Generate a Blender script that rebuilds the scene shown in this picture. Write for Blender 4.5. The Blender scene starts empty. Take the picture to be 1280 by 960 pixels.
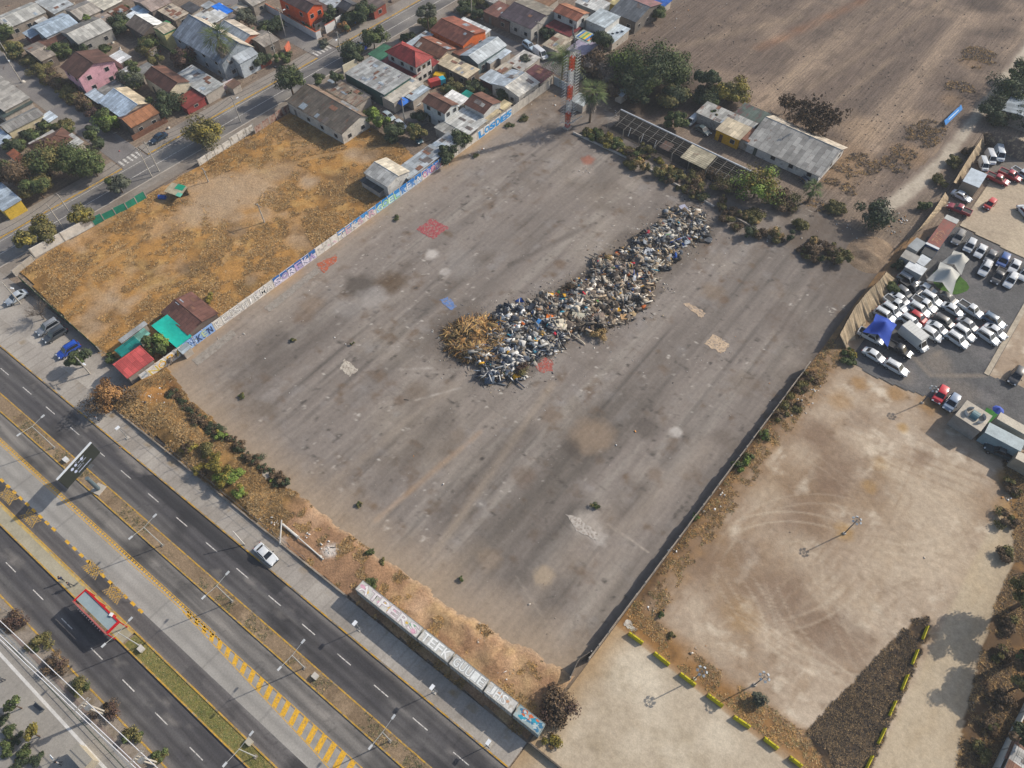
import bpy, math, random
import numpy as np
from mathutils import Vector, Matrix, Euler

# ------------------------------------------------------------------ camera, light, exposure
SC = bpy.context.scene
COL = SC.collection
CAM_H, PITCH, FPX = 108.0, 55.5, 887.0        # drone height, degrees below the horizon, focal length in px of a 1280 px wide frame
cd = bpy.data.cameras.new("Camera")
cam = bpy.data.objects.new("Camera", cd)
COL.objects.link(cam)
cam.location = (0, 0, CAM_H)
cam.rotation_euler = (math.radians(90 - PITCH), 0, math.radians(40))
cd.sensor_width = 36.0
cd.lens = 36.0 * FPX / 1280.0
cd.clip_end = 4000
SC.camera = cam
SUN_EL = 33.0
SHX, SHY = -0.438, -0.899                      # heading of the shadows on the ground
W = bpy.data.worlds.new("World")
SC.world = W
W.use_nodes = True
wn = W.node_tree
bg = wn.nodes.get("Background") or wn.nodes.new("ShaderNodeBackground")
sky = wn.nodes.new("ShaderNodeTexSky")
sky.sky_type = 'NISHITA'
sky.sun_disc = False
sky.sun_elevation = math.radians(SUN_EL)
sky.sun_rotation = math.atan2(-SHX, -SHY)
sky.dust_density = 2.0
bg.inputs[1].default_value = 0.13
wn.links.new(sky.outputs[0], bg.inputs[0])
sl = bpy.data.lights.new("Sun", 'SUN')
sl.energy = 4.4
sl.angle = math.radians(0.6)
sl.color = (1.0, 0.925, 0.82)
sun = bpy.data.objects.new("Sun", sl)
COL.objects.link(sun)
ce = math.cos(math.radians(SUN_EL))
sun.rotation_euler = Vector((SHX * ce, SHY * ce, -math.sin(math.radians(SUN_EL)))).to_track_quat('-Z', 'Y').to_euler()
SC.view_settings.view_transform = 'Standard'
SC.view_settings.look = 'None'
SC.view_settings.gamma = 1
SC.view_settings.exposure = 0.12
SC.cycles.max_bounces = 5
SC.cycles.diffuse_bounces = 2
SC.cycles.glossy_bounces = 2
SC.cycles.transparent_max_bounces = 6

# ------------------------------------------------------------------ small helpers
R = random.Random(7)
RN = np.random.RandomState(11)
_a = math.radians(40)
_cp, _sp = math.cos(math.radians(PITCH)), math.sin(math.radians(PITCH))
_FW = np.array([-math.sin(_a) * _cp, math.cos(_a) * _cp, -_sp])
_UP = np.array([-math.sin(_a) * _sp, math.cos(_a) * _sp, _cp])
_RT = np.array([math.cos(_a), math.sin(_a), 0.0])

def Q(px, py, z=0.0):
    """survey point: where the line of sight through a point of the 1280 x 960 photograph meets height z"""
    d = _FW + _RT * ((px - 640) / FPX) + _UP * ((480 - py) / FPX)
    t = (z - CAM_H) / d[2]
    return Vector((d[0] * t, d[1] * t, z))

def mpp(px, py):
    """metres per photograph pixel on the ground there"""
    d = _FW + _RT * ((px - 640) / FPX) + _UP * ((480 - py) / FPX)
    return CAM_H / -d[2] / FPX

def tile(x0, y0, k):
    return lambda x, y: (x0 + x / k, y0 + y / k)

def A(X, T, z=0.0):
    """a point of the avenue: X along, T across (the avenue runs 3.8 degrees off the plot grid)"""
    return Vector((X, T + 0.066 * (X + 60), z))
AV = math.atan(0.066)

def lin(c):
    return c / 12.92 if c <= 0.04045 else ((c + 0.055) / 1.055) ** 2.4

def C(h, k=1.0):
    if not isinstance(h, str):
        return tuple(v * k for v in h[:3])
    h = h.lstrip('#')
    return tuple(lin(int(h[i:i + 2], 16) / 255) * k for i in (0, 2, 4))

def vn(x, y, s, seed):
    x = np.asarray(x, float) / s; y = np.asarray(y, float) / s
    xi = np.floor(x).astype(np.int64); yi = np.floor(y).astype(np.int64)
    fx = x - xi; fy = y - yi
    fx = fx * fx * (3 - 2 * fx); fy = fy * fy * (3 - 2 * fy)
    def h(a, b):
        n = (a * 374761393 + b * 668265263 + seed * 1442695041) & 0xffffffff
        n = ((n ^ (n >> 13)) * 1274126177) & 0xffffffff
        return ((n ^ (n >> 16)) & 0xffff) / 65535.0
    return (h(xi, yi) * (1 - fx) + h(xi + 1, yi) * fx) * (1 - fy) + (h(xi, yi + 1) * (1 - fx) + h(xi + 1, yi + 1) * fx) * fy

def fbm(x, y, s, seed, o=4):
    t = 0; a = 0.5; n = 0
    for k in range(o):
        t = t + a * vn(x, y, s / 2 ** k, seed + k * 17); n += a; a *= 0.55
    return t / n

def inpoly(x, y, poly):
    c = np.zeros(np.shape(x), bool)
    n = len(poly)
    for i in range(n):
        x0, y0 = poly[i][:2]; x1, y1 = poly[i - 1][:2]
        if y0 == y1: continue
        m = ((y0 > y) != (y1 > y)) & (x < (x1 - x0) * (y - y0) / (y1 - y0) + x0)
        c ^= m
    return c

def polydist(x, y, pts):
    """distance to a polyline"""
    best = np.full(np.shape(x), 1e9)
    for a, b in zip(pts[:-1], pts[1:]):
        dx, dy = b[0] - a[0], b[1] - a[1]
        t = np.clip(((x - a[0]) * dx + (y - a[1]) * dy) / max(dx * dx + dy * dy, 1e-9), 0, 1)
        best = np.minimum(best, np.hypot(x - a[0] - t * dx, y - a[1] - t * dy))
    return best

def tag(o, label=None, cat=None, group=None, kind=None):
    if label: o["label"] = label
    if cat: o["category"] = cat
    if group: o["group"] = group
    if kind: o["kind"] = kind
    return o

def thing(name, label, cat, loc=(0, 0, 0), rz=0.0, group=None):
    o = bpy.data.objects.new(name, None)
    o.empty_display_size = 0.3
    COL.objects.link(o)
    o.location = loc
    o.rotation_euler = (0, 0, rz)
    return tag(o, label, cat, group)

def copy_thing(root, loc, rz=None, label=None, group=None):
    c = root.copy(); COL.objects.link(c)
    c.location = loc
    if rz is not None: c.rotation_euler = (0, 0, rz)
    if label: c["label"] = label
    if group: c["group"] = group
    def rec(src, dst):
        for ch in KIDS.get(src.name, []):
            d = ch.copy(); COL.objects.link(d); d.parent = dst
            KIDS.setdefault(dst.name, []).append(d)
            rec(ch, d)
    rec(root, c)
    return c
KIDS = {}

# ------------------------------------------------------------------ materials
MATS = {}
def _nodes(name):
    m = bpy.data.materials.new(name)
    m.use_nodes = True
    nt = m.node_tree
    b = nt.nodes["Principled BSDF"]
    return m, nt, b

def _noise(nt, vec, scale, detail=4, rough=0.6):
    n = nt.nodes.new("ShaderNodeTexNoise")
    n.inputs["Scale"].default_value = scale
    n.inputs["Detail"].default_value = detail
    n.inputs["Roughness"].default_value = rough
    nt.links.new(vec, n.inputs["Vector"])
    return n.outputs["Fac"]

def _map(nt, fac, lo, hi, a=0.3, b=0.7):
    m = nt.nodes.new("ShaderNodeMapRange")
    m.inputs[1].default_value = a; m.inputs[2].default_value = b
    m.inputs[3].default_value = lo; m.inputs[4].default_value = hi
    nt.links.new(fac, m.inputs[0])
    return m.outputs[0]

def _mul(nt, col, fac):
    v = nt.nodes.new("ShaderNodeVectorMath"); v.operation = 'SCALE'
    nt.links.new(col, v.inputs[0]); nt.links.new(fac, v.inputs["Scale"])
    return v.outputs[0]

def _mix(nt, fac, a, b):
    m = nt.nodes.new("ShaderNodeMix"); m.data_type = 'RGBA'
    for s, v in ((m.inputs[0], fac), (m.inputs[6], a), (m.inputs[7], b)):
        if isinstance(v, (tuple, list)): s.default_value = (*v[:3], 1)
        elif isinstance(v, (int, float)): s.default_value = v
        else: nt.links.new(v, s)
    return m.outputs[2]

def M(col, rough=0.8, var=0.25, scale=0.8, fine=5.0, metal=0.0, spec=0.3, bump=0.0, stain=None, stain_amt=0.0):
    """a plain weathered surface; stain = a second colour that comes up in blotches"""
    key = ('M', str(col), rough, var, scale, fine, metal, spec, bump, str(stain), stain_amt)
    if key in MATS: return MATS[key]
    m, nt, b = _nodes("surface_%d" % len(MATS))
    g = nt.nodes.new("ShaderNodeNewGeometry")
    pos = g.outputs["Position"]
    rgb = nt.nodes.new("ShaderNodeRGB"); rgb.outputs[0].default_value = (*C(col), 1)
    c = rgb.outputs[0]
    if stain_amt > 0:
        f = _map(nt, _noise(nt, pos, scale * 1.7, 5, 0.65), 0, 1, 0.62 - 0.25 * stain_amt, 0.72 - 0.2 * stain_amt)
        c = _mix(nt, f, c, C(stain))
    if var > 0:
        c = _mul(nt, c, _map(nt, _noise(nt, pos, scale), 1 - var, 1 + var))
        c = _mul(nt, c, _map(nt, _noise(nt, pos, fine, 3), 1 - var * 0.7, 1 + var * 0.7))
    nt.links.new(c, b.inputs["Base Color"])
    b.inputs["Roughness"].default_value = rough
    b.inputs["Metallic"].default_value = metal
    b.inputs["Specular IOR Level"].default_value = spec
    if bump > 0:
        bm = nt.nodes.new("ShaderNodeBump"); bm.inputs["Strength"].default_value = bump; bm.inputs["Distance"].default_value = 0.1
        nt.links.new(_noise(nt, pos, fine * 1.5, 4), bm.inputs["Height"])
        nt.links.new(bm.outputs[0], b.inputs["Normal"])
    MATS[key] = m
    return m

def ROOF(col, axis='x', rough=0.65, rust=0.15, sheet=1.0, metal=0.0, rustcol='#6b4534', contrast=0.3):
    """corrugated sheets: each sheet of its own tint, seams, ribs, rust blotches; axis = direction of the ridge"""
    key = ('R', str(col), axis, rough, rust, sheet, metal, rustcol, contrast)
    if key in MATS: return MATS[key]
    m, nt, b = _nodes("roof_sheets_%d" % len(MATS))
    g = nt.nodes.new("ShaderNodeNewGeometry")
    mp = nt.nodes.new("ShaderNodeMapping")
    nt.links.new(g.outputs["Position"], mp.inputs[0])
    if axis == 'x': mp.inputs["Rotation"].default_value = (0, 0, math.radians(90))
    br = nt.nodes.new("ShaderNodeTexBrick")
    br.offset = 0.37
    c0 = C(col)
    br.inputs["Color1"].default_value = (*[v * (1 - contrast) for v in c0], 1)
    br.inputs["Color2"].default_value = (*[v * (1 + contrast) for v in c0], 1)
    br.inputs["Mortar"].default_value = (*[v * 0.5 for v in c0], 1)
    br.inputs["Scale"].default_value = 1.0
    br.inputs["Mortar Size"].default_value = 0.03
    br.inputs["Brick Width"].default_value = 2.6
    br.inputs["Row Height"].default_value = sheet
    nt.links.new(mp.outputs[0], br.inputs["Vector"])
    c = br.outputs["Color"]
    if rust > 0:
        st = nt.nodes.new("ShaderNodeMapping"); st.inputs["Scale"].default_value = (0.35, 1.2, 1) if axis == 'y' else (1.2, 0.35, 1)
        nt.links.new(g.outputs["Position"], st.inputs[0])
        f = _map(nt, _noise(nt, st.outputs[0], 0.9, 6, 0.7), 0, 0.9, 0.66 - 0.32 * rust, 0.74 - 0.25 * rust)
        c = _mix(nt, f, c, C(rustcol))
    c = _mul(nt, c, _map(nt, _noise(nt, g.outputs["Position"], 0.5, 5), 0.72, 1.22))
    c = _mul(nt, c, _map(nt, _noise(nt, g.outputs["Position"], 6, 3), 0.85, 1.15))
    wv = nt.nodes.new("ShaderNodeTexWave"); wv.inputs["Scale"].default_value = 1.15; wv.bands_direction = 'Y'
    wv.inputs["Distortion"].default_value = 0.3
    nt.links.new(mp.outputs[0], wv.inputs["Vector"])
    bm = nt.nodes.new("ShaderNodeBump"); bm.inputs["Strength"].default_value = 0.35; bm.inputs["Distance"].default_value = 0.05
    nt.links.new(wv.outputs["Fac"], bm.inputs["Height"]); nt.links.new(bm.outputs[0], b.inputs["Normal"])
    nt.links.new(c, b.inputs["Base Color"])
    b.inputs["Roughness"].default_value = rough
    b.inputs["Metallic"].default_value = metal
    b.inputs["Specular IOR Level"].default_value = 0.3
    MATS[key] = m
    return m

def VC(name="painted_ground", rough=0.95, fine=2.2, var=0.22, stretch=None, bump=0.25, spec=0.15, grit=9.0):
    """surface whose large patches come from the mesh's own colour layer, broken up by procedural grain"""
    key = ('V', name, rough, fine, var, stretch, bump, grit)
    if key in MATS: return MATS[key]
    m, nt, b = _nodes(name)
    at = nt.nodes.new("ShaderNodeAttribute"); at.attribute_name = "Col"
    g = nt.nodes.new("ShaderNodeNewGeometry")
    pos = g.outputs["Position"]
    c = at.outputs["Color"]
    c = _mul(nt, c, _map(nt, _noise(nt, pos, fine, 5, 0.65), 1 - var, 1 + var))
    c = _mul(nt, c, _map(nt, _noise(nt, pos, grit, 3, 0.7), 1 - var, 1 + var))
    if stretch:
        mp = nt.nodes.new("ShaderNodeMapping"); mp.inputs["Scale"].default_value = stretch
        mp.inputs["Rotation"].default_value = (0, 0, 0)
        nt.links.new(pos, mp.inputs[0])
        c = _mul(nt, c, _map(nt, _noise(nt, mp.outputs[0], 1.0, 5, 0.6), 1 - var * 0.9, 1 + var * 0.9))
    nt.links.new(c, b.inputs["Base Color"])
    b.inputs["Roughness"].default_value = rough
    b.inputs["Specular IOR Level"].default_value = spec
    if bump:
        bm = nt.nodes.new("ShaderNodeBump"); bm.inputs["Strength"].default_value = bump; bm.inputs["Distance"].default_value = 0.15
        nt.links.new(_noise(nt, pos, fine * 1.6, 5, 0.7), bm.inputs["Height"])
        nt.links.new(bm.outputs[0], b.inputs["Normal"])
    MATS[key] = m
    return m

def LEAF():
    key = 'leaf'
    if key in MATS: return MATS[key]
    m, nt, b = _nodes("foliage")
    at = nt.nodes.new("ShaderNodeAttribute"); at.attribute_name = "Col"
    nt.links.new(at.outputs["Color"], b.inputs["Base Color"])
    b.inputs["Roughness"].default_value = 0.75
    b.inputs["Specular IOR Level"].default_value = 0.2
    MATS[key] = m
    return m

def PAINT(col, rough=0.3, metal=0.0, coat=0.6):
    key = ('P', str(col), rough, metal, coat)
    if key in MATS: return MATS[key]
    m, nt, b = _nodes("car_paint_%d" % len(MATS))
    g = nt.nodes.new("ShaderNodeNewGeometry")
    rgb = nt.nodes.new("ShaderNodeRGB"); rgb.outputs[0].default_value = (*C(col), 1)
    c = _mul(nt, rgb.outputs[0], _map(nt, _noise(nt, g.outputs["Position"], 1.2, 3), 0.86, 1.08))
    nt.links.new(c, b.inputs["Base Color"])
    b.inputs["Roughness"].default_value = rough
    b.inputs["Metallic"].default_value = metal
    b.inputs["Coat Weight"].default_value = coat
    b.inputs["Coat Roughness"].default_value = 0.12
    MATS[key] = m
    return m

# ------------------------------------------------------------------ mesh builders
class MB:
    def __init__(s): s.v = []; s.f = []; s.m = []
    def add(s, vs, fs, m=0):
        o = len(s.v)
        s.v += [tuple(p) for p in vs]
        s.f += [tuple(i + o for i in f) for f in fs]
        s.m += [m] * len(fs)
        return s
    def box(s, x0, x1, y0, y1, z0, z1, m=0):
        return s.add([(x0, y0, z0), (x1, y0, z0), (x1, y1, z0), (x0, y1, z0), (x0, y0, z1), (x1, y0, z1), (x1, y1, z1), (x0, y1, z1)],
                     [(3, 2, 1, 0), (4, 5, 6, 7), (0, 1, 5, 4), (1, 2, 6, 5), (2, 3, 7, 6), (3, 0, 4, 7)], m)
    def obox(s, c, size, rz=0.0, m=0, rx=0.0, ry=0.0):
        mt = Matrix.Translation(c) @ Euler((rx, ry, rz)).to_matrix().to_4x4()
        a, b, d = (v / 2 for v in size)
        vs = [mt @ Vector(p) for p in ((-a, -b, -d), (a, -b, -d), (a, b, -d), (-a, b, -d), (-a, -b, d), (a, -b, d), (a, b, d), (-a, b, d))]
        return s.add(vs, [(3, 2, 1, 0), (4, 5, 6, 7), (0, 1, 5, 4), (1, 2, 6, 5), (2, 3, 7, 6), (3, 0, 4, 7)], m)
    def tube(s, p, q, r0, r1=None, n=6, m=0, caps=True):
        p, q = Vector(p), Vector(q)
        r1 = r0 if r1 is None else r1
        d = (q - p)
        if d.length < 1e-6: return s
        t = d.normalized().orthogonal().normalized(); b = d.normalized().cross(t)
        vs = []
        for k, (c, r) in enumerate(((p, r0), (q, r1))):
            for i in range(n):
                a = 2 * math.pi * i / n
                vs.append(c + t * (r * math.cos(a)) + b * (r * math.sin(a)))
        fs = [(i, (i + 1) % n, n + (i + 1) % n, n + i) for i in range(n)]
        if caps: fs += [tuple(range(n))[::-1], tuple(range(n, 2 * n))]
        return s.add(vs, fs, m)
    def path(s, pts, r, n=5, m=0):
        for a, b in zip(pts[:-1], pts[1:]): s.tube(a, b, r, r, n, m)
        return s
    def quad(s, a, b, c, d, m=0): return s.add([a, b, c, d], [(0, 1, 2, 3)], m)
    def slab(s, a, b, c, d, t, m=0):
        """a quad with thickness t downwards along z"""
        vs = [Vector(p) for p in (a, b, c, d)]
        lo = [v - Vector((0, 0, t)) for v in vs]
        return s.add(lo + vs, [(3, 2, 1, 0), (4, 5, 6, 7), (0, 1, 5, 4), (1, 2, 6, 5), (2, 3, 7, 6), (3, 0, 4, 7)], m)
    def prism(s, poly, z0, z1, m=0):
        n = len(poly)
        vs = [(p[0], p[1], z0) for p in poly] + [(p[0], p[1], z1) for p in poly]
        fs = [tuple(range(n))[::-1], tuple(range(n, 2 * n))] + [(i, (i + 1) % n, n + (i + 1) % n, n + i) for i in range(n)]
        return s.add(vs, fs, m)
    def mesh(s, name, mats, smooth=False):
        me = bpy.data.meshes.new(name)
        me.from_pydata(s.v, [], s.f)
        if not isinstance(mats, (list, tuple)): mats = [mats]
        for m in mats: me.materials.append(m)
        if len(mats) > 1: me.polygons.foreach_set("material_index", s.m)
        if smooth: me.polygons.foreach_set("use_smooth", [True] * len(me.polygons))
        me.validate()
        me.update()
        return me
    def build(s, name, mats, parent=None, smooth=False, label=None):
        return link(name, s.mesh(name, mats, smooth), parent, label)

def link(name, me, parent=None, label=None):
    o = bpy.data.objects.new(name, me)
    COL.objects.link(o)
    if parent is not None:
        o.parent = parent
        KIDS.setdefault(parent.name, []).append(o)
    if label: o["label"] = label
    return o

def quick(name, verts, faces, cols=None, mats=None, parent=None, smooth=False, mi=None):
    """numpy arrays -> mesh object; faces n x 3 or n x 4; cols one rgb per vertex"""
    me = bpy.data.meshes.new(name)
    verts = np.asarray(verts, np.float32); faces = np.asarray(faces, np.int32)
    nf, k = faces.shape
    me.vertices.add(len(verts)); me.vertices.foreach_set("co", verts.ravel())
    me.loops.add(nf * k); me.loops.foreach_set("vertex_index", faces.ravel())
    me.polygons.add(nf)
    me.polygons.foreach_set("loop_start", np.arange(0, nf * k, k, dtype=np.int32))
    try: me.polygons.foreach_set("loop_total", np.full(nf, k, np.int32))
    except Exception: pass
    if smooth: me.polygons.foreach_set("use_smooth", np.ones(nf, bool))
    if mi is not None: me.polygons.foreach_set("material_index", np.asarray(mi, np.int32))
    me.update(calc_edges=True)
    if cols is not None:
        at = me.color_attributes.new("Col", 'FLOAT_COLOR', 'POINT')
        c4 = np.ones((len(verts), 4), np.float32); c4[:, :3] = cols
        at.data.foreach_set("color", c4.ravel())
    for m in (mats if isinstance(mats, (list, tuple)) else [mats]):
        if m: me.materials.append(m)
    return link(name, me, parent)

def grid(x0, x1, y0, y1, res):
    nx = max(2, int(round((x1 - x0) / res)) + 1); ny = max(2, int(round((y1 - y0) / res)) + 1)
    X, Y = np.meshgrid(np.linspace(x0, x1, nx), np.linspace(y0, y1, ny))
    i = np.arange(nx * ny).reshape(ny, nx)
    F = np.stack([i[:-1, :-1], i[:-1, 1:], i[1:, 1:], i[1:, :-1]], -1).reshape(-1, 4)
    return X.ravel(), Y.ravel(), F

def blend(c, col, w):
    w = np.clip(w, 0, 1)[:, None]
    return c * (1 - w) + np.array(C(col))[None, :] * w

def spot(c, X, Y, px, py, rpx, col, k=1.0, soft=0.5, asp=1.0, rot=0.0, rough=0.5, seed=1):
    """a blotch of real stuff on the ground: at a surveyed point, radius in metres from the photo scale, ragged edge"""
    p = Q(px, py); r = rpx * mpp(px, py)
    dx, dy = X - p.x, Y - p.y
    ca, sa = math.cos(rot), math.sin(rot)
    u, v = (dx * ca + dy * sa) / asp, -dx * sa + dy * ca
    d = np.hypot(u, v) / r
    near = d < 2.2
    if not near.any(): return c
    d = d + rough * (fbm(X, Y, max(r * 0.5, 0.8), seed) - 0.5) * 1.6
    w = np.clip((1 - d) / max(soft, 0.02) + 0.5, 0, 1) * k
    return blend(c, col, w * near)

def cards(P, N, sw, sh, cols):
    """leaf faces: centres P, normals N, half sizes"""
    n = len(P)
    r = RN.normal(size=(n, 3))
    t = np.cross(N, r); t /= np.linalg.norm(t, axis=1)[:, None] + 1e-9
    b = np.cross(N, t); b /= np.linalg.norm(b, axis=1)[:, None] + 1e-9
    t *= np.asarray(sw).reshape(-1, 1); b *= np.asarray(sh).reshape(-1, 1)
    V = np.stack([P - t - b * 0.4, P + t * 0.5 - b, P + t + b * 0.4, P - t * 0.5 + b], 1).reshape(-1, 3)
    F = np.arange(n * 4).reshape(n, 4)
    return V, F, np.repeat(cols, 4, axis=0)

KINDS_OF_LEAF = {
    'green':  [(0.040, 0.060, 0.020), (0.060, 0.080, 0.026), (0.085, 0.098, 0.034)],
    'dark':   [(0.028, 0.042, 0.022), (0.040, 0.055, 0.026), (0.055, 0.066, 0.032)],
    'olive':  [(0.075, 0.075, 0.028), (0.105, 0.095, 0.032), (0.14, 0.115, 0.04)],
    'yellow': [(0.16, 0.125, 0.025), (0.20, 0.16, 0.03), (0.11, 0.105, 0.028)],
    'bright': [(0.12, 0.17, 0.03), (0.16, 0.21, 0.045), (0.09, 0.13, 0.03)],
    'grey':   [(0.07, 0.075, 0.05), (0.095, 0.10, 0.068), (0.055, 0.062, 0.045)],
    'brown':  [(0.09, 0.06, 0.035), (0.12, 0.08, 0.045), (0.07, 0.05, 0.032)],
    'maroon': [(0.06, 0.035, 0.028), (0.085, 0.05, 0.035), (0.045, 0.03, 0.026)],
    'rust':   [(0.20, 0.105, 0.04), (0.15, 0.08, 0.035), (0.26, 0.14, 0.05)],
    'straw':  [(0.30, 0.20, 0.085), (0.36, 0.25, 0.11), (0.22, 0.145, 0.06)],
    'bare':   [(0.14, 0.115, 0.095), (0.17, 0.14, 0.115), (0.10, 0.085, 0.07)],
}
def leafcols(kind, n):
    pal = np.array(KINDS_OF_LEAF[kind])
    return pal[RN.randint(0, len(pal), n)] * RN.uniform(0.75, 1.25, (n, 1)) * 1.3

def crown_mesh(name, c, rx, ry, rz, kind, n, leaf=0.3, parent=None, lobes=None, mix=None, fill=0.72):
    """leaf faces gathered in clumps through an uneven crown volume"""
    lobes = lobes or max(9, int(rx * 6)); leaf *= .66; n = int(n * 1.9)
    L = RN.normal(size=(lobes, 3)); L /= np.linalg.norm(L, axis=1)[:, None]
    L *= RN.uniform(0.2, fill + .22, (lobes, 1)); L[:, 2] *= .8
    lr = RN.uniform(0.16, 0.46, lobes)
    tone = RN.uniform(0.78, 1.2, lobes)
    k = RN.randint(0, lobes, n)
    d = RN.normal(size=(n, 3)); d /= np.linalg.norm(d, axis=1)[:, None]
    rad = RN.uniform(0.25, 1.25, (n, 1)) ** 0.6
    P = (L[k] + d * lr[k][:, None] * rad)
    N = d + L[k] * 0.5 + RN.normal(size=(n, 3)) * 0.45 + np.array([0, 0, 0.35])
    N /= np.linalg.norm(N, axis=1)[:, None]
    P = P * np.array([rx, ry, rz]) * 1.02 + np.array(c)
    P[:, 2] = np.maximum(P[:, 2], 0.05)
    s = leaf * RN.uniform(0.55, 1.25, n)
    col = leafcols(kind, n)
    if mix:
        w = (RN.uniform(0, 1, lobes) < mix[1])[k]
        col[w] = leafcols(mix[0], int(w.sum()))
    V, F, cc = cards(P, N, s, s * RN.uniform(0.6, 1.0, n), col * tone[k][:, None])
    return quick(name, V, F, cc, LEAF(), parent)

def text_mesh(txt, size, mat_, depth=0.0, offset=0.0, shear=0.0, sx=1.0):
    cu = bpy.data.curves.new("letters", 'FONT')
    cu.body = txt; cu.size = size; cu.offset = offset; cu.extrude = depth; cu.shear = shear
    cu.align_x = 'LEFT'
    cu.space_character = 0.95
    cu.resolution_u = 3
    ob = bpy.data.objects.new("letters", cu)
    COL.objects.link(ob)
    dg = bpy.context.evaluated_depsgraph_get()
    me = bpy.data.meshes.new_from_object(ob.evaluated_get(dg))
    bpy.data.objects.remove(ob); bpy.data.curves.remove(cu)
    me.materials.clear(); me.materials.append(mat_)
    xs = [v.co.x for v in me.vertices] or [0]
    w = max(xs) * sx
    if sx != 1.0:
        for v in me.vertices: v.co.x *= sx
    return me, w

# the air: a thin even haze over the whole quarter
hz = bpy.data.materials.new("haze"); hz.use_nodes = True
hn = hz.node_tree; hn.nodes.remove(hn.nodes["Principled BSDF"])
pv = hn.nodes.new("ShaderNodeVolumePrincipled")
pv.inputs["Color"].default_value = (0.86, 0.92, 1.0, 1)
pv.inputs["Density"].default_value = 0.00022
hn.links.new(pv.outputs[0], hn.nodes["Material Output"].inputs["Volume"])
hb = MB().box(-530, 340, -170, 650, -1.5, 118).build("haze", hz)
tag(hb, kind='stuff')
SC.cycles.volume_bounces = 0
# ------------------------------------------------------------------ the setting: ground, plots, roads
def sheet(name, x0, x1, y0, y1, res, z, colfn, zfn=None, poly=None, mat_=None, kind='structure', frame=None):
    X, Y, F = grid(x0, x1, y0, y1, res)
    if frame == 'A':
        T = Y; Y = T + 0.066 * (X + 60)
        c = colfn(X, T)
    else:
        c = colfn(X, Y)
    Z = np.full(X.shape, z) + (zfn(X, Y) if zfn else 0)
    V = np.stack([X, Y, Z], 1)
    if poly is not None:
        cx, cy = X[F].mean(1), Y[F].mean(1)
        F = F[inpoly(cx, cy, poly)]
        used = np.unique(F); mp = np.zeros(len(V), int); mp[used] = np.arange(len(used))
        V, c, F = V[used], c[used], mp[F]
    o = quick(name, V, F, c, mat_ or VC(), smooth=True)
    tag(o, kind=kind)
    return o

def base(X, col):
    return np.tile(np.array(C(col)), (len(X), 1))

# --- the ground under everything: town dirt, the ploughed field, verges
def c_ground(X, Y):
    c = base(X, '#75685c')
    c = blend(c, '#8b7a68', fbm(X, Y, 9, 3) * 1.6 - 0.6)
    c = blend(c, '#5c5348', fbm(X, Y, 5, 5) * 2 - 1.05)
    # ploughed field beyond the plot, streaked along the furrows
    f = np.clip((X + 99) / 3, 0, 1) * np.clip((-12.5 - X + 2 * (fbm(X, Y, 6, 8) - .5)) / 1.5, 0, 1) * np.clip((Y - 140) / 6, 0, 1)
    fc = base(X, '#6d5f54')
    fc = blend(fc, '#8f7d6b', fbm(X, Y * 0.10, 5.0, 21) * 3.0 - 1.35)
    fc = blend(fc, '#5d524a', fbm(X + 40, Y * 0.06, 7.0, 23) * 2.6 - 1.3)
    fc = blend(fc, '#9a8672', fbm(X, Y, 14, 29) * 2.6 - 1.5)
    fc = blend(fc, '#544a42', fbm(X, Y, 2.2, 31) * 1.9 - 0.95)
    for pa, pb, w_, k in (((840, 60), (1000, 20), 2.2, .6), ((1010, 110), (1180, 0), 1.6, .7), ((960, 120), (1050, 40), 1.2, .5), ((1040, 130), (1120, 70), .8, .8), ((985, 95), (1130, 0), .7, .7)):
        d = polydist(X, Y, [Q(*pa), Q(*pb)])
        fc = blend(fc, '#99866f', np.clip(1 - d / w_, 0, 1) * k * .5)
    d = polydist(X, Y, [Q(950, 60), Q(1080, 0)])
    fc = blend(fc, '#8a5c3a', np.clip(1.2 - d / 2.0, 0, 1) * .3 * fbm(X, Y, 3, 77) * 2)
    c = c * (1 - f[:, None]) + fc * f[:, None]
    # burnt verge beside the track
    for px, py, r, k in ((1225, 75, 24, .7), (1200, 110, 20, .7), (1165, 165, 22, .5), (1150, 170, 24, .6), (1120, 205, 26, .45), (1250, 40, 20, .5), (1230, 5, 24, .8)):
        c = spot(c, X, Y, px, py, r, '#463d38', k, .9, seed=int(px))
    for px, py, r, k in ((1045, 215, 30, .75), (1075, 205, 22, .6), (1130, 190, 18, .6), (1140, 195, 20, .7), (1190, 125, 14, .6), (1215, 78, 14, .6), (1060, 190, 26, .5)):
        c = spot(c, X, Y, px, py, r, '#8a6f50', k * .6, .9, seed=int(px) + 3)
    for px, py, r, k in ((1180, 190, 10, .6), (1075, 160, 26, .5), (1150, 150, 20, .35)):
        c = spot(c, X, Y, px, py, r, '#a18a70', k, .9, seed=int(px) + 5)
    # thicket litter behind the plot
    for px, py, r, k in ((745, 95, 30, .8), (830, 115, 45, .8), (890, 140, 30, .7), (800, 130, 30, .8)):
        c = spot(c, X, Y, px, py, r, '#3f352c', k, .8, seed=int(px) + 9)
    # south-west plaza side and far right verge stay dusty
    return c
sheet('ground', -520, 330, -160, 640, 1.15, -0.02, c_ground, mat_=VC('earth', var=.36, stretch=(2.4, 0.1, 1)))

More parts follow.
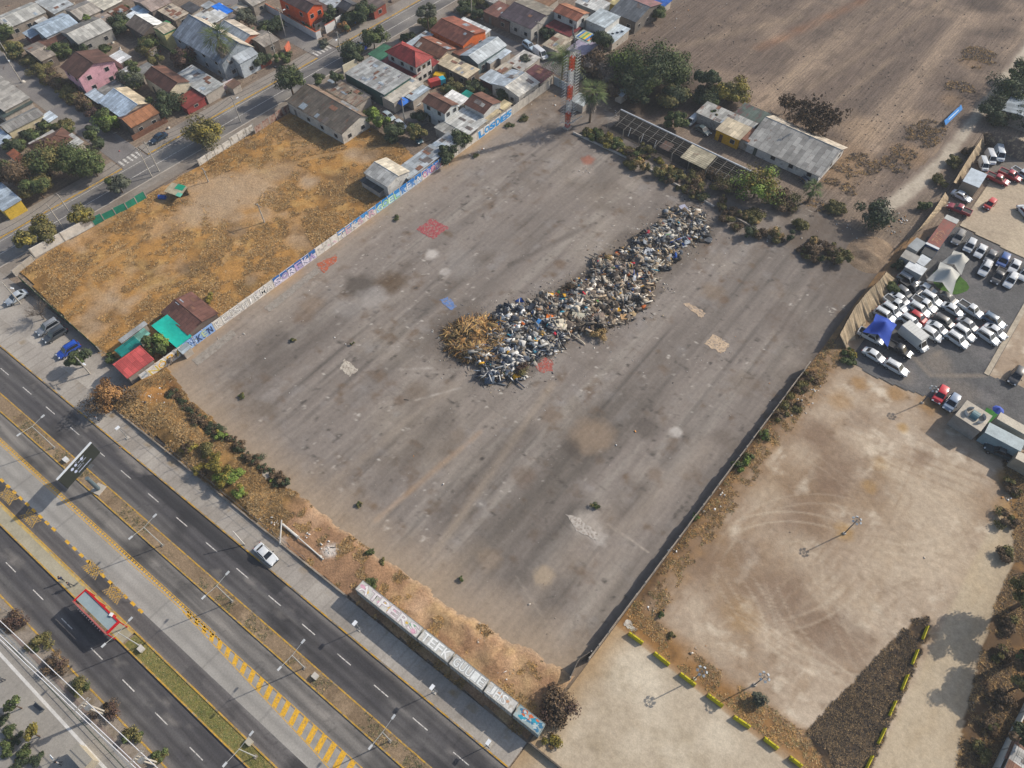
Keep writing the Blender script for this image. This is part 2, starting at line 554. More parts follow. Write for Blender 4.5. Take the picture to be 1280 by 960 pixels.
# --- the big asphalt plot
def bank_front(X):
    return np.interp(X, [-100, -92, -78, -68, -60, -50, -43, -32, -23, -10.6, -7], [17.8, 17.3, 16.5, 15.9, 16.9, 17.7, 18.3, 19.3, 20.4, 23.4, 24.6]) + 1.6 * (fbm(X, X * 0 + 3, 3, 121) - .5)
def c_lot(X, Y):
    c = base(X, '#817870')
    s1 = fbm(X, Y * 0.05, 3.2, 41, 5); s2 = fbm(X + 0.03 * Y, Y * 0.035, 1.3, 43, 4); s3 = fbm(X, Y, 24, 47); s4 = fbm(X, Y, 6, 49)
    c = blend(c, '#5f5953', (s1 - 0.48) * 2.5 * (0.45 + 0.9 * s3))
    c = blend(c, '#9a9389', (0.47 - s1) * 2.4)
    c = blend(c, '#57524d', (s2 - 0.6) * 2.8)
    c = blend(c, '#9d9283', (s3 - 0.52) * 1.8)
    c = blend(c, '#665c52', (s4 - 0.58) * 2.2)
    c = blend(c, '#8f8a86', (0.36 - fbm(X, Y, 3.5, 53)) * 2.2)
    c = blend(c, '#6a5a4b', (fbm(X, Y, 2.6, 57) - 0.63) * 4); c = blend(c, '#4f4a45', (fbm(X, Y, 1.3, 58) - 0.69) * 6); c = blend(c, '#b5aea4', (fbm(X, Y, 1.0, 59) - 0.74) * 9 * (fbm(X, Y, 14, 60) > .47)); c = blend(c, '#5d564e', np.clip(1.2 - np.abs(fbm(X, Y, 11, 64, 5) - .5) / .0035, 0, 1) * .35); c = blend(c, '#5d564e', np.clip(1.2 - np.abs(((Y + .4 * fbm(X, Y, 3, 65)) % 9.2) - 4.6) / .12, 0, 1) * .22)
    # darker lower half, between the long drag marks
    for pa, pb, w_, k, col in (((560, 640), (650, 540), 3.5, .6, '#4f4943'), ((600, 700), (760, 540), 4, .55, '#565049'), ((640, 730), (720, 640), 4, .6, '#4f4a45'), ((480, 610), (560, 520), 2.5, .45, '#5a534c'),
                               ((300, 480), (420, 400), 5, .45, '#5c554f'), ((700, 560), (800, 500), 6, .4, '#565049'), ((545, 690), (690, 480), 1.0, .45, '#a0917f'), ((420, 600), (640, 420), 1.2, .3, '#a09282'),
                               ((610, 300), (760, 220), 3, .35, '#615a54'), ((640, 330), (740, 280), 1, .5, '#59524c'), ((740, 700), (880, 560), 3, .4, '#968a7d'), ((470, 650), (600, 540), .7, .5, '#a28a72'),
                               ((780, 640), (900, 500), 2, .4, '#615a54'), ((640, 770), (760, 640), 2.0, .4, '#978a7c'), ((590, 690), (520, 760), 3, .5, '#8f8171'), ((640, 800), (705, 740), 3.0, .35, '#5c5650')):
        d = polydist(X, Y, [Q(*pa), Q(*pb)])
        c = blend(c, col, np.clip(1.15 - d / w_, 0, 1) * k * np.clip(0.3 + 1.2 * fbm(X, Y * .3, 2.2, 61), 0, 1.2))
    for px, py, r, col, k in ((450, 358, 20, '#4d4640', .8), (490, 353, 18, '#5a4a39', .8), (465, 372, 18, '#a09a94', .55), (435, 385, 16, '#8f8983', .5), (540, 318, 8, '#bdb6ae', .75), (556, 340, 7, '#b5aea6', .7),
                              (575, 330, 22, '#8d8781', .5), (390, 380, 14, '#7e6a55', .5), (380, 395, 12, '#6f5c4a', .5), (345, 420, 14, '#544d47', .5), (335, 440, 22, '#59524c', .45),
                              (740, 545, 24, '#8b7966', .7), (715, 560, 12, '#4d4640', .5), (818, 593, 9, '#5f4f40', .75), (818, 590, 13, '#978b7f', .35), (810, 535, 16, '#4e4843', .55), (845, 540, 7, '#c0bab2', .6),
                              (735, 655, 17, '#aaa196', .6), (750, 672, 10, '#bdb6ad', .4), (655, 595, 14, '#655343', .5), (690, 520, 12, '#6e5b49', .5), (680, 720, 12, '#a08f78', .7), (612, 700, 14, '#8f7c67', .4),
                              (790, 290, 30, '#857c73', .4), (700, 250, 34, '#897f76', .4), (620, 300, 30, '#857d76', .4), (930, 480, 18, '#6d5f50', .4), (700, 330, 8, '#65513f', .6), (890, 365, 14, '#7e6a52', .4),
                              (905, 375, 6, '#6a5542', .6), (980, 400, 26, '#6b6159', .5), (1010, 440, 20, '#5b534c', .4), (1000, 480, 26, '#574e46', .4), (1040, 360, 24, '#6f655c', .5), (960, 560, 18, '#80766d', .4),
                              (520, 490, 14, '#6b5c4d', .4), (500, 500, 7, '#6a5746', .5), (575, 545, 10, '#7b6d5f', .4), (700, 135, 10, '#6b4f3a', .7), (690, 130, 14, '#857a70', .6), (735, 200, 8, '#8e5a48', .8),
                              (730, 215, 14, '#9a8f85', .4), (670, 160, 14, '#8a7d70', .5), (655, 165, 16, '#93897e', .4), (1040, 290, 30, '#5f554c', .6), (1075, 285, 24, '#6b5f54', .6), (1010, 290, 20, '#6a6058', .5)):
        c = spot(c, X, Y, px, py, r, col, k, .7, seed=int(px + py))
    hb_ = [(575, 425), (640, 430), (700, 395), (770, 350), (850, 285)]
    c = blend(c, '#5b5148', np.clip(1.5 - (polydist(X, Y, [Q(*p) for p in hb_]) - 3.5) / (1.5 + 4 * fbm(X, Y, 3, 68)), 0, 1) * .6)
    # chalky trails and cracks
    for pts, w_, col, k in ((((540, 460), (500, 462)), .3, '#b9b2a8', .4), (((520, 500), (575, 485)), .25, '#bdb6ac', .4), (((860, 250), (640, 480)), .25, '#5c554e', .6),
                            (((510, 470), (620, 455)), .3, '#aaa298', .3), (((760, 655), (810, 690)), .2, '#b0a597', .6),
                            (((450, 640), (455, 620), (448, 600)), .2, '#4d463f', .6), (((645, 720), (690, 790), (705, 830)), .2, '#b0a494', .3), (((560, 205), (640, 190)), .8, '#9c9287', .4), (((640, 235), (560, 280)), .5, '#9c9389', .4)):
        d = polydist(X, Y, [Q(*p) for p in pts])
        c = blend(c, col, np.clip(1.4 - d / w_, 0, 1) * k * np.clip(fbm(X, Y, 1.5, 67) * 2.2 - .4, 0, 1))
    # dust creeping in from the edges
    front = bank_front(X)
    c = blend(c, '#9a8873', np.clip(1 - (Y - front) / (5 + 5 * fbm(X, Y, 5, 73)), 0, 1) * .85)
    c = blend(c, '#a98a62', np.clip(1 - (X + 99.5) / (1.4 + 1.8 * fbm(X, Y, 4, 75)), 0, 1) * np.clip(fbm(X, Y, 9, 76) * 3 - .8, 0, 1))
    c = blend(c, '#938577', np.clip(1 - (X + 98) / (5 + 4 * fbm(X, Y, 6, 79)), 0, 1) * .5)
    c = blend(c, '#5d5248', np.clip(1 - (123.5 - Y) / 5, 0, 1) * np.clip(fbm(X, Y, 5, 81) * 2 - .5, 0, 1) * .8)
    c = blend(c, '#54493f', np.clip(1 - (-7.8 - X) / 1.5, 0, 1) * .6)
    return c
sheet('asphalt_plot', -100.2, -7.6, 12, 136, 0.3, 0.004, c_lot, mat_=VC('plot_asphalt', fine=1.5, var=0.12, stretch=(1.2, 0.2, 1)))

# --- dry grass field at the left
FIELD = [(-144.5, 13.0), (-113, 11.8), (-100.2, 11.8), (-100.2, 90), (-112, 93), (-126, 93), (-126, 87), (-143, 84)]
def c_field(X, Y):
    c = base(X, '#a37a45')
    c = blend(c, '#5f4a2f', fbm(X, Y, 5, 101) * 2.6 - 1.15)
    c = blend(c, '#b3945f', fbm(X, Y, 3, 103) * 2.6 - 1.45)
    c = blend(c, '#a48d72', fbm(X, Y, 7, 108) * 3.2 - 1.75); c = blend(c, '#5a4226', fbm(X, Y, 1.8, 107) * 2.4 - 1.35)
    for px, py, r, k in ((265, 240, 34, .8), (310, 235, 34, .8), (240, 270, 22, .7), (275, 262, 28, .75), (350, 215, 22, .5), (330, 245, 20, .5), (200, 285, 20, .4)):
        c = spot(c, X, Y, px, py, r, '#a48d72', k, .8, seed=int(px))
    for pts in (((175, 300), (115, 340), (112, 358), (130, 370), (160, 370), (195, 358), (235, 340)), ((70, 355), (110, 340)), ((325, 195), (365, 185), (425, 172)), ((330, 215), (400, 195), (485, 182))):
        d = polydist(X, Y, [Q(*p) for p in pts])
        c = blend(c, '#a08663', np.clip(1.3 - d / .7, 0, 1) * .5 * np.clip(fbm(X, Y, 3, 109) * 3 - .7, 0, 1))
    for px, py, r, k in ((430, 230, 28, .4), (470, 185, 22, .4), (240, 335, 14, .6)):
        c = spot(c, X, Y, px, py, r, '#5b5042', k, .9, seed=int(px) + 1)
    return c
def z_bumps(X, Y):
    return 0.35 * (fbm(X, Y, 6, 111) - .4) + 0.18 * (fbm(X, Y, 1.6, 113) - .5)
def z_field(X, Y):
    return z_bumps(X, Y) * np.clip((-100.6 - X) / 3, 0, 1)
sheet('dry_field', -145, -100.2, 11.5, 94, 0.5, 0.16, c_field, z_field, FIELD, VC(fine=2.8, var=0.32, bump=0.6))

# --- the bank between pavement and plot
def bank_back(X):
    return 9.15 + 0.066 * (X + 60)
def z_bank(X, Y):
    b = bank_back(X); t = np.clip((Y - b) / (bank_front(X) - b), 0, 1)
    west = np.clip((-58 - X) / 8, 0, 1)
    z = 0.25 + west * (0.9 * np.sin(np.clip(t * 1.3, 0, 1) * math.pi)) + (1 - west) * 0.25 * np.sin(t * math.pi)
    z = z + (0.6 * (fbm(X, Y, 3, 125) - .45) + 0.25 * (fbm(X, Y, .9, 127) - .5)) * (0.5 + 0.8 * west)
    rub = np.clip(1 - polydist(X, Y, [Q(560, 775), Q(590, 800), Q(620, 830)]) / 3.2, 0, 1)
    z = z + rub * 1.3 * fbm(X, Y, 1.6, 129)
    edge = np.clip((bank_front(X) - Y) / 1.2, -1, 1)
    return np.where(edge < 0.12, -0.3, np.maximum(z, .02) * np.clip(edge, 0, 1))
def c_bank(X, Y):
    b = bank_back(X); t = np.clip((Y - b) / (bank_front(X) - b), 0, 1)
    west = np.clip((-57 - X + 6 * (fbm(X, Y, 5, 131) - .5)) / 5, 0, 1)
    c = base(X, '#98775a')
    c = blend(c, '#7c6049', fbm(X, Y, 2.5, 133) * 2.4 - 1.1)
    c = blend(c, '#b3967a', fbm(X, Y, 4, 135) * 2.4 - 1.3)
    east = np.clip((X + 40) / 6, 0, 1)
    c = blend(c, '#a68a66', east * np.clip(fbm(X, Y, 2.5, 137) * 3 - 1.1, 0, 1))
    c = blend(c, '#6b523d', east * np.clip(fbm(X, Y, 1.8, 139) * 3 - 1.7, 0, 1))
    g = base(X, '#86683f')
    g = blend(g, '#5d4a30', fbm(X, Y, 2.2, 141) * 3 - 1.4)
    g = blend(g, '#b08a50', fbm(X, Y, 3, 143) * 3 - 1.8)
    c = c * (1 - west[:, None]) + g * west[:, None]
    c = blend(c, '#9b846b', np.clip((t - .86) * 8, 0, 1) * (1 - west))
    c = blend(c, '#4a3d2f', west * np.clip(1 - np.abs(Y - (bank_front(X) - 1.2)) / 1.3, 0, 1) * .8)
    c = spot(c, X, Y, 345, 680, 12, '#c0b3a4', .8, .7, seed=3)
    c = spot(c, X, Y, 415, 690, 10, '#c9c0b5', .9, .7, seed=4)
    c = spot(c, X, Y, 200, 490, 20, '#a56d36', .3, .9, seed=5)
    return c
sheet('earth_bank', -100, -8.0, 8.2, 27, 0.35, 0.03, c_bank, z_bank, [(-100, 6.6), (-8, 12.7), (-8, 27), (-100, 27)], VC(fine=2.6, var=0.3, bump=0.7))

# --- pale dirt yards at the right
def c_dirt(X, Y):
    c = base(X, '#9d8b77')
    c = blend(c, '#8b745a', fbm(X, Y, 7, 151) * 2.6 - 1.25)
    c = blend(c, '#b5a591', fbm(X, Y, 10, 153) * 2.4 - 1.1)
    c = blend(c, '#957f66', fbm(X, Y * .4, 2.2, 155) * 2.2 - 1.15)
    c = blend(c, '#7a6651', (fbm(X, Y, 1.6, 156) - .62) * 4); c = blend(c, '#cabda9', (fbm(X, Y, 3.0, 157, 5) - .62) * 4); c = blend(c, '#87725c', np.clip(1.2 - np.abs(fbm(X, Y, 13, 158, 4) - .5) / .006, 0, 1) * .35)
    for px, py, r, k in ((1040, 590, 34, .55), (1000, 640, 34, .5), (1020, 545, 22, .6), (1075, 525, 18, .4), (1100, 620, 14, .35), (1040, 610, 16, .5), (960, 740, 40, .5), (1010, 760, 40, .5), (880, 700, 26, .5), (1050, 800, 34, .5), (930, 690, 20, .4), (1155, 575, 12, .5), (1175, 600, 14, .4)):
        c = spot(c, X, Y, px, py, r, '#776250', min(1, k * 1.25), .9, seed=int(px))
    for px, py, r, k in ((1160, 640, 44, .7), (1190, 600, 30, .6), (1120, 700, 40, .6), (1120, 590, 16, .5), (1005, 570, 18, .5), (960, 620, 24, .5), (1085, 555, 16, .5), (1180, 700, 36, .6), (890, 800, 24, .4), (1000, 690, 24, .4), (1030, 740, 22, .5), (870, 760, 12, .4), (1080, 760, 20, .5)):
        c = spot(c, X, Y, px, py, r, '#b9a993', k * .8, .9, seed=int(px) + 2)
    for px, py, r, k in ((1055, 665, 11, .55), (1087, 608, 9, .35), (1100, 580, 9, .3), (930, 770, 20, .2), (1128, 535, 7, .6)):
        c = spot(c, X, Y, px, py, r, '#a8823f', k, .8, seed=int(px) + 4)
    # wheel tracks: long arcs of paired ruts
    for cx, cy, r, a0, a1, n in ((1010, 570, 14, 0, 360, 3), (960, 730, 20, 40, 260, 4), (1000, 700, 24, 200, 330, 3), (880, 690, 20, 20, 140, 3), (1165, 575, 9, 60, 300, 2), (1060, 580, 16, 20, 300, 2)):
        p = Q(cx, cy)
        for k in range(n):
            rr = (r + 2.4 * k) * mpp(cx, cy)
            d = np.abs(np.hypot(X - p.x, Y - p.y) - rr - 1.2 * (fbm(X, Y, 5, 161 + k) - .5))
            ang = np.degrees(np.arctan2(Y - p.y, X - p.x)) % 360
            c = blend(c, '#86705a', np.clip(1.2 - d / .28, 0, 1) * .14 * ((ang > a0) & (ang < a1)) * np.clip(fbm(X, Y, 3, 171) * 2 - .3, 0, 1))
    for pa, pb in (((830, 720), (1010, 560)), ((840, 690), (1000, 500)), ((900, 780), (1040, 640)), ((930, 830), (1120, 620)), ((1000, 520), (1250, 620)), ((870, 640), (980, 500)), ((1030, 720), (1130, 560)), ((820, 760), (900, 640)), ((1100, 520), (1230, 560))):
        d0 = polydist(X, Y, [Q(*pa), Q((pa[0] + pb[0]) / 2 + 12, (pa[1] + pb[1]) / 2 + 6), Q(*pb)])
        d = np.minimum(np.abs(d0 - .8), np.abs(d0 - 2.4)) 
        c = blend(c, '#8a745d', np.clip(1.2 - d / .25, 0, 1) * .45 * np.clip(fbm(X, Y, 4, 175) * 2 - .4, 0, 1))
    # many faint wheel ruts
    rr_ = random.Random(5)
    for k in range(110):
        p = Q(rr_.uniform(820, 1230), rr_.uniform(520, 860)); r = rr_.uniform(6, 26); a0 = rr_.uniform(0, 6.28); sp = rr_.uniform(.5, 1.5)
        d0 = np.hypot(X - p.x, Y - p.y) - r
        ang = (np.arctan2(Y - p.y, X - p.x) - a0) % 6.283
        m = (ang < sp) & (np.abs(d0) < 2.6)
        if not m.any(): continue
        w = np.clip(1.2 - np.minimum(np.abs(d0 - .85), np.abs(d0 + .85)) / .22, 0, 1) * m * np.clip(ang * (sp - ang) * 6, 0, 1) * rr_.uniform(.12, .3)
        c = blend(c, rr_.choice(['#7f6c58', '#8a7862', '#c9bba5']), w)
    # slope foot along the wall: weeds, dry soil
    w = np.clip(1.2 - (X + 7.4) / (3.6 + 2.2 * fbm(X * 0, Y, 5, 181)), 0, 1) * (Y > 34)
    c = blend(c, '#70583f', w * .9)
    c = blend(c, '#8d6f4c', w * np.clip(fbm(X, Y, 1.5, 183) * 3 - 1.2, 0, 1))
    # sandy lower yard and lane
    low = np.clip((34.6 - Y) / .8, 0, 1)
    lo = base(X, '#ad9f8a'); lo = blend(lo, '#c2b6a1', fbm(X, Y, 6, 185) * 2.2 - .9); lo = blend(lo, '#94866f', fbm(X, Y, 3, 187) * 2 - 1.1)
    lo = blend(lo, '#9c8260', np.clip(1.1 - (X + 7.5) / (2.5 + 2 * fbm(X, Y, 3, 189)), 0, 1) * .8)
    c = c * (1 - low[:, None]) + lo * low[:, None]
    lane = np.clip((X - 29.4) / .8, 0, 1)
    c = blend(c, '#b3a48b', lane * .8)
    c = blend(c, '#a8967b', lane * np.clip(fbm(X, Y * .4, 1.6, 191) * 2 - .9, 0, 1))
    # weeds along the barriers
    d = polydist(X, Y, [Q(775, 765), Q(860, 835), Q(1010, 945), Q(1040, 975)])
    c = blend(c, '#8a6539', np.clip(1.3 - d / (2.0 + 1.6 * fbm(X, Y, 2.5, 193)), 0, 1) * (Y > 33.4) * .9)
    c = blend(c, '#5f4a33', np.clip(1.2 - d / 1.8, 0, 1) * (Y > 33.4) * np.clip(fbm(X, Y, 1.4, 195) * 3 - 1.6, 0, 1))
    # burnt triangle
    T = [Q(1008, 915), Q(1080, 840), Q(1140, 775), Q(1160, 772), Q(1160, 795), Q(1085, 965), Q(1030, 960)]
    b = inpoly(X + 1.2 * (fbm(X, Y, 2, 197) - .5), Y + 1.2 * (fbm(X, Y, 2, 198) - .5), T).astype(float)
    c = blend(c, '#2f2822', b * .95)
    c = blend(c, '#7d6445', b * np.clip(fbm(X, Y, 1.3, 199) * 3.4 - 1.75, 0, 1))
    # dark verge at the far right
    vr = polydist(X, Y, [Q(1262, 570), Q(1268, 640), Q(1275, 700), Q(1256, 760), Q(1236, 830), Q(1225, 900), Q(1215, 980)])
    right = inpoly(X, Y, [Q(1250, 560), Q(1265, 640), Q(1268, 700), Q(1245, 752), Q(1222, 830), Q(1205, 900), Q(1190, 990), Q(1500, 990), Q(1500, 600)])
    c = blend(c, '#57432f', np.clip(right * 1.0 + np.clip(1.2 - vr / 3, 0, 1) * .3, 0, 1) * .95)
    c = blend(c, '#8f6c3f', right * np.clip(fbm(X, Y, 2.4, 201) * 3 - 1.6, 0, 1))
    # drier grass near the cars
    for px, py, r, k in ((1075, 480, 10, .6), (1050, 500, 14, .5), (1120, 492, 12, .6), (1160, 505, 12, .6), (1260, 600, 14, .7), (1265, 640, 18, .7)):
        c = spot(c, X, Y, px, py, r, '#94703f', k, .9, seed=int(px) + 6)
    return c
def z_dirt(X, Y):
    z = 0.12 * (fbm(X, Y, 3, 211) - .5) * (Y > 35.5) * np.clip((X + 5) / 3, 0, 1)
    w = np.clip(1.1 - (X + 7.2) / 3.6, 0, 1) * np.clip((Y - 36) / 4, 0, 1) * np.clip((X + 7.5) / 0.8, 0, 1)
    z = z + w * (0.7 * fbm(X, Y, 3, 213) + .3 * fbm(X, Y, .8, 215))
    # rubble mound in the far corner
    p = Q(1088, 322)
    return z + 0 * p.x
sheet('dirt_yard', -7.6, 95, -4, 150, 0.36, 0.075, c_dirt, z_dirt, [(-7.6, -4), (95, -4), (95, 150), (-2, 150), (-7.6, 138)], VC('dirt_grain', fine=1.1, var=0.13, bump=0.3, grit=5.0))

# --- grey gravel of the car yard
GRAVEL = [Q(*p) for p in ((1062, 452), (1085, 415), (1120, 352), (1150, 300), (1198, 284), (1240, 305), (1300, 335), (1300, 352), (1236, 470), (1300, 492), (1300, 572), (1240, 545), (1205, 526), (1170, 500), (1130, 487), (1090, 470))]
def c_gravel(X, Y):
    c = base(X, '#5e5d5c')
    c = blend(c, '#777371', fbm(X, Y, 5, 221) * 2.4 - 1.2)
    c = blend(c, '#4c4b4c', fbm(X, Y, 2, 223) * 2.2 - 1.1)
    for pa, pb in (((1135, 440), (1163, 470)), ((1168, 445), (1175, 440)), ((1170, 470), (1230, 470))):
        d = polydist(X, Y, [Q(*pa), Q(*pb)])
        c = blend(c, '#8d8172', np.clip(1.2 - d / .6, 0, 1) * .5)
    for px, py, r, k in ((1170, 455, 18, .5), (1200, 490, 20, .35), (1130, 470, 12, .4)):
        c = spot(c, X, Y, px, py, r, '#857a6d', k, .9, seed=px)
    return c
gx = [p.x for p in GRAVEL]; gy = [p.y for p in GRAVEL]
sheet('gravel_yard', min(gx), max(gx), min(gy), max(gy), 0.4, 0.16, c_gravel, None, GRAVEL, VC(fine=3.0, var=0.25))
UPYARD = [Q(*p) for p in ((1199, 282), (1235, 230), (1232, 172), (1300, 172), (1300, 334), (1240, 303))]
def c_up(X, Y):
    c = base(X, '#a99a85')
    c = blend(c, '#c0b299', fbm(X, Y, 6, 231) * 2.2 - 1.0)
    c = blend(c, '#8a7c6a', fbm(X, Y, 3, 233) * 2.2 - 1.2)
    c = spot(c, X, Y, 1262, 195, 34, '#6b6660', .9, .5, seed=7)
    c = spot(c, X, Y, 1245, 215, 24, '#6b6660', .9, .5, seed=8)
    return c
gx = [p.x for p in UPYARD]; gy = [p.y for p in UPYARD]
sheet('sandy_yard', min(gx), max(gx), min(gy), max(gy), 0.5, 0.13, c_up, None, UPYARD, VC(fine=2.0, var=0.2))

# --- dirt track at the upper right
TRK = [(1088, 262), (1105, 250), (1130, 232), (1160, 205), (1195, 165), (1240, 108), (1285, 60)]
def c_track(X, Y):
    c = base(X, '#aca190')
    c = blend(c, '#8a7e70', fbm(X, Y, 4, 241) * 2.2 - 1)
    c = blend(c, '#b9ae9c', fbm(X, Y * .3, 1.8, 243) * 2.2 - 1.1)
    c = blend(c, '#75665a', np.clip(1.15 - (polydist(X, Y, [(p.x, p.y) for p in tp + tp[:1]]) - .9 * fbm(X, Y, 2, 244)) / .9, 0, 1) * .9)
    return c
tp = [Q(*p) for p in ((1086, 262), (1130, 226), (1166, 196), (1204, 148), (1240, 102), (1290, 36), (1330, 0), (1420, 0), (1290, 84), (1232, 150), (1195, 200), (1160, 238), (1136, 258), (1098, 280))]
gx = [p.x for p in tp]; gy = [p.y for p in tp]
sheet('dirt_track', min(gx), max(gx), min(gy), max(gy), 0.5, 0.01, c_track, None, tp, VC(fine=1.6, var=0.2))

# --- the avenue, strip by strip (T = across, from the plaza in the south to the plot in the north)
X0, X1 = -230, 40
def c_asphalt(col, wheels, dark=.6, light='#6f6c69'):
    def f(X, T):
        c = base(X, col)
        c = blend(c, light, fbm(X * .15, T, 1.6, 251) * 2.2 - 1.0)
        for t in wheels:
            c = blend(c, '#3a3839', np.exp(-((T - t) / .42) ** 2) * dark * (0.6 + .8 * fbm(X * .1, T, 2, 253)))
        c = blend(c, '#333233', (fbm(X, T, 6, 255) - .56) * 3); c = blend(c, '#39383a', ((vn(X * .12, T * .6, 1.0, 256) > .8)) * .35); c = blend(c, '#2e2d2e', np.clip(1.2 - np.abs(fbm(X * .6, T, 7, 258) - .5) / .006, 0, 1) * .4)
        c = blend(c, '#8a847d', (fbm(X * .4, T, 2, 257) - .68) * 3)
        c = blend(c, '#857f78', np.exp(-((T - f.edge) / .5) ** 2) * .5)
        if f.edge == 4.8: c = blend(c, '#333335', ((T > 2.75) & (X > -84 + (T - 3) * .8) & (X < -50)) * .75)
        return c
    f.edge = 99
    return f
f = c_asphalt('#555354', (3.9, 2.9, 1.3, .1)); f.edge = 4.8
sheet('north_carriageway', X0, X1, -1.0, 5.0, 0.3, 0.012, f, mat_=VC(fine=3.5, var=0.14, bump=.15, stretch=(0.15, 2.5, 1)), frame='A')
f = c_asphalt('#77736e', (-4.2, -5.9), .5, '#938d85')
sheet('service_lane', X0, X1, -6.9, -3.4, 0.3, 0.012, f, mat_=VC(fine=3.5, var=0.14, bump=.15, stretch=(0.15, 2.5, 1)), frame='A')
def c_conc(X, T):
    c = base(X, '#96928b')
    c = blend(c, '#a7a39c', fbm(X, T, 4, 261) * 2 - .9)
    c = blend(c, '#7d7973', fbm(X * .2, T, 1.5, 263) * 2 - 1.1)
    c = blend(c, '#5e5b58', np.clip(1.1 - np.abs(((X * .25) % 1) - .5) / .015, 0, 1) * .35)
    c = blend(c, '#76736f', np.exp(-((T + 9.6) / .4) ** 2) * .45 + np.exp(-((T + 8.0) / .4) ** 2) * .3)
    return c
sheet('concrete_bus_lane', X0, X1, -10.9, -6.9, 0.3, 0.012, c_conc, mat_=VC(fine=3.5, var=0.12, bump=.1), frame='A')
f = c_asphalt('#676361', (-11.6, -12.6), .5, '#7a7673')
sheet('bus_bay', X0, X1, -13.3, -10.9, 0.3, 0.012, f, mat_=VC(fine=3.5, var=0.16, bump=.15, stretch=(0.15, 2.5, 1)), frame='A')
f = c_asphalt('#525051', (-16.6, -17.8, -19.6, -20.9)); f.edge = -21.9
sheet('south_carriageway', X0, X1, -22.1, -15.7, 0.3, 0.012, f, mat_=VC(fine=3.5, var=0.14, bump=.15, stretch=(0.15, 2.5, 1)), frame='A')
def c_median(X, T):
    c = base(X, '#86735c')
    c = blend(c, '#6b5a46', fbm(X, T, 2.2, 271) * 2.6 - 1.2)
    c = blend(c, '#a28d72', fbm(X, T, 3, 273) * 2.4 - 1.3)
    return c
sheet('median_earth', X0, X1, -3.2, -1.2, 0.3, 0.12, c_median, mat_=VC(fine=3, var=.28, bump=.5), frame='A')
def c_lawn(X, T):
    c = base(X, '#77703f')
    c = blend(c, '#5d6230', fbm(X, T, 2.5, 281) * 2.6 - 1.1)
    c = blend(c, '#9a8758', fbm(X, T, 3.2, 283) * 2.6 - 1.4)
    return c
sheet('grass_median', -61.5, X1, -15.5, -13.5, 0.3, 0.12, c_lawn, mat_=VC(fine=3, var=.28, bump=.5), frame='A')
def c_pav(X, T):
    c = base(X, '#9a938a')
    c = blend(c, '#847c72', fbm(X, T, 3, 291) * 2.2 - 1)
    c = blend(c, '#b0a99e', fbm(X, T, 5, 293) * 2 - 1)
    c = blend(c, '#6c655d', np.clip(1.1 - np.abs(((X * .5) % 1) - .5) / .035, 0, 1) * .5)
    c = blend(c, '#8a7a63', np.clip(fbm(X, T, 2, 295) * 4 - 2.3, 0, 1) * (T > 7.6))
    return c
sheet('north_pavement', X0, -7.8, 5.2, 9.0, 0.25, 0.13, c_pav, mat_=VC(fine=3.5, var=.14, bump=.15), frame='A')
def c_fore(X, T):
    c = base(X, '#9b948b')
    c = blend(c, '#857e75', fbm(X, T, 3, 301) * 2.4 - 1.1)
    c = blend(c, '#b5aea3', fbm(X, T, 5, 303) * 2 - 1)
    c = blend(c, '#7a7168', np.clip((T - 12.5) / 3, 0, 1) * .6)
    return c
sheet('forecourt', X0, -100.3, 9.0, 16.0, 0.4, 0.125, c_fore, mat_=VC(fine=2.5, var=.16, bump=.15), frame='A')
def c_plat(X, T):
    c = base(X, '#a39b86')
    c = blend(c, '#8c8672', fbm(X, T, 2, 311) * 2 - .9)
    c = blend(c, '#77715f', np.clip(1.1 - np.abs(((X * .8) % 1) - .5) / .05, 0, 1) * .45)
    return c
sheet('bus_platform', X0, -61.8, -15.5, -13.5, 0.25, 0.2, c_plat, mat_=VC(fine=3.5, var=.12, bump=.1), frame='A')
def c_plaza(X, T):
    c = base(X, '#8f8a82')
    c = blend(c, '#a39e95', fbm(X, T, 4, 321) * 2 - 1)
    c = blend(c, '#706b65', np.clip(1.1 - np.abs(((T * .55) % 1) - .5) / .05, 0, 1) * .35)
    c = blend(c, '#706b65', np.clip(1.1 - np.abs(((X * .33) % 1) - .5) / .02, 0, 1) * .35)
    return c
sheet('plaza_pavement', X0, X1, -60, -24.6, 0.35, 0.13, c_plaza, mat_=VC(fine=3, var=.12, bump=.1), frame='A')
def c_strip(X, T):
    c = base(X, '#8a7f72')
    c = blend(c, '#5f5138', fbm(X, T, 2, 331) * 3 - 1.5)
    c = blend(c, '#75713f', np.clip((X + 44) / 2, 0, 1) * .8)
    return c
sheet('planting_strip', X0, X1, -24.2, -22.3, 0.3, 0.125, c_strip, mat_=VC(fine=3, var=.22, bump=.3), frame='A')

def strip(name, xa, xb, t0, t1, z0, z1, mat_, kind='structure', step=6.0):
    mb = MB()
    n = max(1, int((xb - xa) / step))
    for i in range(n):
        a = xa + (xb - xa) * i / n; b = xa + (xb - xa) * (i + 1) / n
        q = [A(a, t0), A(b, t0), A(b, t1), A(a, t1)]
        mb.prism([(p.x, p.y) for p in q], z0, z1)
    o = mb.build(name, mat_)
    return tag(o, kind=kind)
M_YEL = M('#b48e36', .8, .25, 1.2, 6, stain='#8a7c66', stain_amt=.5)
M_YEL2 = M('#cf9f2b', .8, .2, 2.0, 6, stain='#77726a', stain_amt=.3)
M_KERB = M('#a39b90', .85, .2)
M_WHITE = M('#c9c5bd', .7, .2, 2.0, 8, stain='#6f6b67', stain_amt=.45)
strip('kerb', X0, X1, 5.0, 5.2, -.02, .15, M('#b58c30', .8, .3, .5, 6, stain='#807566', stain_amt=.7))
strip('kerb', X0, X1, -1.2, -1.0, -.02, .15, M_YEL)
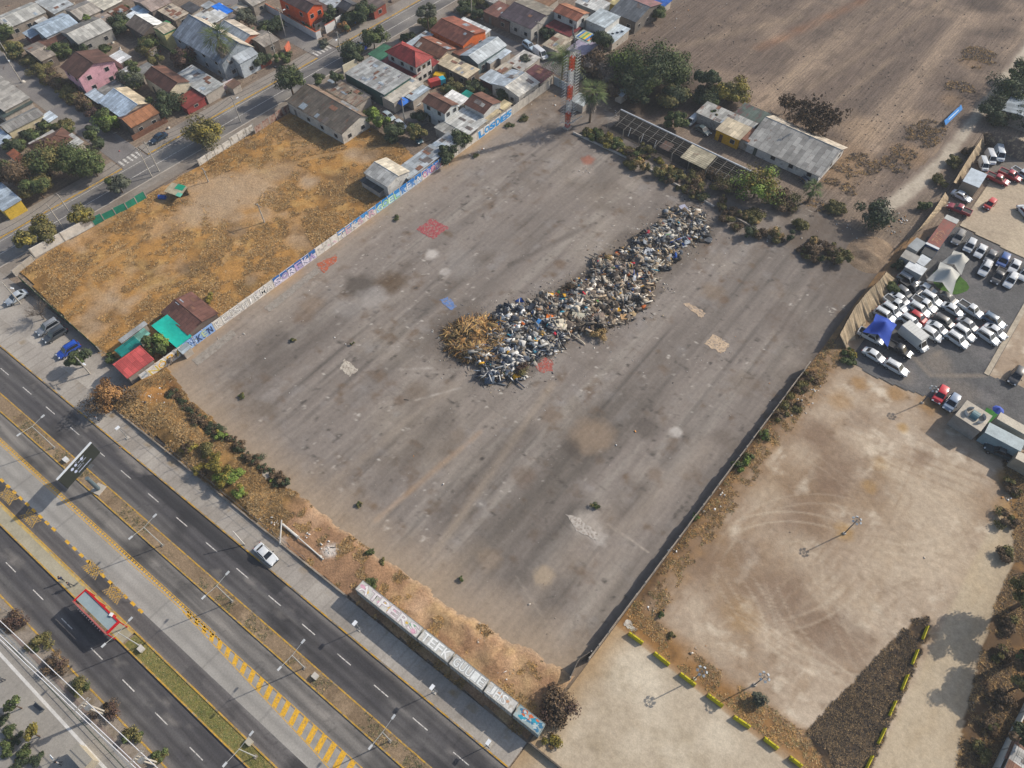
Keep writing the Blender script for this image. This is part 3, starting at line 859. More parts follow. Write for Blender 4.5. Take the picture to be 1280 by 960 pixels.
strip('kerb', X0, X1, -3.4, -3.2, -.02, .15, M_YEL)
strip('kerb', X0, X1, -13.5, -13.3, -.02, .22, M_YEL)
strip('kerb', X0, X1, -15.7, -15.5, -.02, .21, M_YEL)
strip('kerb', X0, X1, -22.3, -22.1, -.02, .15, M_YEL)
strip('kerb', X0, X1, -24.6, -24.2, -.02, .17, M('#7a6c63', .8, .2))
strip('road_marking', X0, -61.8, -13.85, -13.55, .19, .207, M('#b89d5c', .8, .2, 1, 6, stain='#9a8f78', stain_amt=.4))
strip('road_marking', X0, X1, -27.3, -26.9, .12, .136, M('#c6c3bd', .8, .15))
strip('paving_edge', X0, X1, -25.6, -25.5, .12, .137, M('#5d6a55', .8, .2))
# dashed lane lines
def dashes(T, xs, ln, w, mat_):
    mb = MB()
    for x in xs:
        q = [A(x - ln / 2, T - w / 2, .018), A(x + ln / 2, T - w / 2, .018), A(x + ln / 2, T + w / 2, .018), A(x - ln / 2, T + w / 2, .018)]
        mb.add(q, [(0, 1, 2, 3)])
    return tag(mb.build('road_marking', mat_), kind='structure')
dashes(2.15, [-42.4 + 7.25 * k for k in range(-24, 9)], 2.7, .13, M_WHITE)
dashes(-18.7, [-41.4 + 7.35 * k for k in range(-24, 9)], 2.7, .13, M_WHITE)
dashes(-10.95, [-101 + 1.85 * k for k in range(-60, 21) if not 8.2 < k < 9.5], .95, .42, M_YEL2)
dashes(-6.75, [-160 + .62 * k for k in range(0, 176)], .42, .3, M_YEL2)
dashes(-7.15, [-160 + 1.0 * k for k in range(0, 108)], .9, .12, M_YEL2)
dashes(-6.45, [-160 + 1.0 * k for k in range(0, 108)], .9, .1, M_YEL2)
mb = MB()
def tlow(x): return -7.2 - max(0.0, min(1.0, (x + 60) / 36)) * 2.1 - max(0, (x + 30)) * .03
def thi(x): return -6.75 + max(0, x + 60) * .004
for k in range(34):
    x = -58.5 + 1.78 * k
    q = [A(x + .55, tlow(x) + .05, .018), A(x + 1.4, tlow(x) + .05, .018), A(x + .75, thi(x) - .05, .018), A(x - .1, thi(x) - .05, .018)]
    mb.add(q, [(0, 1, 2, 3)])
for k in range(40):
    x = -59 + 1.6 * k
    mb.add([A(x, tlow(x) - .05, .018), A(x + 1.6, tlow(x + 1.6) - .05, .018), A(x + 1.6, tlow(x + 1.6) + .05, .018), A(x, tlow(x) + .05, .018)], [(0, 1, 2, 3)])
    mb.add([A(x, thi(x) - .05, .018), A(x + 1.6, thi(x + 1.6) - .05, .018), A(x + 1.6, thi(x + 1.6) + .05, .018), A(x, thi(x) + .05, .018)], [(0, 1, 2, 3)])
tag(mb.build('road_marking', M_YEL2), kind='structure')
# yellow cross-hatched boxes in the bus bay
mb = MB()
for px, py in ((10, 620), (38, 648), (116, 712), (143, 742)):
    p = Q(px, py); T0 = p.y - 0.066 * (p.x + 60)
    for i in range(-3, 4):
        for s in (-1, 1):
            a = A(p.x + i * .42 - .5, T0 - .85 * s, .018); b = A(p.x + i * .42 + .5, T0 + .85 * s, .018)
            d = (b - a).normalized(); n = Vector((-d.y, d.x, 0)) * .11
            up = Vector((0, 0, .002 * (s + 1)))
            mb.add([a - n + up, b - n + up, b + n + up, a + n + up], [(0, 1, 2, 3)])
tag(mb.build('road_marking', M('#b8902f', .8, .25, 2.5, 7, stain='#6b6661', stain_amt=.8)), kind='structure')

# --- the street behind the field and the lanes of the old quarter
def road_rect(name, x0, x1, y0, y1, z, col, lines=None, light='#8d8880'):
    def f(X, Y):
        c = base(X, col)
        c = blend(c, light, fbm(X, Y * .4, 3, 341) * 2.4 - 1.1)
        c = blend(c, '#4d4a49', fbm(X, Y, 5, 343) * 2.4 - 1.4)
        return c
    return sheet(name, x0, x1, y0, y1, 0.6, z, f, mat_=VC(fine=2.5, var=.18, bump=.15))
road_rect('street', -156.3, -148.3, -60, 330, .012, '#6b6866')
y2 = Q(110, 160).y
road_rect('side_street', -330, -156.3, y2 - 3.0, y2 + 3.2, .016, '#767270')
y3 = Q(350, 35).y
road_rect('side_street', -300, -156.3, y3 - 3.0, y3 + 3.0, .016, '#767270')
y4 = Q(600, 40).y
road_rect('side_street', -148.3, -96, y4 - 2.6, y4 + 2.6, .016, '#6f6b69')
y5 = Q(500, 150).y
road_rect('side_street', -148.3, -114, Q(470, 120).y - 2.2, Q(470, 120).y + 1.8, .016, '#6a6664')
def strip_xy(name, x0, x1, y0, y1, z0, z1, mat_):
    return tag(MB().box(x0, x1, y0, y1, z0, z1).build(name, mat_), kind='structure')
road_rect('pavement', -160.6, -156.6, -60, y2 - 3.4, .1, '#8a8279')
road_rect('pavement', -160.6, -156.6, y2 + 3.6, y3 - 3.4, .1, '#8a8279')
road_rect('pavement', -160.6, -156.6, y3 + 3.4, 330, .1, '#8a8279')
road_rect('pavement', -148.0, -144.6, -60, 330, .1, '#80766b')
strip_xy('kerb', -156.6, -156.3, -60, y2 - 3.4, -.02, .14, M_YEL); strip_xy('kerb', -156.6, -156.3, y2 + 3.6, y3 - 3.4, -.02, .14, M_YEL); strip_xy('kerb', -156.6, -156.3, y3 + 3.4, 330, -.02, .14, M_YEL)
strip_xy('kerb', -148.3, -148.0, -60, 330, -.02, .14, M_KERB)
strip_xy('road_marking', -152.0, -151.85, -60, 330, .0, .026, M_WHITE)
strip_xy('road_marking', -155.6, -155.5, -60, 330, .0, .026, M_WHITE)
mb = MB()
for yy, sgn in ((y2, 1), (y3, 1)):
    for k in range(5):
        mb.box(-159.5, -157.2, yy - 2.6 + k * 1.15, yy - 2.1 + k * 1.15, .0, .03)
tag(mb.build('zebra_crossing', M_WHITE), kind='structure')
# ------------------------------------------------------------------ walls and fences
def wall(name, label, pts, h, mat_, th=.16, cap=None, posts=None, cat='wall', group=None, base_z=0.0, hj=None):
    """a free-standing wall along surveyed ground points; panels one mesh, posts / coping their own parts"""
    P = [Vector((p[0], p[1], 0)) for p in pts]
    o = thing(name, label, cat, P[0], 0, group)
    mb = MB(); pm = MB(); cm = MB()
    for i, (a, b) in enumerate(zip(P[:-1], P[1:])):
        d = b - a; L = d.length; ang = math.atan2(d.y, d.x)
        n = max(1, int(round(L / (posts or 4.0))))
        for k in range(n):
            hh = h + (R.uniform(-hj, hj) if hj else 0)
            c = a + d * ((k + .5) / n) - P[0]
            mb.obox((c.x, c.y, hh / 2 + base_z), (L / n - (.0 if not posts else .02), th, hh), ang)
            if cap: cm.obox((c.x, c.y, hh + .045 + base_z), (L / n + .01, th + .1, .08), ang)
        if posts:
            for k in range(n + 1):
                c = a + d * (k / n) - P[0]
                MB().obox((c.x, c.y, (h + .08) / 2 + base_z), (.2, th + .09, h + .08), ang).build('post', M('#9a948b', .9, .2), o)
    mb.build('panel', mat_, o)
    if cap: cm.build('coping', cap, o)
    return o

# long painted wall on the west side of the plot: X = -100, painted face towards +X
WX = -100.05
M_CONC = M('#b5aea3', .9, .22, .5, 5, stain='#857d72', stain_amt=.3)
def letters(parent, txt, y0, y1, z0, z1, face_x, cols, name='graffiti', outline='#26252a', jit=.0):
    """sprayed letters on a face towards +X, from y0 to y1 (read along +Y)"""
    n = len(txt)
    w = (y1 - y0) / n
    for i, ch in enumerate(txt):
        if ch == ' ': continue
        za, zb, ov = z0 + R.uniform(-.15, .2), z1 + R.uniform(-.3, .12), R.uniform(-.08, .1)
        for k, (c, off, dx) in enumerate(((outline, .05, .012), (cols[i % len(cols)], .012, .022))):
            me, wd = text_mesh(ch, 1.0, M(c, .8, .15, 2, 9), offset=off)
            xs = [v.co.x for v in me.vertices]; ys = [v.co.y for v in me.vertices]
            if not xs: continue
            ax, bx, ay, by = min(xs), max(xs), min(ys), max(ys)
            for v in me.vertices:
                u = (v.co.x - ax) / max(bx - ax, .01); t = (v.co.y - ay) / max(by - ay, .01)
                e = .04 if k else 0.0
                v.co = (face_x + dx + .0015 * i, y0 + w * (i + .03 - ov + e + (u + .12 * (t - .5) * (i % 3 - 1)) * (.94 + 2 * ov - 2 * e)), za + (zb - za) * (e + t * (1 - 2 * e)))
            me.flip_normals() if False else None
            link(name, me, parent)

def stretch_of_wall(label, y0, y1, h, ground, top=None, txt=None, cols=None, outline='#26252a', blobs=None, panelcol=None, span=None):
    o = thing('painted_wall', label, 'wall', (WX, y0, 0), 0, 'stretches of the long wall beside the asphalt plot')
    mb = MB(); pm = MB()
    n = max(1, int(round((y1 - y0) / 2.05)))
    for k in range(n):
        a = (y1 - y0) * k / n; b = (y1 - y0) * (k + 1) / n
        mb.box(-.06, .06, a + .01, b - .01, 0, h + R.uniform(-.03, .03))
        MB().box(-.1, .085, a - .08, a + .08, 0, h + .1).build('post', M_CONC, o)
    mb.build('panel', ground, o)
    if top:
        t = MB()
        for k in range(n):
            a = (y1 - y0) * k / n; b = (y1 - y0) * (k + 1) / n
            t.box(-.075, .068, a + .1, b - .1, h * .62, h + .012)
        t.build('painted_band', M(top, .8, .25, 1.5, 6), o)
    if blobs:
        for col, m_ in blobs:
            for k in range(m_):
                b = MB(); yc = R.uniform(.3, y1 - y0 - .3); zc = R.uniform(.35, h - .3); r = R.uniform(.15, .42)
                pts = [(0.068 + .001 * len(o.children) + .0004 * k, yc + r * R.uniform(.6, 1.5) * math.cos(a), max(.05, min(h - .03, zc + r * R.uniform(.5, 1.1) * math.sin(a)))) for a in [i * math.pi / 5 for i in range(10)]]
                b.add(pts, [tuple(range(10))])
                b.build('paint_patch', M(col, .8, .2, 2, 8), o)
    if txt:
        s = span or (.3, y1 - y0 - .3)
        letters(o, txt, s[0], s[1], .25, h - .2, .075, cols, outline=outline)
    return o
WH = 2.3
def yq(px, py): return Q(px, py, 1.2).y
Y_ = [13.4, yq(192, 474), yq(238, 442), yq(272, 412), yq(345, 357), yq(398, 318), yq(422, 296), yq(470, 262), yq(500, 240), yq(528, 221), yq(559, 202)]
M_WP = M('#cfcac2', .85, .2, .8, 6, stain='#a79f94', stain_amt=.25)
stretch_of_wall('pale grey end of the long wall beside the red-roofed hut', Y_[0], Y_[1], WH, M('#c3c4c4', .85, .2), blobs=[('#8d98a5', 6)])
stretch_of_wall('stretch of wall with yellow bubble letters by the red-roofed hut', Y_[1], Y_[2], WH, M_WP, txt='NOPA', cols=['#c9b25a', '#d9a41f', '#d9a41f', '#d8b648'], outline='#e9e4da', blobs=[('#b9b05e', 5)])
stretch_of_wall('light blue stretch of wall with dark scribbles below the rusty shed', Y_[2], Y_[3], WH, M('#88a9d8', .85, .2), txt='BSKEN', cols=['#2c3550', '#a9c3ea', '#32405e', '#b6c79a', '#2c3550'], outline='#5f7fb8', blobs=[('#b9c79a', 6), ('#3a4666', 6)])
stretch_of_wall('stretch of white wall with thin grey block lettering', Y_[3], Y_[4], WH, M_WP, txt='KEOSHTRMA', cols=['#d9d6d0'], outline='#77757a', blobs=[('#b9b4b8', 8)])
stretch_of_wall('white wall stretch with blue top and violet lettering', Y_[4], Y_[5], WH, M('#cbc6d2', .85, .2), top='#2d64a0', txt='SOREKA', cols=['#d8d2e2', '#b7a3cc'], outline='#46517f')
stretch_of_wall('short bare white stretch of wall near the orange ground patch', Y_[5], Y_[6], WH, M_WP, blobs=[('#c9a7b0', 5), ('#a9a5a2', 5)])
stretch_of_wall('wall stretch with blue top band and faint pink tags', Y_[6], Y_[7], WH, M_WP, top='#3f86c2', txt='TEKSAR', cols=['#dcd5d2', '#c9a5b0'], outline='#8d8a92')
stretch_of_wall('wall stretch with pale green lettering on blue', Y_[7], Y_[8], WH, M('#9cc3dd', .85, .2), top='#2c7fc0', txt='GOEL', cols=['#cfe6c4', '#a8d29a'], outline='#3f77a0')
stretch_of_wall('blue and white stretch of wall just below the white shed', Y_[8], Y_[9], WH, M('#b9c9d8', .85, .2), top='#2a74b8', txt='REKA', cols=['#5d92cf', '#d5d9dc'], outline='#3b62a0')
stretch_of_wall('white wall stretch with red and violet tag and blue top edge', Y_[9], Y_[10], WH, M('#d2cfcc', .85, .2), top='#2c6fb0', txt='ORBDA', cols=['#c86c8c', '#8a76c0'], outline='#dad7d4')
Yb = [yq(570, 196), yq(603, 173), yq(646, 142), yq(693, 107)]
stretch_of_wall('bare concrete stretch of wall below the pale roofs and round trees', Yb[0], Yb[1], WH, M('#c2bcb2', .9, .2), blobs=[('#a59d92', 6)])
stretch_of_wall('white wall stretch with big bright blue letters at its top end', Yb[1], Yb[2], WH, M('#cfd0cf', .85, .2), txt='LOSDE5', cols=['#2f93d6', '#3a9fdf'], outline='#1f6fb2')
stretch_of_wall('plain pale stretch of wall leading to the red and white mast', Yb[2], Yb[3], WH, M('#bcb5aa', .9, .2))
wall('short_wall', 'short grey wall closing the corner behind the red and white mast', [Q(692, 105), Q(716, 118)], 2.2, M('#a9b0b3', .9, .2), posts=2.1)

# thin wall on the east side of the plot
e0, e1 = Q(723, 835), Q(1068, 372)
wall('plot_wall', 'thin dark grey wall along the right side of the asphalt plot', [(-7.75, 26.5), (-7.75, 60), (-7.7, 95)], 2.1, M('#8d8377', .9, .3), th=.1, posts=2.4, hj=.3)
wall('wire_fence', 'bent grey wire fence at the bottom corner of the asphalt plot', [Q(738, 818), Q(722, 828), Q(712, 850)], 1.9, M('#6f675e', .8, .3), th=.06, posts=2.2)

# pavement-side low wall of the bank
pts = [A(x, 9.1) for x in (-99, -80, -60, -41.5)]
wall('low_wall', 'low broken wall between the pavement and the weedy bank', [(p.x, p.y) for p in pts], .55, M('#8c8072', .9, .3), th=.25, hj=.12)
pts = [A(x, 9.15) for x in (-7.6, 2, 14)]
wall('low_wall', 'low dark wall beside the sandy yard at the bottom edge', [(p.x, p.y) for p in pts], .8, M('#5f574e', .9, .3), th=.2)

# metal units along the pavement, roofs sprayed with letters
def metal_unit(label, xa, xb, h, col, txt, cols, outline, side='#7d7f7c', blobs=None):
    a = A(xa, 10.35); o = thing('metal_container', label, 'container', (a.x, a.y, 0), AV, 'row of metal containers along the pavement')
    L = (xb - xa) / math.cos(AV) - .08; Wd = 1.65
    MB().box(0, L, 0, Wd, .1, h).build('body', [M(col, .6, .18, .8, 5, stain='#9d968a', stain_amt=.4)], o)
    rb = MB()
    n = int(L / .55)
    for k in range(n + 1): rb.box(k * L / n - .035, k * L / n + .035, -.03, 0.0, .2, h - .1)
    rb.box(-.03, L + .03, -.035, .02, h - .1, h + .03); rb.box(-.03, L + .03, Wd - .02, Wd + .035, h - .1, h + .03)
    rb.box(-.03, .03, .0, Wd, h - .08, h + .028); rb.box(L - .03, L + .03, .0, Wd, h - .08, h + .028)
    rb.build('side_rib', M(side, .6, .2), o)
    for sx in (.0, L - .16):
        for sy in (0, Wd - .16): MB().box(sx - .01, sx + .17, sy - .01, sy + .17, 0, .12).build('corner_foot', M('#4a4846', .7, .2), o)
    n = len(txt); w = (L - .5) / n
    for i, ch in enumerate(txt):
        if ch == ' ': continue
        for k, (c, off) in enumerate(((outline, .055), (cols[i % len(cols)], .015))):
            me, wd = text_mesh(ch, 1.0, M(c, .8, .15, 2, 9), offset=off)
            xs = [v.co.x for v in me.vertices]; ys = [v.co.y for v in me.vertices]
            ax, bx, ay, by = min(xs), max(xs), min(ys), max(ys)
            e = .05 if k else 0
            for v in me.vertices:
                u = (v.co.x - ax) / max(bx - ax, .01); t = (v.co.y - ay) / max(by - ay, .01)
                v.co = (.25 + w * (i + .02 + e + u * (.96 - 2 * e)), .12 + (Wd - .24) * (e + t * (1 - 2 * e)), h + .006 + .006 * k)
            link('graffiti', me, o)
    if blobs:
        for j, (col2, m_) in enumerate(blobs):
            for k in range(m_):
                b = MB(); xc = R.uniform(.5, L - .5); yc = R.uniform(.35, Wd - .35); r = R.uniform(.15, .38)
                b.add([(xc + r * R.uniform(.7, 1.8) * math.cos(t), max(.06, min(Wd - .06, yc + r * R.uniform(.5, 1.2) * math.sin(t))), h + .003 + .0007 * k + .004 * j) for t in [i * math.pi / 5 for i in range(10)]], [tuple(range(10))])
                b.build('paint_patch', M(col2, .8, .2, 2, 8), o)
    return o
metal_unit('long pale container with big white bubble letters on its roof', -40.4, -28.4, 3.0, '#bcbab3', 'ATPERS', ['#d5d2cd', '#cfc9c6'], '#a08d94', blobs=[('#c9a94a', 5), ('#6f9a7a', 4), ('#c79aa8', 5)])
metal_unit('grey container with white and grey letters, second from the pale long one', -28.2, -22.6, 3.02, '#bcbab3', 'TEFK', ['#dadad6'], '#a3a8a6')
metal_unit('grey container with square outlined letters in the middle of the row', -22.4, -16.4, 2.98, '#bcbab3', 'GUUIE', ['#d0d2ce'], '#7d8083')
metal_unit('grey container with white letters and a bare rusty end', -16.2, -11.4, 3.03, '#bcbab3', 'JHS ', ['#d0d0cb'], '#97999a', blobs=[('#b58a68', 3)])
metal_unit('container with teal and orange paint at the tree end of the row', -11.2, -6.9, 2.97, '#8fa0a0', ' ', ['#ffffff'], '#000000', blobs=[('#3d6f8c', 12), ('#b8603a', 5), ('#a9b5b5', 8), ('#2f8fa6', 5)])

# concrete wall pieces round the dry field
Mw = M('#c4bfb6', .9, .2, .8, 5, stain='#8e867a', stain_amt=.4)
wall('panel_wall', 'long pale concrete wall panel at the left corner of the dry field', [Q(44, 322), Q(118, 282)], 2.4, M('#cfc8bd', .9, .15), th=.2, posts=6)
wall('panel_wall', 'row of tilted white panels between the street and the dry field', [Q(250, 208), Q(318, 163)], 1.9, Mw, th=.12, posts=2.4, hj=.25)
wall('panel_wall', 'rusty and grey sheet fence beside the derelict house', [Q(320, 168), Q(372, 132)], 1.9, M('#9b8678', .85, .3, .7, 4, stain='#6f3a30', stain_amt=.6), th=.08, posts=2.2, hj=.15)
wall('shade_fence', 'green shade-net fence on posts at the edge of the dry field', [Q(116, 283), Q(160, 262), Q(184, 248)], 1.9, M('#1e7a62', .85, .25), th=.05, posts=3.0, cat='fence', hj=.2)
wall('shade_fence', 'dark green net fence between parked cars and the dry field', [Q(28, 352), Q(72, 392), Q(126, 440)], 1.7, M('#35502f', .85, .3), th=.05, posts=3.0, cat='fence')
wall('front_wall', 'low grey wall from the dry field corner to the street', [Q(20, 345), Q(44, 326)], 1.6, M('#9d958a', .9, .2), th=.2, posts=3)
# walls in the old quarter
wall('garden_wall', 'white garden wall with orange coping round the orange house', [Q(332, 12), Q(396, 49), Q(402, 46)], 2.0, M('#c9c8c6', .9, .12), th=.2, cap=M('#b56a48', .8, .2))
wall('garden_wall', 'white gate wall with red trim facing the tree-lined street', [Q(408, 42), Q(420, 35)], 2.3, M('#d2d0cc', .9, .1), th=.2, cap=M('#a75a44', .8, .2))
wall('garden_wall', 'second white gate wall beside the yellow sign', [Q(421, 33), Q(429, 28)], 2.3, M('#d2d0cc', .9, .1), th=.2)
wall('garden_wall', 'white and pink wall along the street in front of the patched roof', [Q(252, 127), Q(294, 107)], 2.0, M('#d3cbc9', .9, .15, .5, 5, stain='#cf9db5', stain_amt=.5), th=.2, posts=3)
wall('garden_wall', 'brown hedge-topped wall in front of the porch with the awning', [Q(167, 176), Q(210, 152)], 1.3, M('#6d4c3c', .9, .25), th=.2)
wall('garden_wall', 'cream wall with black lettering by the green-sided workshop', [Q(430, 92), Q(448, 83)], 2.3, M('#d5cdb4', .9, .12), th=.15)
wall('brick_wall', 'red brick wall piece at the street corner', [Q(327, 86), Q(340, 79)], 1.9, M('#a65a44', .9, .2), th=.2)
wall('brick_wall', 'small orange brick pillar wall by the crossing lane', [Q(358, 68), Q(363, 60)], 2.0, M('#b5644a', .9, .2), th=.3)
wall('brick_wall', 'long brown boundary wall across the dark yard', [Q(556, 84), Q(584, 104)], 2.6, M('#5d5048', .9, .2), th=.2, posts=3)
wall('low_kerb_wall', 'white kerb wall edging the shrub bed at the back of the plot', [(-84, 123.3), (-65, 124.0)], .45, M('#a9a29a', .9, .2), th=.3)
wall('low_kerb_wall', 'broken white kerb wall below the yellow bush', [(-63.5, 124.0), (-44, 122.4)], .4, M('#b0a9a0', .9, .2), th=.3)
wall('low_kerb_wall', 'rubble kerb wall at the dark back corner', [(-42, 122.2), (-28, 121.6)], .5, M('#8a8278', .9, .3), th=.4, hj=.2)

# billowing cloth fence of the car yard
def cloth_fence(label, pts_top, pts_foot, h, col='#9a8970', n=110):
    T_ = [Q(*p, h) for p in pts_top]; F_ = [Q(*p, .1) for p in pts_foot]
    o = thing('cloth_fence', label, 'fence', (T_[0].x, T_[0].y, 0), 0, 'cloth fences round the car yards')
    def along(P, t):
        t = t * (len(P) - 1); i = min(int(t), len(P) - 2); return P[i].lerp(P[i + 1], t - i)
    V = []; k = 9
    for i in range(n + 1):
        a = along(T_, i / n); b = along(F_, i / n)
        for j in range(k):
            s = j / (k - 1)
            p = a.lerp(b, s ** 1.15)
            w = math.sin(i * .95 + 2.2 * math.sin(i * .29)) * .3 * (s + .1) + .35 * math.sin(i * .41 + s * 2.2) * s
            d = (b - a); d.z = 0
            if d.length > .01: p = p + d.normalized() * w
            p.z = max(.05, p.z + .18 * math.sin(i * 2.3) * (1 - s))
            V.append((p.x - T_[0].x, p.y - T_[0].y, p.z))
    F = [(i * k + j, (i + 1) * k + j, (i + 1) * k + j + 1, i * k + j + 1) for i in range(n) for j in range(k - 1)]
    mb = MB(); mb.add(V, F)
    mb.build('cloth', M(col, .95, .22, .6, 3, stain='#aa9a80', stain_amt=.4), o, smooth=True)
    pm = MB()
    for i in range(0, n + 1, 12):
        a = along(T_, i / n)
        MB().tube((a.x - T_[0].x - .08, a.y - T_[0].y - .05, 0), (a.x - T_[0].x - .08, a.y - T_[0].y - .05, h + .3), .05, n=5).build('post', M('#4a443e', .8, .2), o)
    return o
cloth_fence('long billowing tan cloth fence between the plot and the parked cars', [(1050, 418), (1068, 385), (1085, 364), (1100, 350), (1108, 340)], [(1056, 436), (1076, 416), (1095, 386), (1108, 372), (1120, 350)], 3.2)
cloth_fence('tan cloth fence above the containers, beside the rubbish bank', [(1128, 308), (1150, 285), (1168, 262), (1182, 240)], [(1138, 296), (1156, 284), (1176, 262), (1188, 246)], 2.4, n=70)
cloth_fence('tan cloth fence along the dirt track by the white vans', [(1192, 228), (1206, 205), (1222, 180), (1228, 172)], [(1198, 232), (1210, 212), (1226, 190), (1232, 180)], 3.0, n=70)
cloth_fence('grey-brown cloth fence behind the three white vans', [(1229, 166), (1250, 166), (1285, 178)], [(1229, 178), (1250, 190), (1285, 204)], 4.0, col='#6b6058', n=70)
# ------------------------------------------------------------------ houses, sheds, roofs
HN = [0]
def house(label, pts, h, kind='flat', ridge='x', rise=1.2, roof='#8d8c88', roof2=None, wallc='#a89f94', rust=.15, over=.25, wins=True, name='house', cat='house',
          off=0.0, group=None, patches=0, win_n=None, tilt=.25, door=True, roughness=.65, eave_thick=.09, rustcol='#6b4534', face='both', trim=None):
    HN[0] += 1
    h = h + .004 * (HN[0] % 23)
    q = [Q(x, y, h) for x, y in pts]
    x0, x1 = min(p.x for p in q), max(p.x for p in q); y0, y1 = min(p.y for p in q), max(p.y for p in q)
    if x0 < -101.5 and x1 > -100.45 and 5 < y0 < 140: x1 = -100.45
    cx, cy = (x0 + x1) / 2, (y0 + y1) / 2; a, b = (x1 - x0) / 2, (y1 - y0) / 2
    o = thing(name, label, cat, (cx, cy, 0), 0, group)
    wa, wb = max(a - over, .4), max(b - over, .4)
    mr = ROOF(roof, ridge, roughness, rust, R.choice([.8, 1.0, 1.2]), rustcol=rustcol)
    mr2 = ROOF(roof2, ridge, roughness, rust, 1.0, rustcol=rustcol) if roof2 else mr
    mw = M(wallc, .9, .16, .5, 4, stain=tuple(v * .6 for v in C(wallc)), stain_amt=.25)
    wm = MB()
    def patch_on(fn, nn, mb):
        for k in range(nn):
            u, v = R.uniform(-.8, .8) * a, R.uniform(-.8, .8) * b
            du, dv = R.uniform(.3, 1.1), R.uniform(.3, .9)
            cs = [(u - du, v - dv), (u + du, v - dv), (u + du, v + dv), (u - du, v + dv)]
            cs = [(max(-a, min(a, x)), max(-b, min(b, y))) for x, y in cs]
            mb.append(MB().slab(*[(x, y, fn(x, y) + .03 + .006 * k) for x, y in cs], .025))
    pmb = []
    if kind == 'flat':
        ht = h - tilt
        zf = (lambda x, y: h - tilt + tilt * (y + b) / (2 * b)) if ridge == 'x' else (lambda x, y: h - tilt + tilt * (a - x) / (2 * a))
        wm.add([(-wa, -wb, 0), (wa, -wb, 0), (wa, wb, 0), (-wa, wb, 0)] + [(x, y, zf(x, y) - eave_thick) for x, y in ((-wa, -wb), (wa, -wb), (wa, wb), (-wa, wb))],
               [(3, 2, 1, 0), (4, 5, 6, 7), (0, 1, 5, 4), (1, 2, 6, 5), (2, 3, 7, 6), (3, 0, 4, 7)])
        rm = MB().slab(*[(x, y, zf(x, y)) for x, y in ((-a, -b), (a, -b), (a, b), (-a, b))], eave_thick)
        rm.build('roof', mr, o)
        if patches: patch_on(zf, patches, pmb)
        top = h - tilt
    elif kind == 'gable':
        if ridge == 'x':
            yr = off * b
            s0, s1 = rise / (yr + b), rise / (b - yr)
            zf = lambda x, y: h + ((y + b) * s0 if y < yr else (b - y) * s1)
            wm.add([(-wa, -wb, 0), (wa, -wb, 0), (wa, wb, 0), (-wa, wb, 0), (-wa, -wb, zf(0, -wb) - .1), (wa, -wb, zf(0, -wb) - .1), (wa, wb, zf(0, wb) - .1), (-wa, wb, zf(0, wb) - .1), (-wa, yr, h + rise - .1), (wa, yr, h + rise - .1)],
                   [(3, 2, 1, 0), (0, 1, 5, 4), (2, 3, 7, 6), (1, 2, 6, 9, 5), (3, 0, 4, 8, 7), (4, 5, 9, 8), (8, 9, 6, 7)])
            r1 = MB().slab((-a, -b, h), (a, -b, h), (a, yr, h + rise), (-a, yr, h + rise), eave_thick)
            r2 = MB().slab((-a, yr, h + rise + .002), (a, yr, h + rise + .002), (a, b, h), (-a, b, h), eave_thick)
            cap = MB().tube((-a - .03, yr, h + rise + .02), (a + .03, yr, h + rise + .02), .07, n=5)
        else:
            xr = off * a
            s0, s1 = rise / (xr + a), rise / (a - xr)
            zf = lambda x, y: h + ((x + a) * s0 if x < xr else (a - x) * s1)
            wm.add([(-wa, -wb, 0), (wa, -wb, 0), (wa, wb, 0), (-wa, wb, 0), (-wa, -wb, zf(-wa, 0) - .1), (wa, -wb, zf(wa, 0) - .1), (wa, wb, zf(wa, 0) - .1), (-wa, wb, zf(-wa, 0) - .1), (xr, -wb, h + rise - .1), (xr, wb, h + rise - .1)],
                   [(3, 2, 1, 0), (1, 2, 6, 5), (3, 0, 4, 7), (0, 1, 5, 8, 4), (2, 3, 7, 9, 6), (5, 6, 9, 8), (8, 9, 7, 4)])
            r1 = MB().slab((xr, -b, h + rise), (a, -b, h), (a, b, h), (xr, b, h + rise), eave_thick)
            r2 = MB().slab((-a, -b, h), (xr, -b, h + rise + .002), (xr, b, h + rise + .002), (-a, b, h), eave_thick)
            cap = MB().tube((xr, -b - .03, h + rise + .02), (xr, b + .03, h + rise + .02), .07, n=5)
        r1.build('roof', mr, o); r2.build('roof', mr2, o)
        cap.build('ridge_cap', M(tuple(min(.8, v * 1.25) for v in C(roof)), .7, .2), o)
        if patches: patch_on(zf, patches, pmb)
        top = h
    else:  # hip
        rl = max(0.0, (a - b) if a > b else 0.0); rw = max(0.0, (b - a) if b > a else 0.0)
        rl = max(rl, .3 * a) if a >= b else 0.05; rw = max(rw, .3 * b) if b > a else 0.05
        t = [(-rl, -rw), (rl, -rw), (rl, rw), (-rl, rw)]
        wm.box(-wa, wa, -wb, wb, 0, h - .1)
        for i, ((p0, p1), (t0, t1)) in enumerate(zip((((-a, -b), (a, -b)), ((a, -b), (a, b)), ((a, b), (-a, b)), ((-a, b), (-a, -b))), ((t[0], t[1]), (t[1], t[2]), (t[2], t[3]), (t[3], t[0])))):
            MB().slab((*p0, h), (*p1, h), (*t1, h + rise), (*t0, h + rise), eave_thick).build('roof', ROOF(roof, 'x' if i % 2 == 0 else 'y', roughness, rust), o)
        hc = MB()
        for p0, t0 in zip(((-a, -b), (a, -b), (a, b), (-a, b)), t): hc.tube((*p0, h + .03), (*t0, h + rise + .03), .08, n=5)
        hc.build('ridge_cap', M(tuple(v * 1.15 for v in C(roof)), .7, .2), o)
        top = h
    wm.build('wall', mw, o)
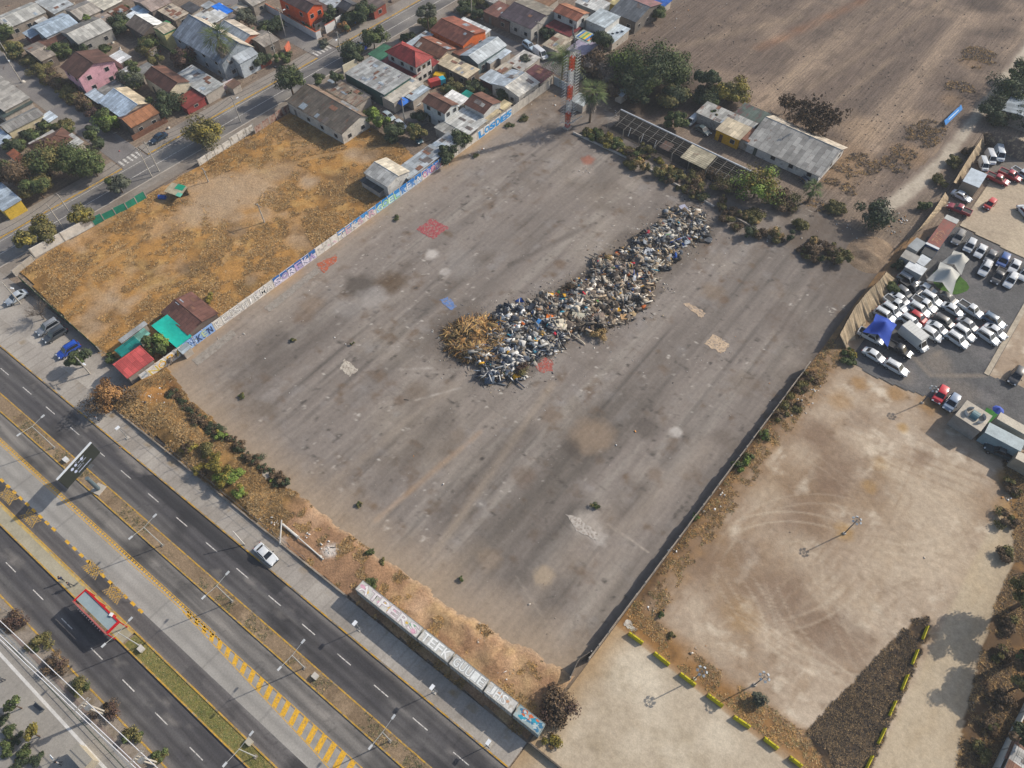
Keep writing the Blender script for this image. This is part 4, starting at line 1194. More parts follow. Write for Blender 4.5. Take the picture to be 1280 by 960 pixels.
    for p_ in pmb: p_.build('patch_sheet', ROOF(R.choice(['#7d5a48', '#a7a49d', '#8f9aa3', '#6b6460']), ridge, .7, .3, .9), o)
    # windows and a door on the two faces that look at the avenue and the plot
    if wins and top > 1.9:
        glass = M('#20262c', .15, .1, 2, 5, spec=.6); fr = M('#b9b5ae', .7, .1)
        floors = [1.0] if top < 4.2 else [1.0, 3.6]
        for fz in floors:
            for fi in (0, 1):
                if face == 'y' and fi == 1 or face == 'x' and fi == 0: continue
                L = (2 * wa) if fi == 0 else (2 * wb)
                n = win_n if win_n is not None else int(L / 3.6)
                n = min(n, 4)
                for k in range(n):
                    c = -L / 2 + L * (k + .5) / n
                    w, hh = .55, min(1.0, top - fz - .35)
                    if hh < .5: continue
                    isdoor = door and fz == 1.0 and k == 0 and fi == 0
                    z0 = .05 if isdoor else fz
                    z1 = 2.0 if isdoor else fz + hh
                    if z1 > top - .15: z1 = top - .15
                    if isdoor: w = .42
                    wbm = MB(); gm = MB()
                    if fi == 0:
                        yf = -wb
                        wbm.box(c - w - .07, c + w + .07, yf - .05, yf + .02, z0 - .06, z1 + .06)
                        gm.box(c - w, c + w, yf - .062, yf - .03, z0, z1)
                    else:
                        xf = wa
                        wbm.box(xf - .02, xf + .05, c - w - .07, c + w + .07, z0 - .06, z1 + .06)
                        gm.box(xf + .03, xf + .062, c - w, c + w, z0, z1)
                    if isdoor:
                        gm.build('door', M(R.choice(['#5b4030', '#3f4a46', '#6d6a66']), .6, .15), o)
                    else:
                        f_ = wbm.build('window', fr, o); gm.build('pane', glass, f_)
    if trim:
        tm = MB()
        for xx, yy, lx, ly in ((0, -wb - .03, wa * 2 + .1, .06), (wa + .03, 0, .06, wb * 2 + .1)):
            tm.obox((xx, yy, top - .3), (lx, ly, .28)); tm.obox((xx, yy, .3), (lx, ly, .3))
        tm.build('trim', M(trim, .7, .15), o)
    return o
def shed(label, pts, h=2.5, kind='flat', **k):
    k.setdefault('name', 'shed'); k.setdefault('cat', 'shed'); k.setdefault('wins', False)
    return house(label, pts, h, kind, **k)

GR, GRL, BLU, BRN, RST, BEI, WHT, DRK = '#8b8a85', '#a5a49e', '#98a6b2', '#5a4034', '#754a37', '#a99d8c', '#c3c2bd', '#4e4a49'
# upper left block
house('long light grey gabled house at the top left corner', [(0, 19), (9, 36), (55, 16), (43, 5)], 3.0, 'gable', 'y', 1.0, GRL, wallc='#8d8378', patches=2)
house('pale blue gabled house second from the top left corner', [(45, 36), (57, 47), (92, 26), (78, 16)], 3.0, 'gable', 'y', .9, BLU, wallc='#9aa0a3')
shed('low pale blue wing beside the blue gabled house', [(29, 40), (37, 47), (48, 41), (40, 34)], 2.4, roof=BLU, wallc='#6d3c40')
house('grey house with one dark and one light roof slope behind the pink house', [(80, 37), (96, 54), (137, 37), (119, 22)], 3.2, 'gable', 'y', 1.1, '#a8a69f', '#6f6c67', wallc='#8f8c86')
house('dull beige-grey gabled house near the top left', [(80, 12), (100, 25), (124, 11), (109, 2)], 3.0, 'gable', 'y', .9, '#9b948a', '#85807a', wallc='#8f877c')
shed('pinkish flat roof between the beige house and the round tree', [(119, 17), (135, 30), (144, 24), (125, 11)], 2.6, roof='#9c8d80', patches=2)
house('large cream-white roof cut by the top edge of the photo', [(111, 0), (129, 12), (152, 0), (130, -12)], 3.4, 'flat', roof='#c6bfae', wallc='#7d746a')
shed('rust-brown sheet roof with loose planks below the cream roof', [(130, 12), (144, 19), (160, 11), (150, 4)], 2.5, roof=RST, rust=.6, patches=4)
shed('pale sheet-metal shack at the top edge, left of the cream roof', [(52, -2), (66, 16), (86, 8), (68, -10)], 2.7, roof='#a9adad', patches=3)
shed('small white lean-to beside the long grey roof', [(42, 22), (48, 29), (57, 24), (51, 18)], 2.2, roof=WHT)
shed('flat rust-brown shack roof between grey roofs and round bush', [(48, 51), (57, 59), (82, 45), (72, 39)], 2.4, roof='#64473a', rust=.4)
house('small beige shack at the lane with a crooked roof', [(33, 58), (49, 75), (68, 69), (47, 52)], 2.7, 'gable', 'y', .5, '#968b7e', '#857b70', wallc='#6d6259', patches=2)
o = house('pink two-storey house with a dark brown roof', [(78, 82), (97, 99), (142, 76), (122, 61)], 5.2, 'gable', 'x', 1.7, '#553d35', wallc='#c99aa4', rust=.1, over=.45, roughness=.8)
house('plain grey lean-to roof below the pink house', [(120, 111), (133, 119), (156, 107), (144, 99)], 2.9, 'flat', roof='#86847f', wallc='#6d6660')
shed('white square awning on poles right of the pink house', [(139, 71), (150, 78), (163, 70), (150, 62)], 2.5, roof='#d2d4d3', rust=0)
house('low blue-white wing under the grey lean-to by the lane', [(107, 118), (126, 127), (135, 121), (118, 110)], 2.6, 'flat', roof='#b0bcc6', wallc='#7d8085')
house('house with one pale blue and one beige slope by the street corner', [(132, 122), (152, 148), (186, 130), (165, 112)], 3.2, 'gable', 'x', 1.2, '#a9b7c4', '#b5a68c', wallc='#a79c8e', off=.2)
house('porch with brown and orange gable and yellow awning at the street corner', [(150, 148), (164, 160), (195, 138), (178, 130)], 3.0, 'gable', 'y', 1.0, '#8f6244', '#5f4538', wallc='#6b6058', rust=.1)
# block right of it
house('brown house with a bright white far slope beside the yellow house', [(162, 31), (179, 44), (199, 30), (185, 17)], 3.0, 'gable', 'x', 1.3, '#6e6257', '#cfd0cd', wallc='#5f5650')
house('pale yellow two-storey house with green trim', [(191, 34), (204, 42), (220, 35), (208, 28)], 5.0, 'gable', 'y', .5, '#a89c88', wallc='#c9bd84', trim='#2d6a48', over=.1, win_n=0)
shed('green sheet roof strip behind the yellow house', [(194, 33), (198, 36), (212, 28), (208, 25)], 4.6, roof='#2f7f4c', rust=0)
house('big grey-blue barn-like house with a steep roof beside the palm', [(222, 47), (277, 81), (316, 60), (256, 24)], 4.6, 'gable', 'x', 3.0, '#7f8790', '#b5ab9b', wallc='#8a9299', rust=.05, over=.2, off=.25)
house('white gabled dormer house front with a square window under the palm', [(290, 66), (299, 80), (317, 69), (307, 58)], 4.2, 'gable', 'y', 1.1, '#9ba2a8', wallc='#aab2b8', win_n=1)
house('house with grey and cream slopes and a brick gable by the lane', [(275, 37), (303, 54), (321, 42), (292, 24)], 3.4, 'gable', 'x', 1.0, '#8f979d', '#bdb1a0', wallc='#a5654c')
shed('white corrugated roof in the middle of the upper left block', [(236, 22), (262, 30), (275, 22), (255, 12)], 2.8, roof='#b9b8b2', patches=4)
shed('striped white sheet roof next to the blue tarpaulin', [(262, 16), (269, 27), (283, 19), (270, 10)], 2.9, roof='#c5c6c3')
shed('small grey roof left of the blue tarpaulin', [(250, 6), (258, 10), (269, 5), (262, 1)], 2.6, roof='#a3a8aa')
shed('bright blue tarpaulin roof near the top lane', [(267, 7), (280, 17), (290, 13), (274, 3)], 3.0, roof='#1f6fd0', rust=0, ridge='y')
shed('small brown-grey shed right of the blue tarpaulin', [(282, 20), (290, 27), (298, 22), (288, 15)], 2.4, roof='#8b8178')
house('patched cream roof with peeling paint in the upper left block', [(194, 9), (217, 24), (236, 16), (215, 4)], 3.0, 'flat', roof='#b9ab97', wallc='#7c7268', patches=8, rust=.3)
house('pinkish grey long roof cut by the top edge', [(170, -2), (188, 14), (212, 4), (197, -8)], 3.2, 'gable', 'y', .8, '#97887f', wallc='#7a6f67', rust=.3)
shed('pale blue lean-to strip below the pinkish roof', [(166, 9), (177, 19), (186, 15), (173, 5)], 2.6, roof='#a9bac6', rust=.05)
shed('little white square roof beside the dark tree', [(160, 17), (165, 24), (174, 18), (167, 13)], 2.5, roof='#c9cfd3', rust=0)
shed('dark tar roof at the top of the upper left block', [(226, 8), (240, 15), (251, 9), (235, 2)], 2.7, roof='#4a4a4c', rust=.05)
house('dark brown gabled house with a rusty spine near the street', [(178, 95), (218, 112), (236, 101), (204, 84)], 3.8, 'gable', 'x', 1.2, '#583b31', '#69493a', wallc='#c4bba4', rust=.25)
shed('silver patched flat roof beside the white and pink wall', [(226, 88), (256, 118), (277, 106), (242, 82)], 2.9, roof='#a7a9a6', rust=.35, patches=6)
house('red roof and red front fence of the small street house', [(224, 120), (232, 135), (251, 122), (240, 111)], 2.1, 'flat', roof='#7d3a35', wallc='#8a3c39', rust=.05, rustcol='#6d2f2c')
shed('plain grey roof between the grey tree and the brown house', [(167, 86), (176, 94), (195, 84), (185, 80)], 2.8, roof='#84837f')
# far left, below the lane
house('big pale flat roof cut by the left edge', [(-24, 106), (0, 94), (31, 118), (4, 138)], 3.2, 'flat', roof='#9f9a91', wallc='#8b8378', rust=.1)
house('grey house with cream walls at the left edge', [(1, 159), (10, 166), (52, 143), (43, 134)], 3.0, 'gable', 'y', .7, '#7d7b77', wallc='#bfb191', win_n=2)
shed('small bluish white roof at the lane end of the grey house', [(51, 145), (60, 152), (72, 146), (62, 138)], 2.6, roof='#b9c2c8')
house('brown house with a white roof hip between the trees', [(33, 182), (62, 195), (98, 174), (72, 162)], 3.2, 'hip', 'y', 1.3, '#5e4236', wallc='#8d8378', rust=.15)
shed('white sheet roof corner beside the brown hipped house', [(78, 178), (90, 185), (100, 175), (90, 166)], 3.6, roof='#b5b4ae')
shed('pale strip roof along the brown hipped house', [(34, 178), (42, 183), (73, 168), (67, 163)], 3.4, roof='#a5a19a')
shed('rusty lean-to under the olive tree at the left edge', [(8, 190), (28, 208), (34, 200), (18, 186)], 2.6, roof='#8a5237', rust=.5)
house('building with a yellow front wall at the left edge', [(-24, 236), (0, 261), (26, 250), (2, 228)], 3.2, 'flat', roof='#9aa6b0', wallc='#c2a23c', rust=.05, win_n=0)
shed('dark green net-covered roof near the left edge', [(-12, 134), (6, 145), (36, 127), (22, 113)], 2.4, roof='#47534f', rust=.0, patches=2)
shed('blue-white lean-to at the left edge below the cream-walled house', [(-12, 170), (2, 178), (12, 172), (0, 160)], 2.6, roof='#a9b5c0', rust=.05)
# top centre, across the street
o = house('orange two-storey house with a brown roof', [(350, -4), (383, 16), (398, 9), (372, -10)], 5.6, 'gable', 'x', 1.2, '#574541', wallc='#c4532b', rust=.05, win_n=2)
shed('brown carport roof attached to the orange house', [(380, 6), (397, 17), (412, 10), (392, -2)], 3.4, roof='#5f4a43', rust=.1)
shed('small brown porch roof in front of the orange house', [(388, 24), (394, 29), (406, 22), (399, 17)], 2.6, roof='#60433c', rust=.1)
house('grey-white long roof right of the orange house', [(392, 0), (412, 12), (428, 4), (408, -8)], 3.0, 'flat', roof='#a3a9ac', wallc='#7f7a73', patches=2)
house('dark slate roof behind the yellow sign', [(424, 6), (433, 14), (447, 6), (438, 0)], 3.2, 'gable', 'x', .9, '#45464a', wallc='#7d7771')
house('low grey-brown house at the corner left of the crossing', [(314, 44), (330, 59), (348, 50), (331, 39)], 2.8, 'gable', 'y', .6, '#8f877d', wallc='#6d645b')
house('brick-red house cut by the top edge near the street', [(452, 2), (466, 12), (478, 6), (464, -6)], 3.0, 'flat', roof='#6a5d57', wallc='#8a4638')
house('pale house cut by the top edge above the street bend', [(300, -6), (316, 8), (330, 0), (314, -12)], 3.0, 'gable', 'y', .8, '#9d978d', wallc='#938a80')
# centre block behind the painted wall
house('long grey workshop with a teal side wall', [(430, 90), (480, 117), (514, 96), (464, 71)], 3.9, 'flat', 'x', roof='#9a9b98', wallc='#37544f', rust=.3, patches=10, over=.1, wins=False)
shed('white-beige strip roof at the lower end of the workshop', [(481, 118), (492, 128), (522, 100), (513, 95)], 3.2, roof='#b9b2a4', patches=3)
o = house('two-storey house with a bright red hipped roof', [(485, 62), (519, 84), (540, 72), (504, 52)], 5.4, 'hip', 'x', 1.7, '#8f3a36', wallc='#b9b3ab', rust=.03, rustcol='#6d2c2a', win_n=3, over=.5)
shed('dark red skirt roof below the red hipped house', [(480, 73), (516, 97), (520, 94), (486, 70)], 3.1, roof='#7d3634', rust=.05)
shed('red lean-to roof at the right end of the red hipped house', [(534, 76), (541, 82), (546, 78), (540, 72)], 3.0, roof='#8f3d3a', rust=.05)
shed('green roof beside the street tree', [(462, 67), (476, 75), (492, 62), (480, 54)], 2.8, roof='#3c6a52', rust=.05)
shed('silver roof strips between the street and the rusty gables', [(507, 54), (517, 58), (540, 44), (532, 38)], 2.7, roof='#a7b0b6', patches=2)
house('medium rusty gabled house behind the red hipped house', [(518, 56), (545, 71), (568, 62), (541, 46)], 3.1, 'gable', 'x', 1.0, '#6b4939', '#835440', wallc='#8a7d6f', rust=.4, patches=4)
house('largest rust-red gabled house with an orange front', [(544, 33), (578, 57), (600, 44), (570, 21)], 3.6, 'gable', 'x', 1.2, '#6d4439', '#87503d', wallc='#c4622e', rust=.35, patches=3)
shed('narrow white roof strip behind the largest rusty gable', [(576, 23), (606, 42), (610, 39), (580, 21)], 3.0, roof='#c9ccca', rust=0)
shed('small rusty roof in front of the orange gable wall', [(566, 59), (575, 69), (593, 57), (584, 51)], 2.8, roof='#7c5141', rust=.5, patches=2)
house('flat cream terrace with open courts', [(548, 76), (584, 97), (592, 90), (558, 66)], 3.0, 'flat', roof='#c0b196', wallc='#6d6055', rust=.05, patches=5)
house('silver gabled house at the lane with a blue-grey wall', [(576, 68), (595, 79), (630, 59), (612, 46)], 3.3, 'gable', 'y', 1.1, '#adb3b5', '#98a3aa', wallc='#5b6a6c', rust=.05)
shed('silver lean-to beside the silver gabled house', [(605, 75), (614, 78), (623, 71), (613, 67)], 2.5, roof='#aeb6ba', rust=.05)
shed('blue-white awning with a red edge at the lane', [(616, 67), (626, 73), (638, 64), (629, 59)], 2.6, roof='#b9c3ca', rust=0)
house('dark rusty brick house beyond the lane', [(605, 12), (635, 27), (656, 15), (624, 1)], 3.2, 'flat', roof='#6d4b41', wallc='#6f5a50', rust=.4, patches=2)
house('wide silver roof with one white slope along the painted wall', [(616, 104), (650, 122), (672, 104), (640, 86)], 3.2, 'gable', 'y', .9, '#bcb8ae', '#a3acb3', wallc='#b5b0a8', patches=5, rust=.15)
shed('silver flat roof behind the wide silver house', [(600, 96), (616, 105), (630, 96), (614, 86)], 3.0, roof='#a9b1b6', wallc='#5d3a36')
shed('beige rooftop terrace strip behind the silver roofs', [(620, 85), (628, 91), (640, 83), (631, 77)], 2.8, roof='#a99f8e', patches=3)
house('brown gabled white house nearest the blue lettering', [(582, 128), (603, 142), (623, 130), (609, 118)], 4.2, 'gable', 'x', 1.0, '#5c4036', '#6f4d3e', wallc='#b9b8b5', rust=.3, patches=2)
house('brown gabled white house with two upstairs windows', [(530, 126), (555, 142), (571, 132), (545, 115)], 5.0, 'gable', 'x', .9, '#5e4338', '#694b3e', wallc='#b9bbb9', rust=.35, win_n=2)
shed('bright white curved roof between the two brown gables', [(556, 118), (573, 132), (587, 123), (566, 113)], 3.2, roof='#d6d4cf', rust=0)
shed('large pale grey roof with dark skylights beside the painted wall', [(556, 150), (585, 167), (608, 155), (579, 134)], 3.0, roof='#bdbdb8', rust=.05, patches=3)
shed('grey lower roof left of the large pale roof', [(545, 157), (564, 170), (572, 160), (555, 149)], 2.7, roof='#93928c')
shed('beige roof with an orange edge beside the wall', [(602, 145), (615, 156), (631, 146), (620, 135)], 2.9, roof='#b3a587', rust=.1)
shed('cream L-shaped roof piece beside the blue lettering', [(619, 132), (628, 142), (646, 132), (636, 128)], 2.7, roof='#c2b28c', rust=.1, patches=2)
shed('dark grey lean-to against the pale wall', [(584, 168), (595, 172), (602, 165), (592, 159)], 2.4, roof='#575a60')
shed('turquoise tarpaulin between the brown gable and the trees', [(576, 117), (585, 123), (592, 119), (583, 112)], 2.5, roof='#118f80', rust=0)
shed('dark red-purple roof next to the palm and the mast', [(655, 90), (681, 106), (690, 99), (670, 80)], 2.9, roof='#5f3b3c', rust=.2, patches=2)
shed('silver roof with a turquoise strip beside the parked white van', [(501, 115), (516, 125), (535, 112), (520, 101)], 2.9, roof='#a9b3b9', rust=.1, patches=2)
house('derelict long house with a weathered dark roof', [(371, 121), (427, 168), (440, 152), (392, 106)], 3.2, 'gable', 'x', 1.4, '#5d564d', '#7d6a5a', wallc='#b9b4aa', rust=.25, patches=6, off=.5)
house('grey flat-roofed white annex of the derelict house', [(411, 135), (430, 147), (448, 138), (428, 125)], 4.0, 'flat', roof='#8b8985', wallc='#c1bfb9', win_n=1)
shed('collapsed timber roofs behind the derelict house', [(400, 104), (430, 124), (458, 124), (436, 104)], 2.4, roof='#857a6c', rust=.5, patches=9)
shed('long grey sheet roof against the painted wall', [(496, 209), (512, 224), (558, 196), (538, 180)], 2.5, roof='#9aa0a3', rust=.25, patches=7)
shed('upper grey sheet roof against the painted wall', [(530, 186), (545, 197), (577, 178), (560, 165)], 2.6, roof='#a1a5a7', rust=.2, patches=4)
house('white shed with a grey and a cream roof slope in the dry field', [(457, 214), (484, 234), (510, 214), (484, 197)], 3.6, 'gable', 'x', .9, '#a8a7a2', '#c4baa6', wallc='#c1beb8', name='shed', cat='shed', wins=False, rust=.03)
shed('dark lean-to with green netting below the white shed', [(451, 225), (474, 240), (482, 234), (459, 218)], 2.2, roof='#4a4c4c', rust=.05)
# top right of centre
house('house with a dark purple and a mossy grey roof slope by the van', [(632, 22), (664, 37), (693, 14), (660, -3)], 3.6, 'gable', 'x', 1.3, '#4f454a', '#7d776b', wallc='#a9a49c', rust=.15, patches=2)
house('white two-storey house with an orange rusty roof', [(696, 16), (723, 26), (735, 15), (706, 4)], 5.0, 'gable', 'x', .8, '#8a5743', '#9b6a4d', wallc='#b5b3ae', rust=.3)
house('grey panelled house with a white roof at the top edge', [(720, 0), (746, 13), (761, 6), (740, -6)], 4.4, 'flat', roof='#c2c2bd', wallc='#7a7d7d', rust=.3, patches=2, wins=False)
shed('deep red roof below the orange rusty house', [(688, 27), (712, 45), (718, 36), (697, 21)], 2.9, roof='#6d2f30', rust=.05)
shed('small beige and rust roof near the big palm', [(682, 54), (696, 63), (713, 50), (697, 41)], 2.8, roof='#a79c88', rust=.4, patches=2)
shed('pale lilac roof behind the mast', [(713, 58), (728, 70), (743, 55), (728, 46)], 2.6, roof='#8f8796', rust=.05)
house('white modern house with a light grey roof', [(739, 18), (757, 34), (772, 23), (751, 10)], 4.6, 'flat', roof='#aab3b6', wallc='#c3c1bb', rust=0, win_n=1)
o = shed('white sloping roof with four dark skylights', [(756, 40), (766, 52), (783, 39), (772, 29)], 2.9, roof='#bcc6cb', rust=0, tilt=.6)
for dx, dy in ((-1.2, -1.6), (-.4, -.5), (.4, .6), (1.2, 1.7)):
    MB().obox((dx, dy, 2.72 + .3 * dy / 2.5), (.7, .5, .12)).build('skylight', M('#22262b', .2, .1, spec=.6), o)
house('grey and maroon gabled barn at the edge of the ploughed field', [(768, 14), (795, 28), (822, 6), (795, -9)], 3.4, 'gable', 'x', 1.6, '#606468', '#84615f', wallc='#6b655f', rust=.05, patches=2)
shed('blue tarpaulin cut by the top edge at the field', [(816, 0), (825, 7), (838, 2), (828, -5)], 2.4, roof='#2159a8', rust=0)
house('yellowish house cut by the top edge', [(764, 0), (772, 7), (784, 0), (776, -8)], 3.2, 'flat', roof='#b5a777', wallc='#b9a35c')
shed('pale sheet roof at the lane above the dark red roof', [(640, 72), (650, 87), (672, 75), (655, 62)], 2.6, roof='#b3afa7', patches=4)
o = shed('roof painted with blue, yellow and orange stripes', [(720, 43), (733, 52), (747, 46), (731, 37)], 2.8, roof='#a8b3a8', rust=0)
for k, c_ in enumerate(('#3f6fb0', '#c9b24a', '#6fa05a', '#d9b41e', '#3f7fc0', '#d98a4a')):
    MB().obox((-1.7 + .68 * k, 0, 2.86), (.5, 3.4, .03)).build('paint_stripe', M(c_, .8, .15), o)
shed('orange roof piece at the top edge, right of the lane', [(665, -2), (684, 8), (695, 0), (680, -10)], 3.0, roof='#8a6a4f', rust=.3)
shed('grey roof at the top edge above the dark purple house', [(600, -6), (616, 3), (632, -6), (618, -14)], 3.0, roof='#9a9790', rust=.2)
# sheds at the back of the plot
shed('grey shed roof with rust patches beside the yellow shop', [(871, 138), (896, 151), (942, 160), (893, 130)], 2.8, 'flat', roof='#9b9a94', rust=.35, patches=5)
house('yellow-fronted shop with a cream roof', [(895, 160), (922, 173), (940, 160), (912, 147)], 3.0, 'flat', roof='#b9ab91', wallc='#c9981f', rust=.05, win_n=2)
shed('small rusty roof corner next to the yellow shop', [(922, 170), (937, 176), (946, 162), (931, 158)], 2.9, roof='#8a5c44', rust=.5)
shed('dark green and maroon striped roof', [(922, 140), (952, 156), (963, 142), (930, 129)], 2.9, roof='#4d5a52', rust=.5, rustcol='#5a3438')
house('large hall with a dirty white roof at the edge of the field', [(936, 174), (1026, 222), (1051, 188), (974, 147)], 2.3, 'gable', 'x', 2.6, '#a19d95', '#b3a897', wallc='#c2c0bb', rust=.12, over=.5, off=.2)
shed('small pale water-tank hut in the thicket', [(770, 114), (778, 120), (785, 113), (777, 109)], 2.4, roof='#9fa7ab', rust=0)
shed('pale canopy roof beside the foot of the mast', [(716, 122), (729, 132), (732, 122), (724, 115)], 2.4, roof='#a5aba9', rust=.1)
# the walled huts at the left end of the plot
house('rusty corrugated gabled hut at the corner of the dry field', [(204, 389), (242, 425), (278, 399), (239, 364)], 2.9, 'gable', 'x', .7, '#5f423a', '#6b4a40', wallc='#6d6058', rust=.2, patches=3, wins=False)
o = house('hut with a brick-red tiled roof at the end of the painted wall', [(144, 452), (164, 478), (195, 454), (176, 434)], 2.9, 'gable', 'y', .8, '#a54846', '#55363a', wallc='#8f857b', rust=.02, rustcol='#7a3532', off=-.55, wins=False)  # narrow far slope: its shade is put into the darker second roof colour
shed('narrow grey sheet roof along the dry field by the turquoise roofs', [(147, 424), (151, 428), (184, 405), (180, 401)], 2.3, roof='#9b9d9c', rust=.1)
shed('turquoise sheet roof left of the round green tree', [(144, 436), (152, 446), (178, 430), (165, 421)], 2.4, roof='#12756e', rust=0)
shed('faded mint roof patch beside the round green tree', [(166, 419), (173, 427), (187, 416), (179, 410)], 2.6, roof='#6fa392', rust=.1)
shed('small pale sheet lean-to against the light blue wall stretch', [(221, 436), (227, 441), (240, 433), (233, 427)], 2.2, roof='#aab4b8', rust=.05)
# turquoise shade sail
def sail(name, label, corners, zs, col, sag=.25, cat='shade sail', poles=True, group=None, rough=.8):
    P = [Q(*c, z) for c, z in zip(corners, zs)]
    c0 = sum((p for p in P), Vector()) / 4
    o = thing(name, label, cat, (c0.x, c0.y, 0), 0, group)
    n = 12; V = []
    for i in range(n + 1):
        for j in range(n + 1):
            s, t = i / n, j / n
            p = P[0] * (1 - s) * (1 - t) + P[1] * s * (1 - t) + P[2] * s * t + P[3] * (1 - s) * t
            e = 16 * s * (1 - s) * t * (1 - t)
            p = p + Vector((0, 0, -sag * e + .05 * math.sin(i * 2.1) * math.sin(j * 1.3)))
            V.append((p.x - c0.x, p.y - c0.y, p.z))
    F = [(i * (n + 1) + j, (i + 1) * (n + 1) + j, (i + 1) * (n + 1) + j + 1, i * (n + 1) + j + 1) for i in range(n) for j in range(n)]
    mb = MB(); mb.add(V, F); mb.build('cloth', M(col, rough, .14, .5, 3), o, smooth=True)
    if poles:
        for p in P: MB().tube((p.x - c0.x, p.y - c0.y, 0), (p.x - c0.x, p.y - c0.y, p.z + .1), .05, n=6).build('pole', M('#6d6a66', .6, .1), o)
    return o
sail('shade_sail', 'bright turquoise shade cloth between the rusty hut and the tree', [(189, 407), (221, 435), (240, 420), (209, 393)], [3.0, 2.7, 2.8, 3.2], '#0fa896')
house('pale hut at the right edge above the cloth fence', [(1258, 128), (1283, 150), (1310, 138), (1284, 114)], 3.0, 'gable', 'y', .7, '#8d969a', wallc='#8a847c')
shed('white roof at the lower right corner', [(1256, 962), (1290, 985), (1310, 960), (1276, 935)], 2.6, roof='#b9b6b0', patches=3)
shed('brown roof at the lower right corner beside the white wall', [(1258, 945), (1274, 958), (1296, 930), (1280, 915)], 2.4, roof='#8a6a58', rust=.4)
wall('white_wall', 'thin white boundary wall at the lower right corner', [Q(1240, 962), Q(1262, 915), Q(1285, 870)], 1.8, M('#c4c0b8', .9, .15), th=.15, posts=3)
shed('small grey roof beside the steep barn-like roof', [(238, 35), (248, 43), (258, 36), (248, 29)], 2.6, roof='#9a9c9c', patches=2)
shed('low brown roof behind the white and pink wall', [(282, 104), (290, 110), (300, 104), (292, 98)], 2.2, roof='#7d6455', rust=.4)
shed('pale lean-to between the pink house and the olive yard tree', [(150, 88), (160, 96), (170, 90), (160, 82)], 2.4, roof='#b3b6b6', patches=2)
shed('rust and white sheet roof left of the yellow house', [(176, 58), (184, 64), (194, 58), (186, 52)], 2.3, roof='#8f7a6a', rust=.5, patches=3)
shed('grey shack in the yard below the long grey roof', [(60, 40), (68, 46), (76, 42), (68, 36)], 2.2, roof='#8d8a84', rust=.2)
shed('beige shack roof at the top lane beside the dark tar roof', [(290, 8), (298, 14), (308, 8), (300, 2)], 2.6, roof='#a99d8a', rust=.2, patches=2)
# ------------------------------------------------------------------ vehicles
GLASS = M('#161c22', .12, .06, 2, 5, spec=.7)
TYRE = M('#1b1b1c', .85, .1); RIM = M('#8d9093', .4, .1, metal=.6)
LAMP = M('#d5d8da', .2, .05, spec=.6); TAIL = M('#8c1f1c', .3, .05)
BLACKP = M('#26272a', .7, .1)
CAR_KINDS = {
    #        L     W    belt  roof  cabin rear(bottom, top)  front(bottom, top)  hood z
    'suv':    (4.6, .92, 1.02, 1.68, (-2.18, -1.95), (1.02, .28), .98),
    'hatch':  (3.9, .84, .92, 1.48, (-1.85, -1.55), (.98, .25), .88),
    'sedan':  (4.6, .89, .93, 1.44, (-1.72, -1.05), (1.02, .25), .9),
    'pickup': (5.2, .93, 1.05, 1.75, (-.62, -.5), (1.25, .55), 1.05),
    'van':    (4.9, .95, 1.15, 2.1, (-2.4, -2.36), (1.75, 1.05), 1.1),
}
def loft(st):
    mb = MB(); n = 10; V = []
    for x, w, zb, zs, zt in st:
        V += [(x, -w * .86, zb), (x, -w * .97, zb + .1), (x, -w, (zb + zs) / 2), (x, -w * .97, zs - .06), (x, -w * .86, zs), (x, w * .86, zs), (x, w * .97, zs - .06), (x, w, (zb + zs) / 2), (x, w * .97, zb + .1), (x, w * .86, zb)]
    F = []
    for i in range(len(st) - 1):
        for j in range(n):
            F.append((i * n + j, i * n + (j + 1) % n, (i + 1) * n + (j + 1) % n, (i + 1) * n + j))
    F.append(tuple(range(n))); F.append(tuple(range((len(st) - 1) * n, len(st) * n))[::-1])
    return mb.add(V, [f[::-1] for f in F])
CAR_PROTO = {}
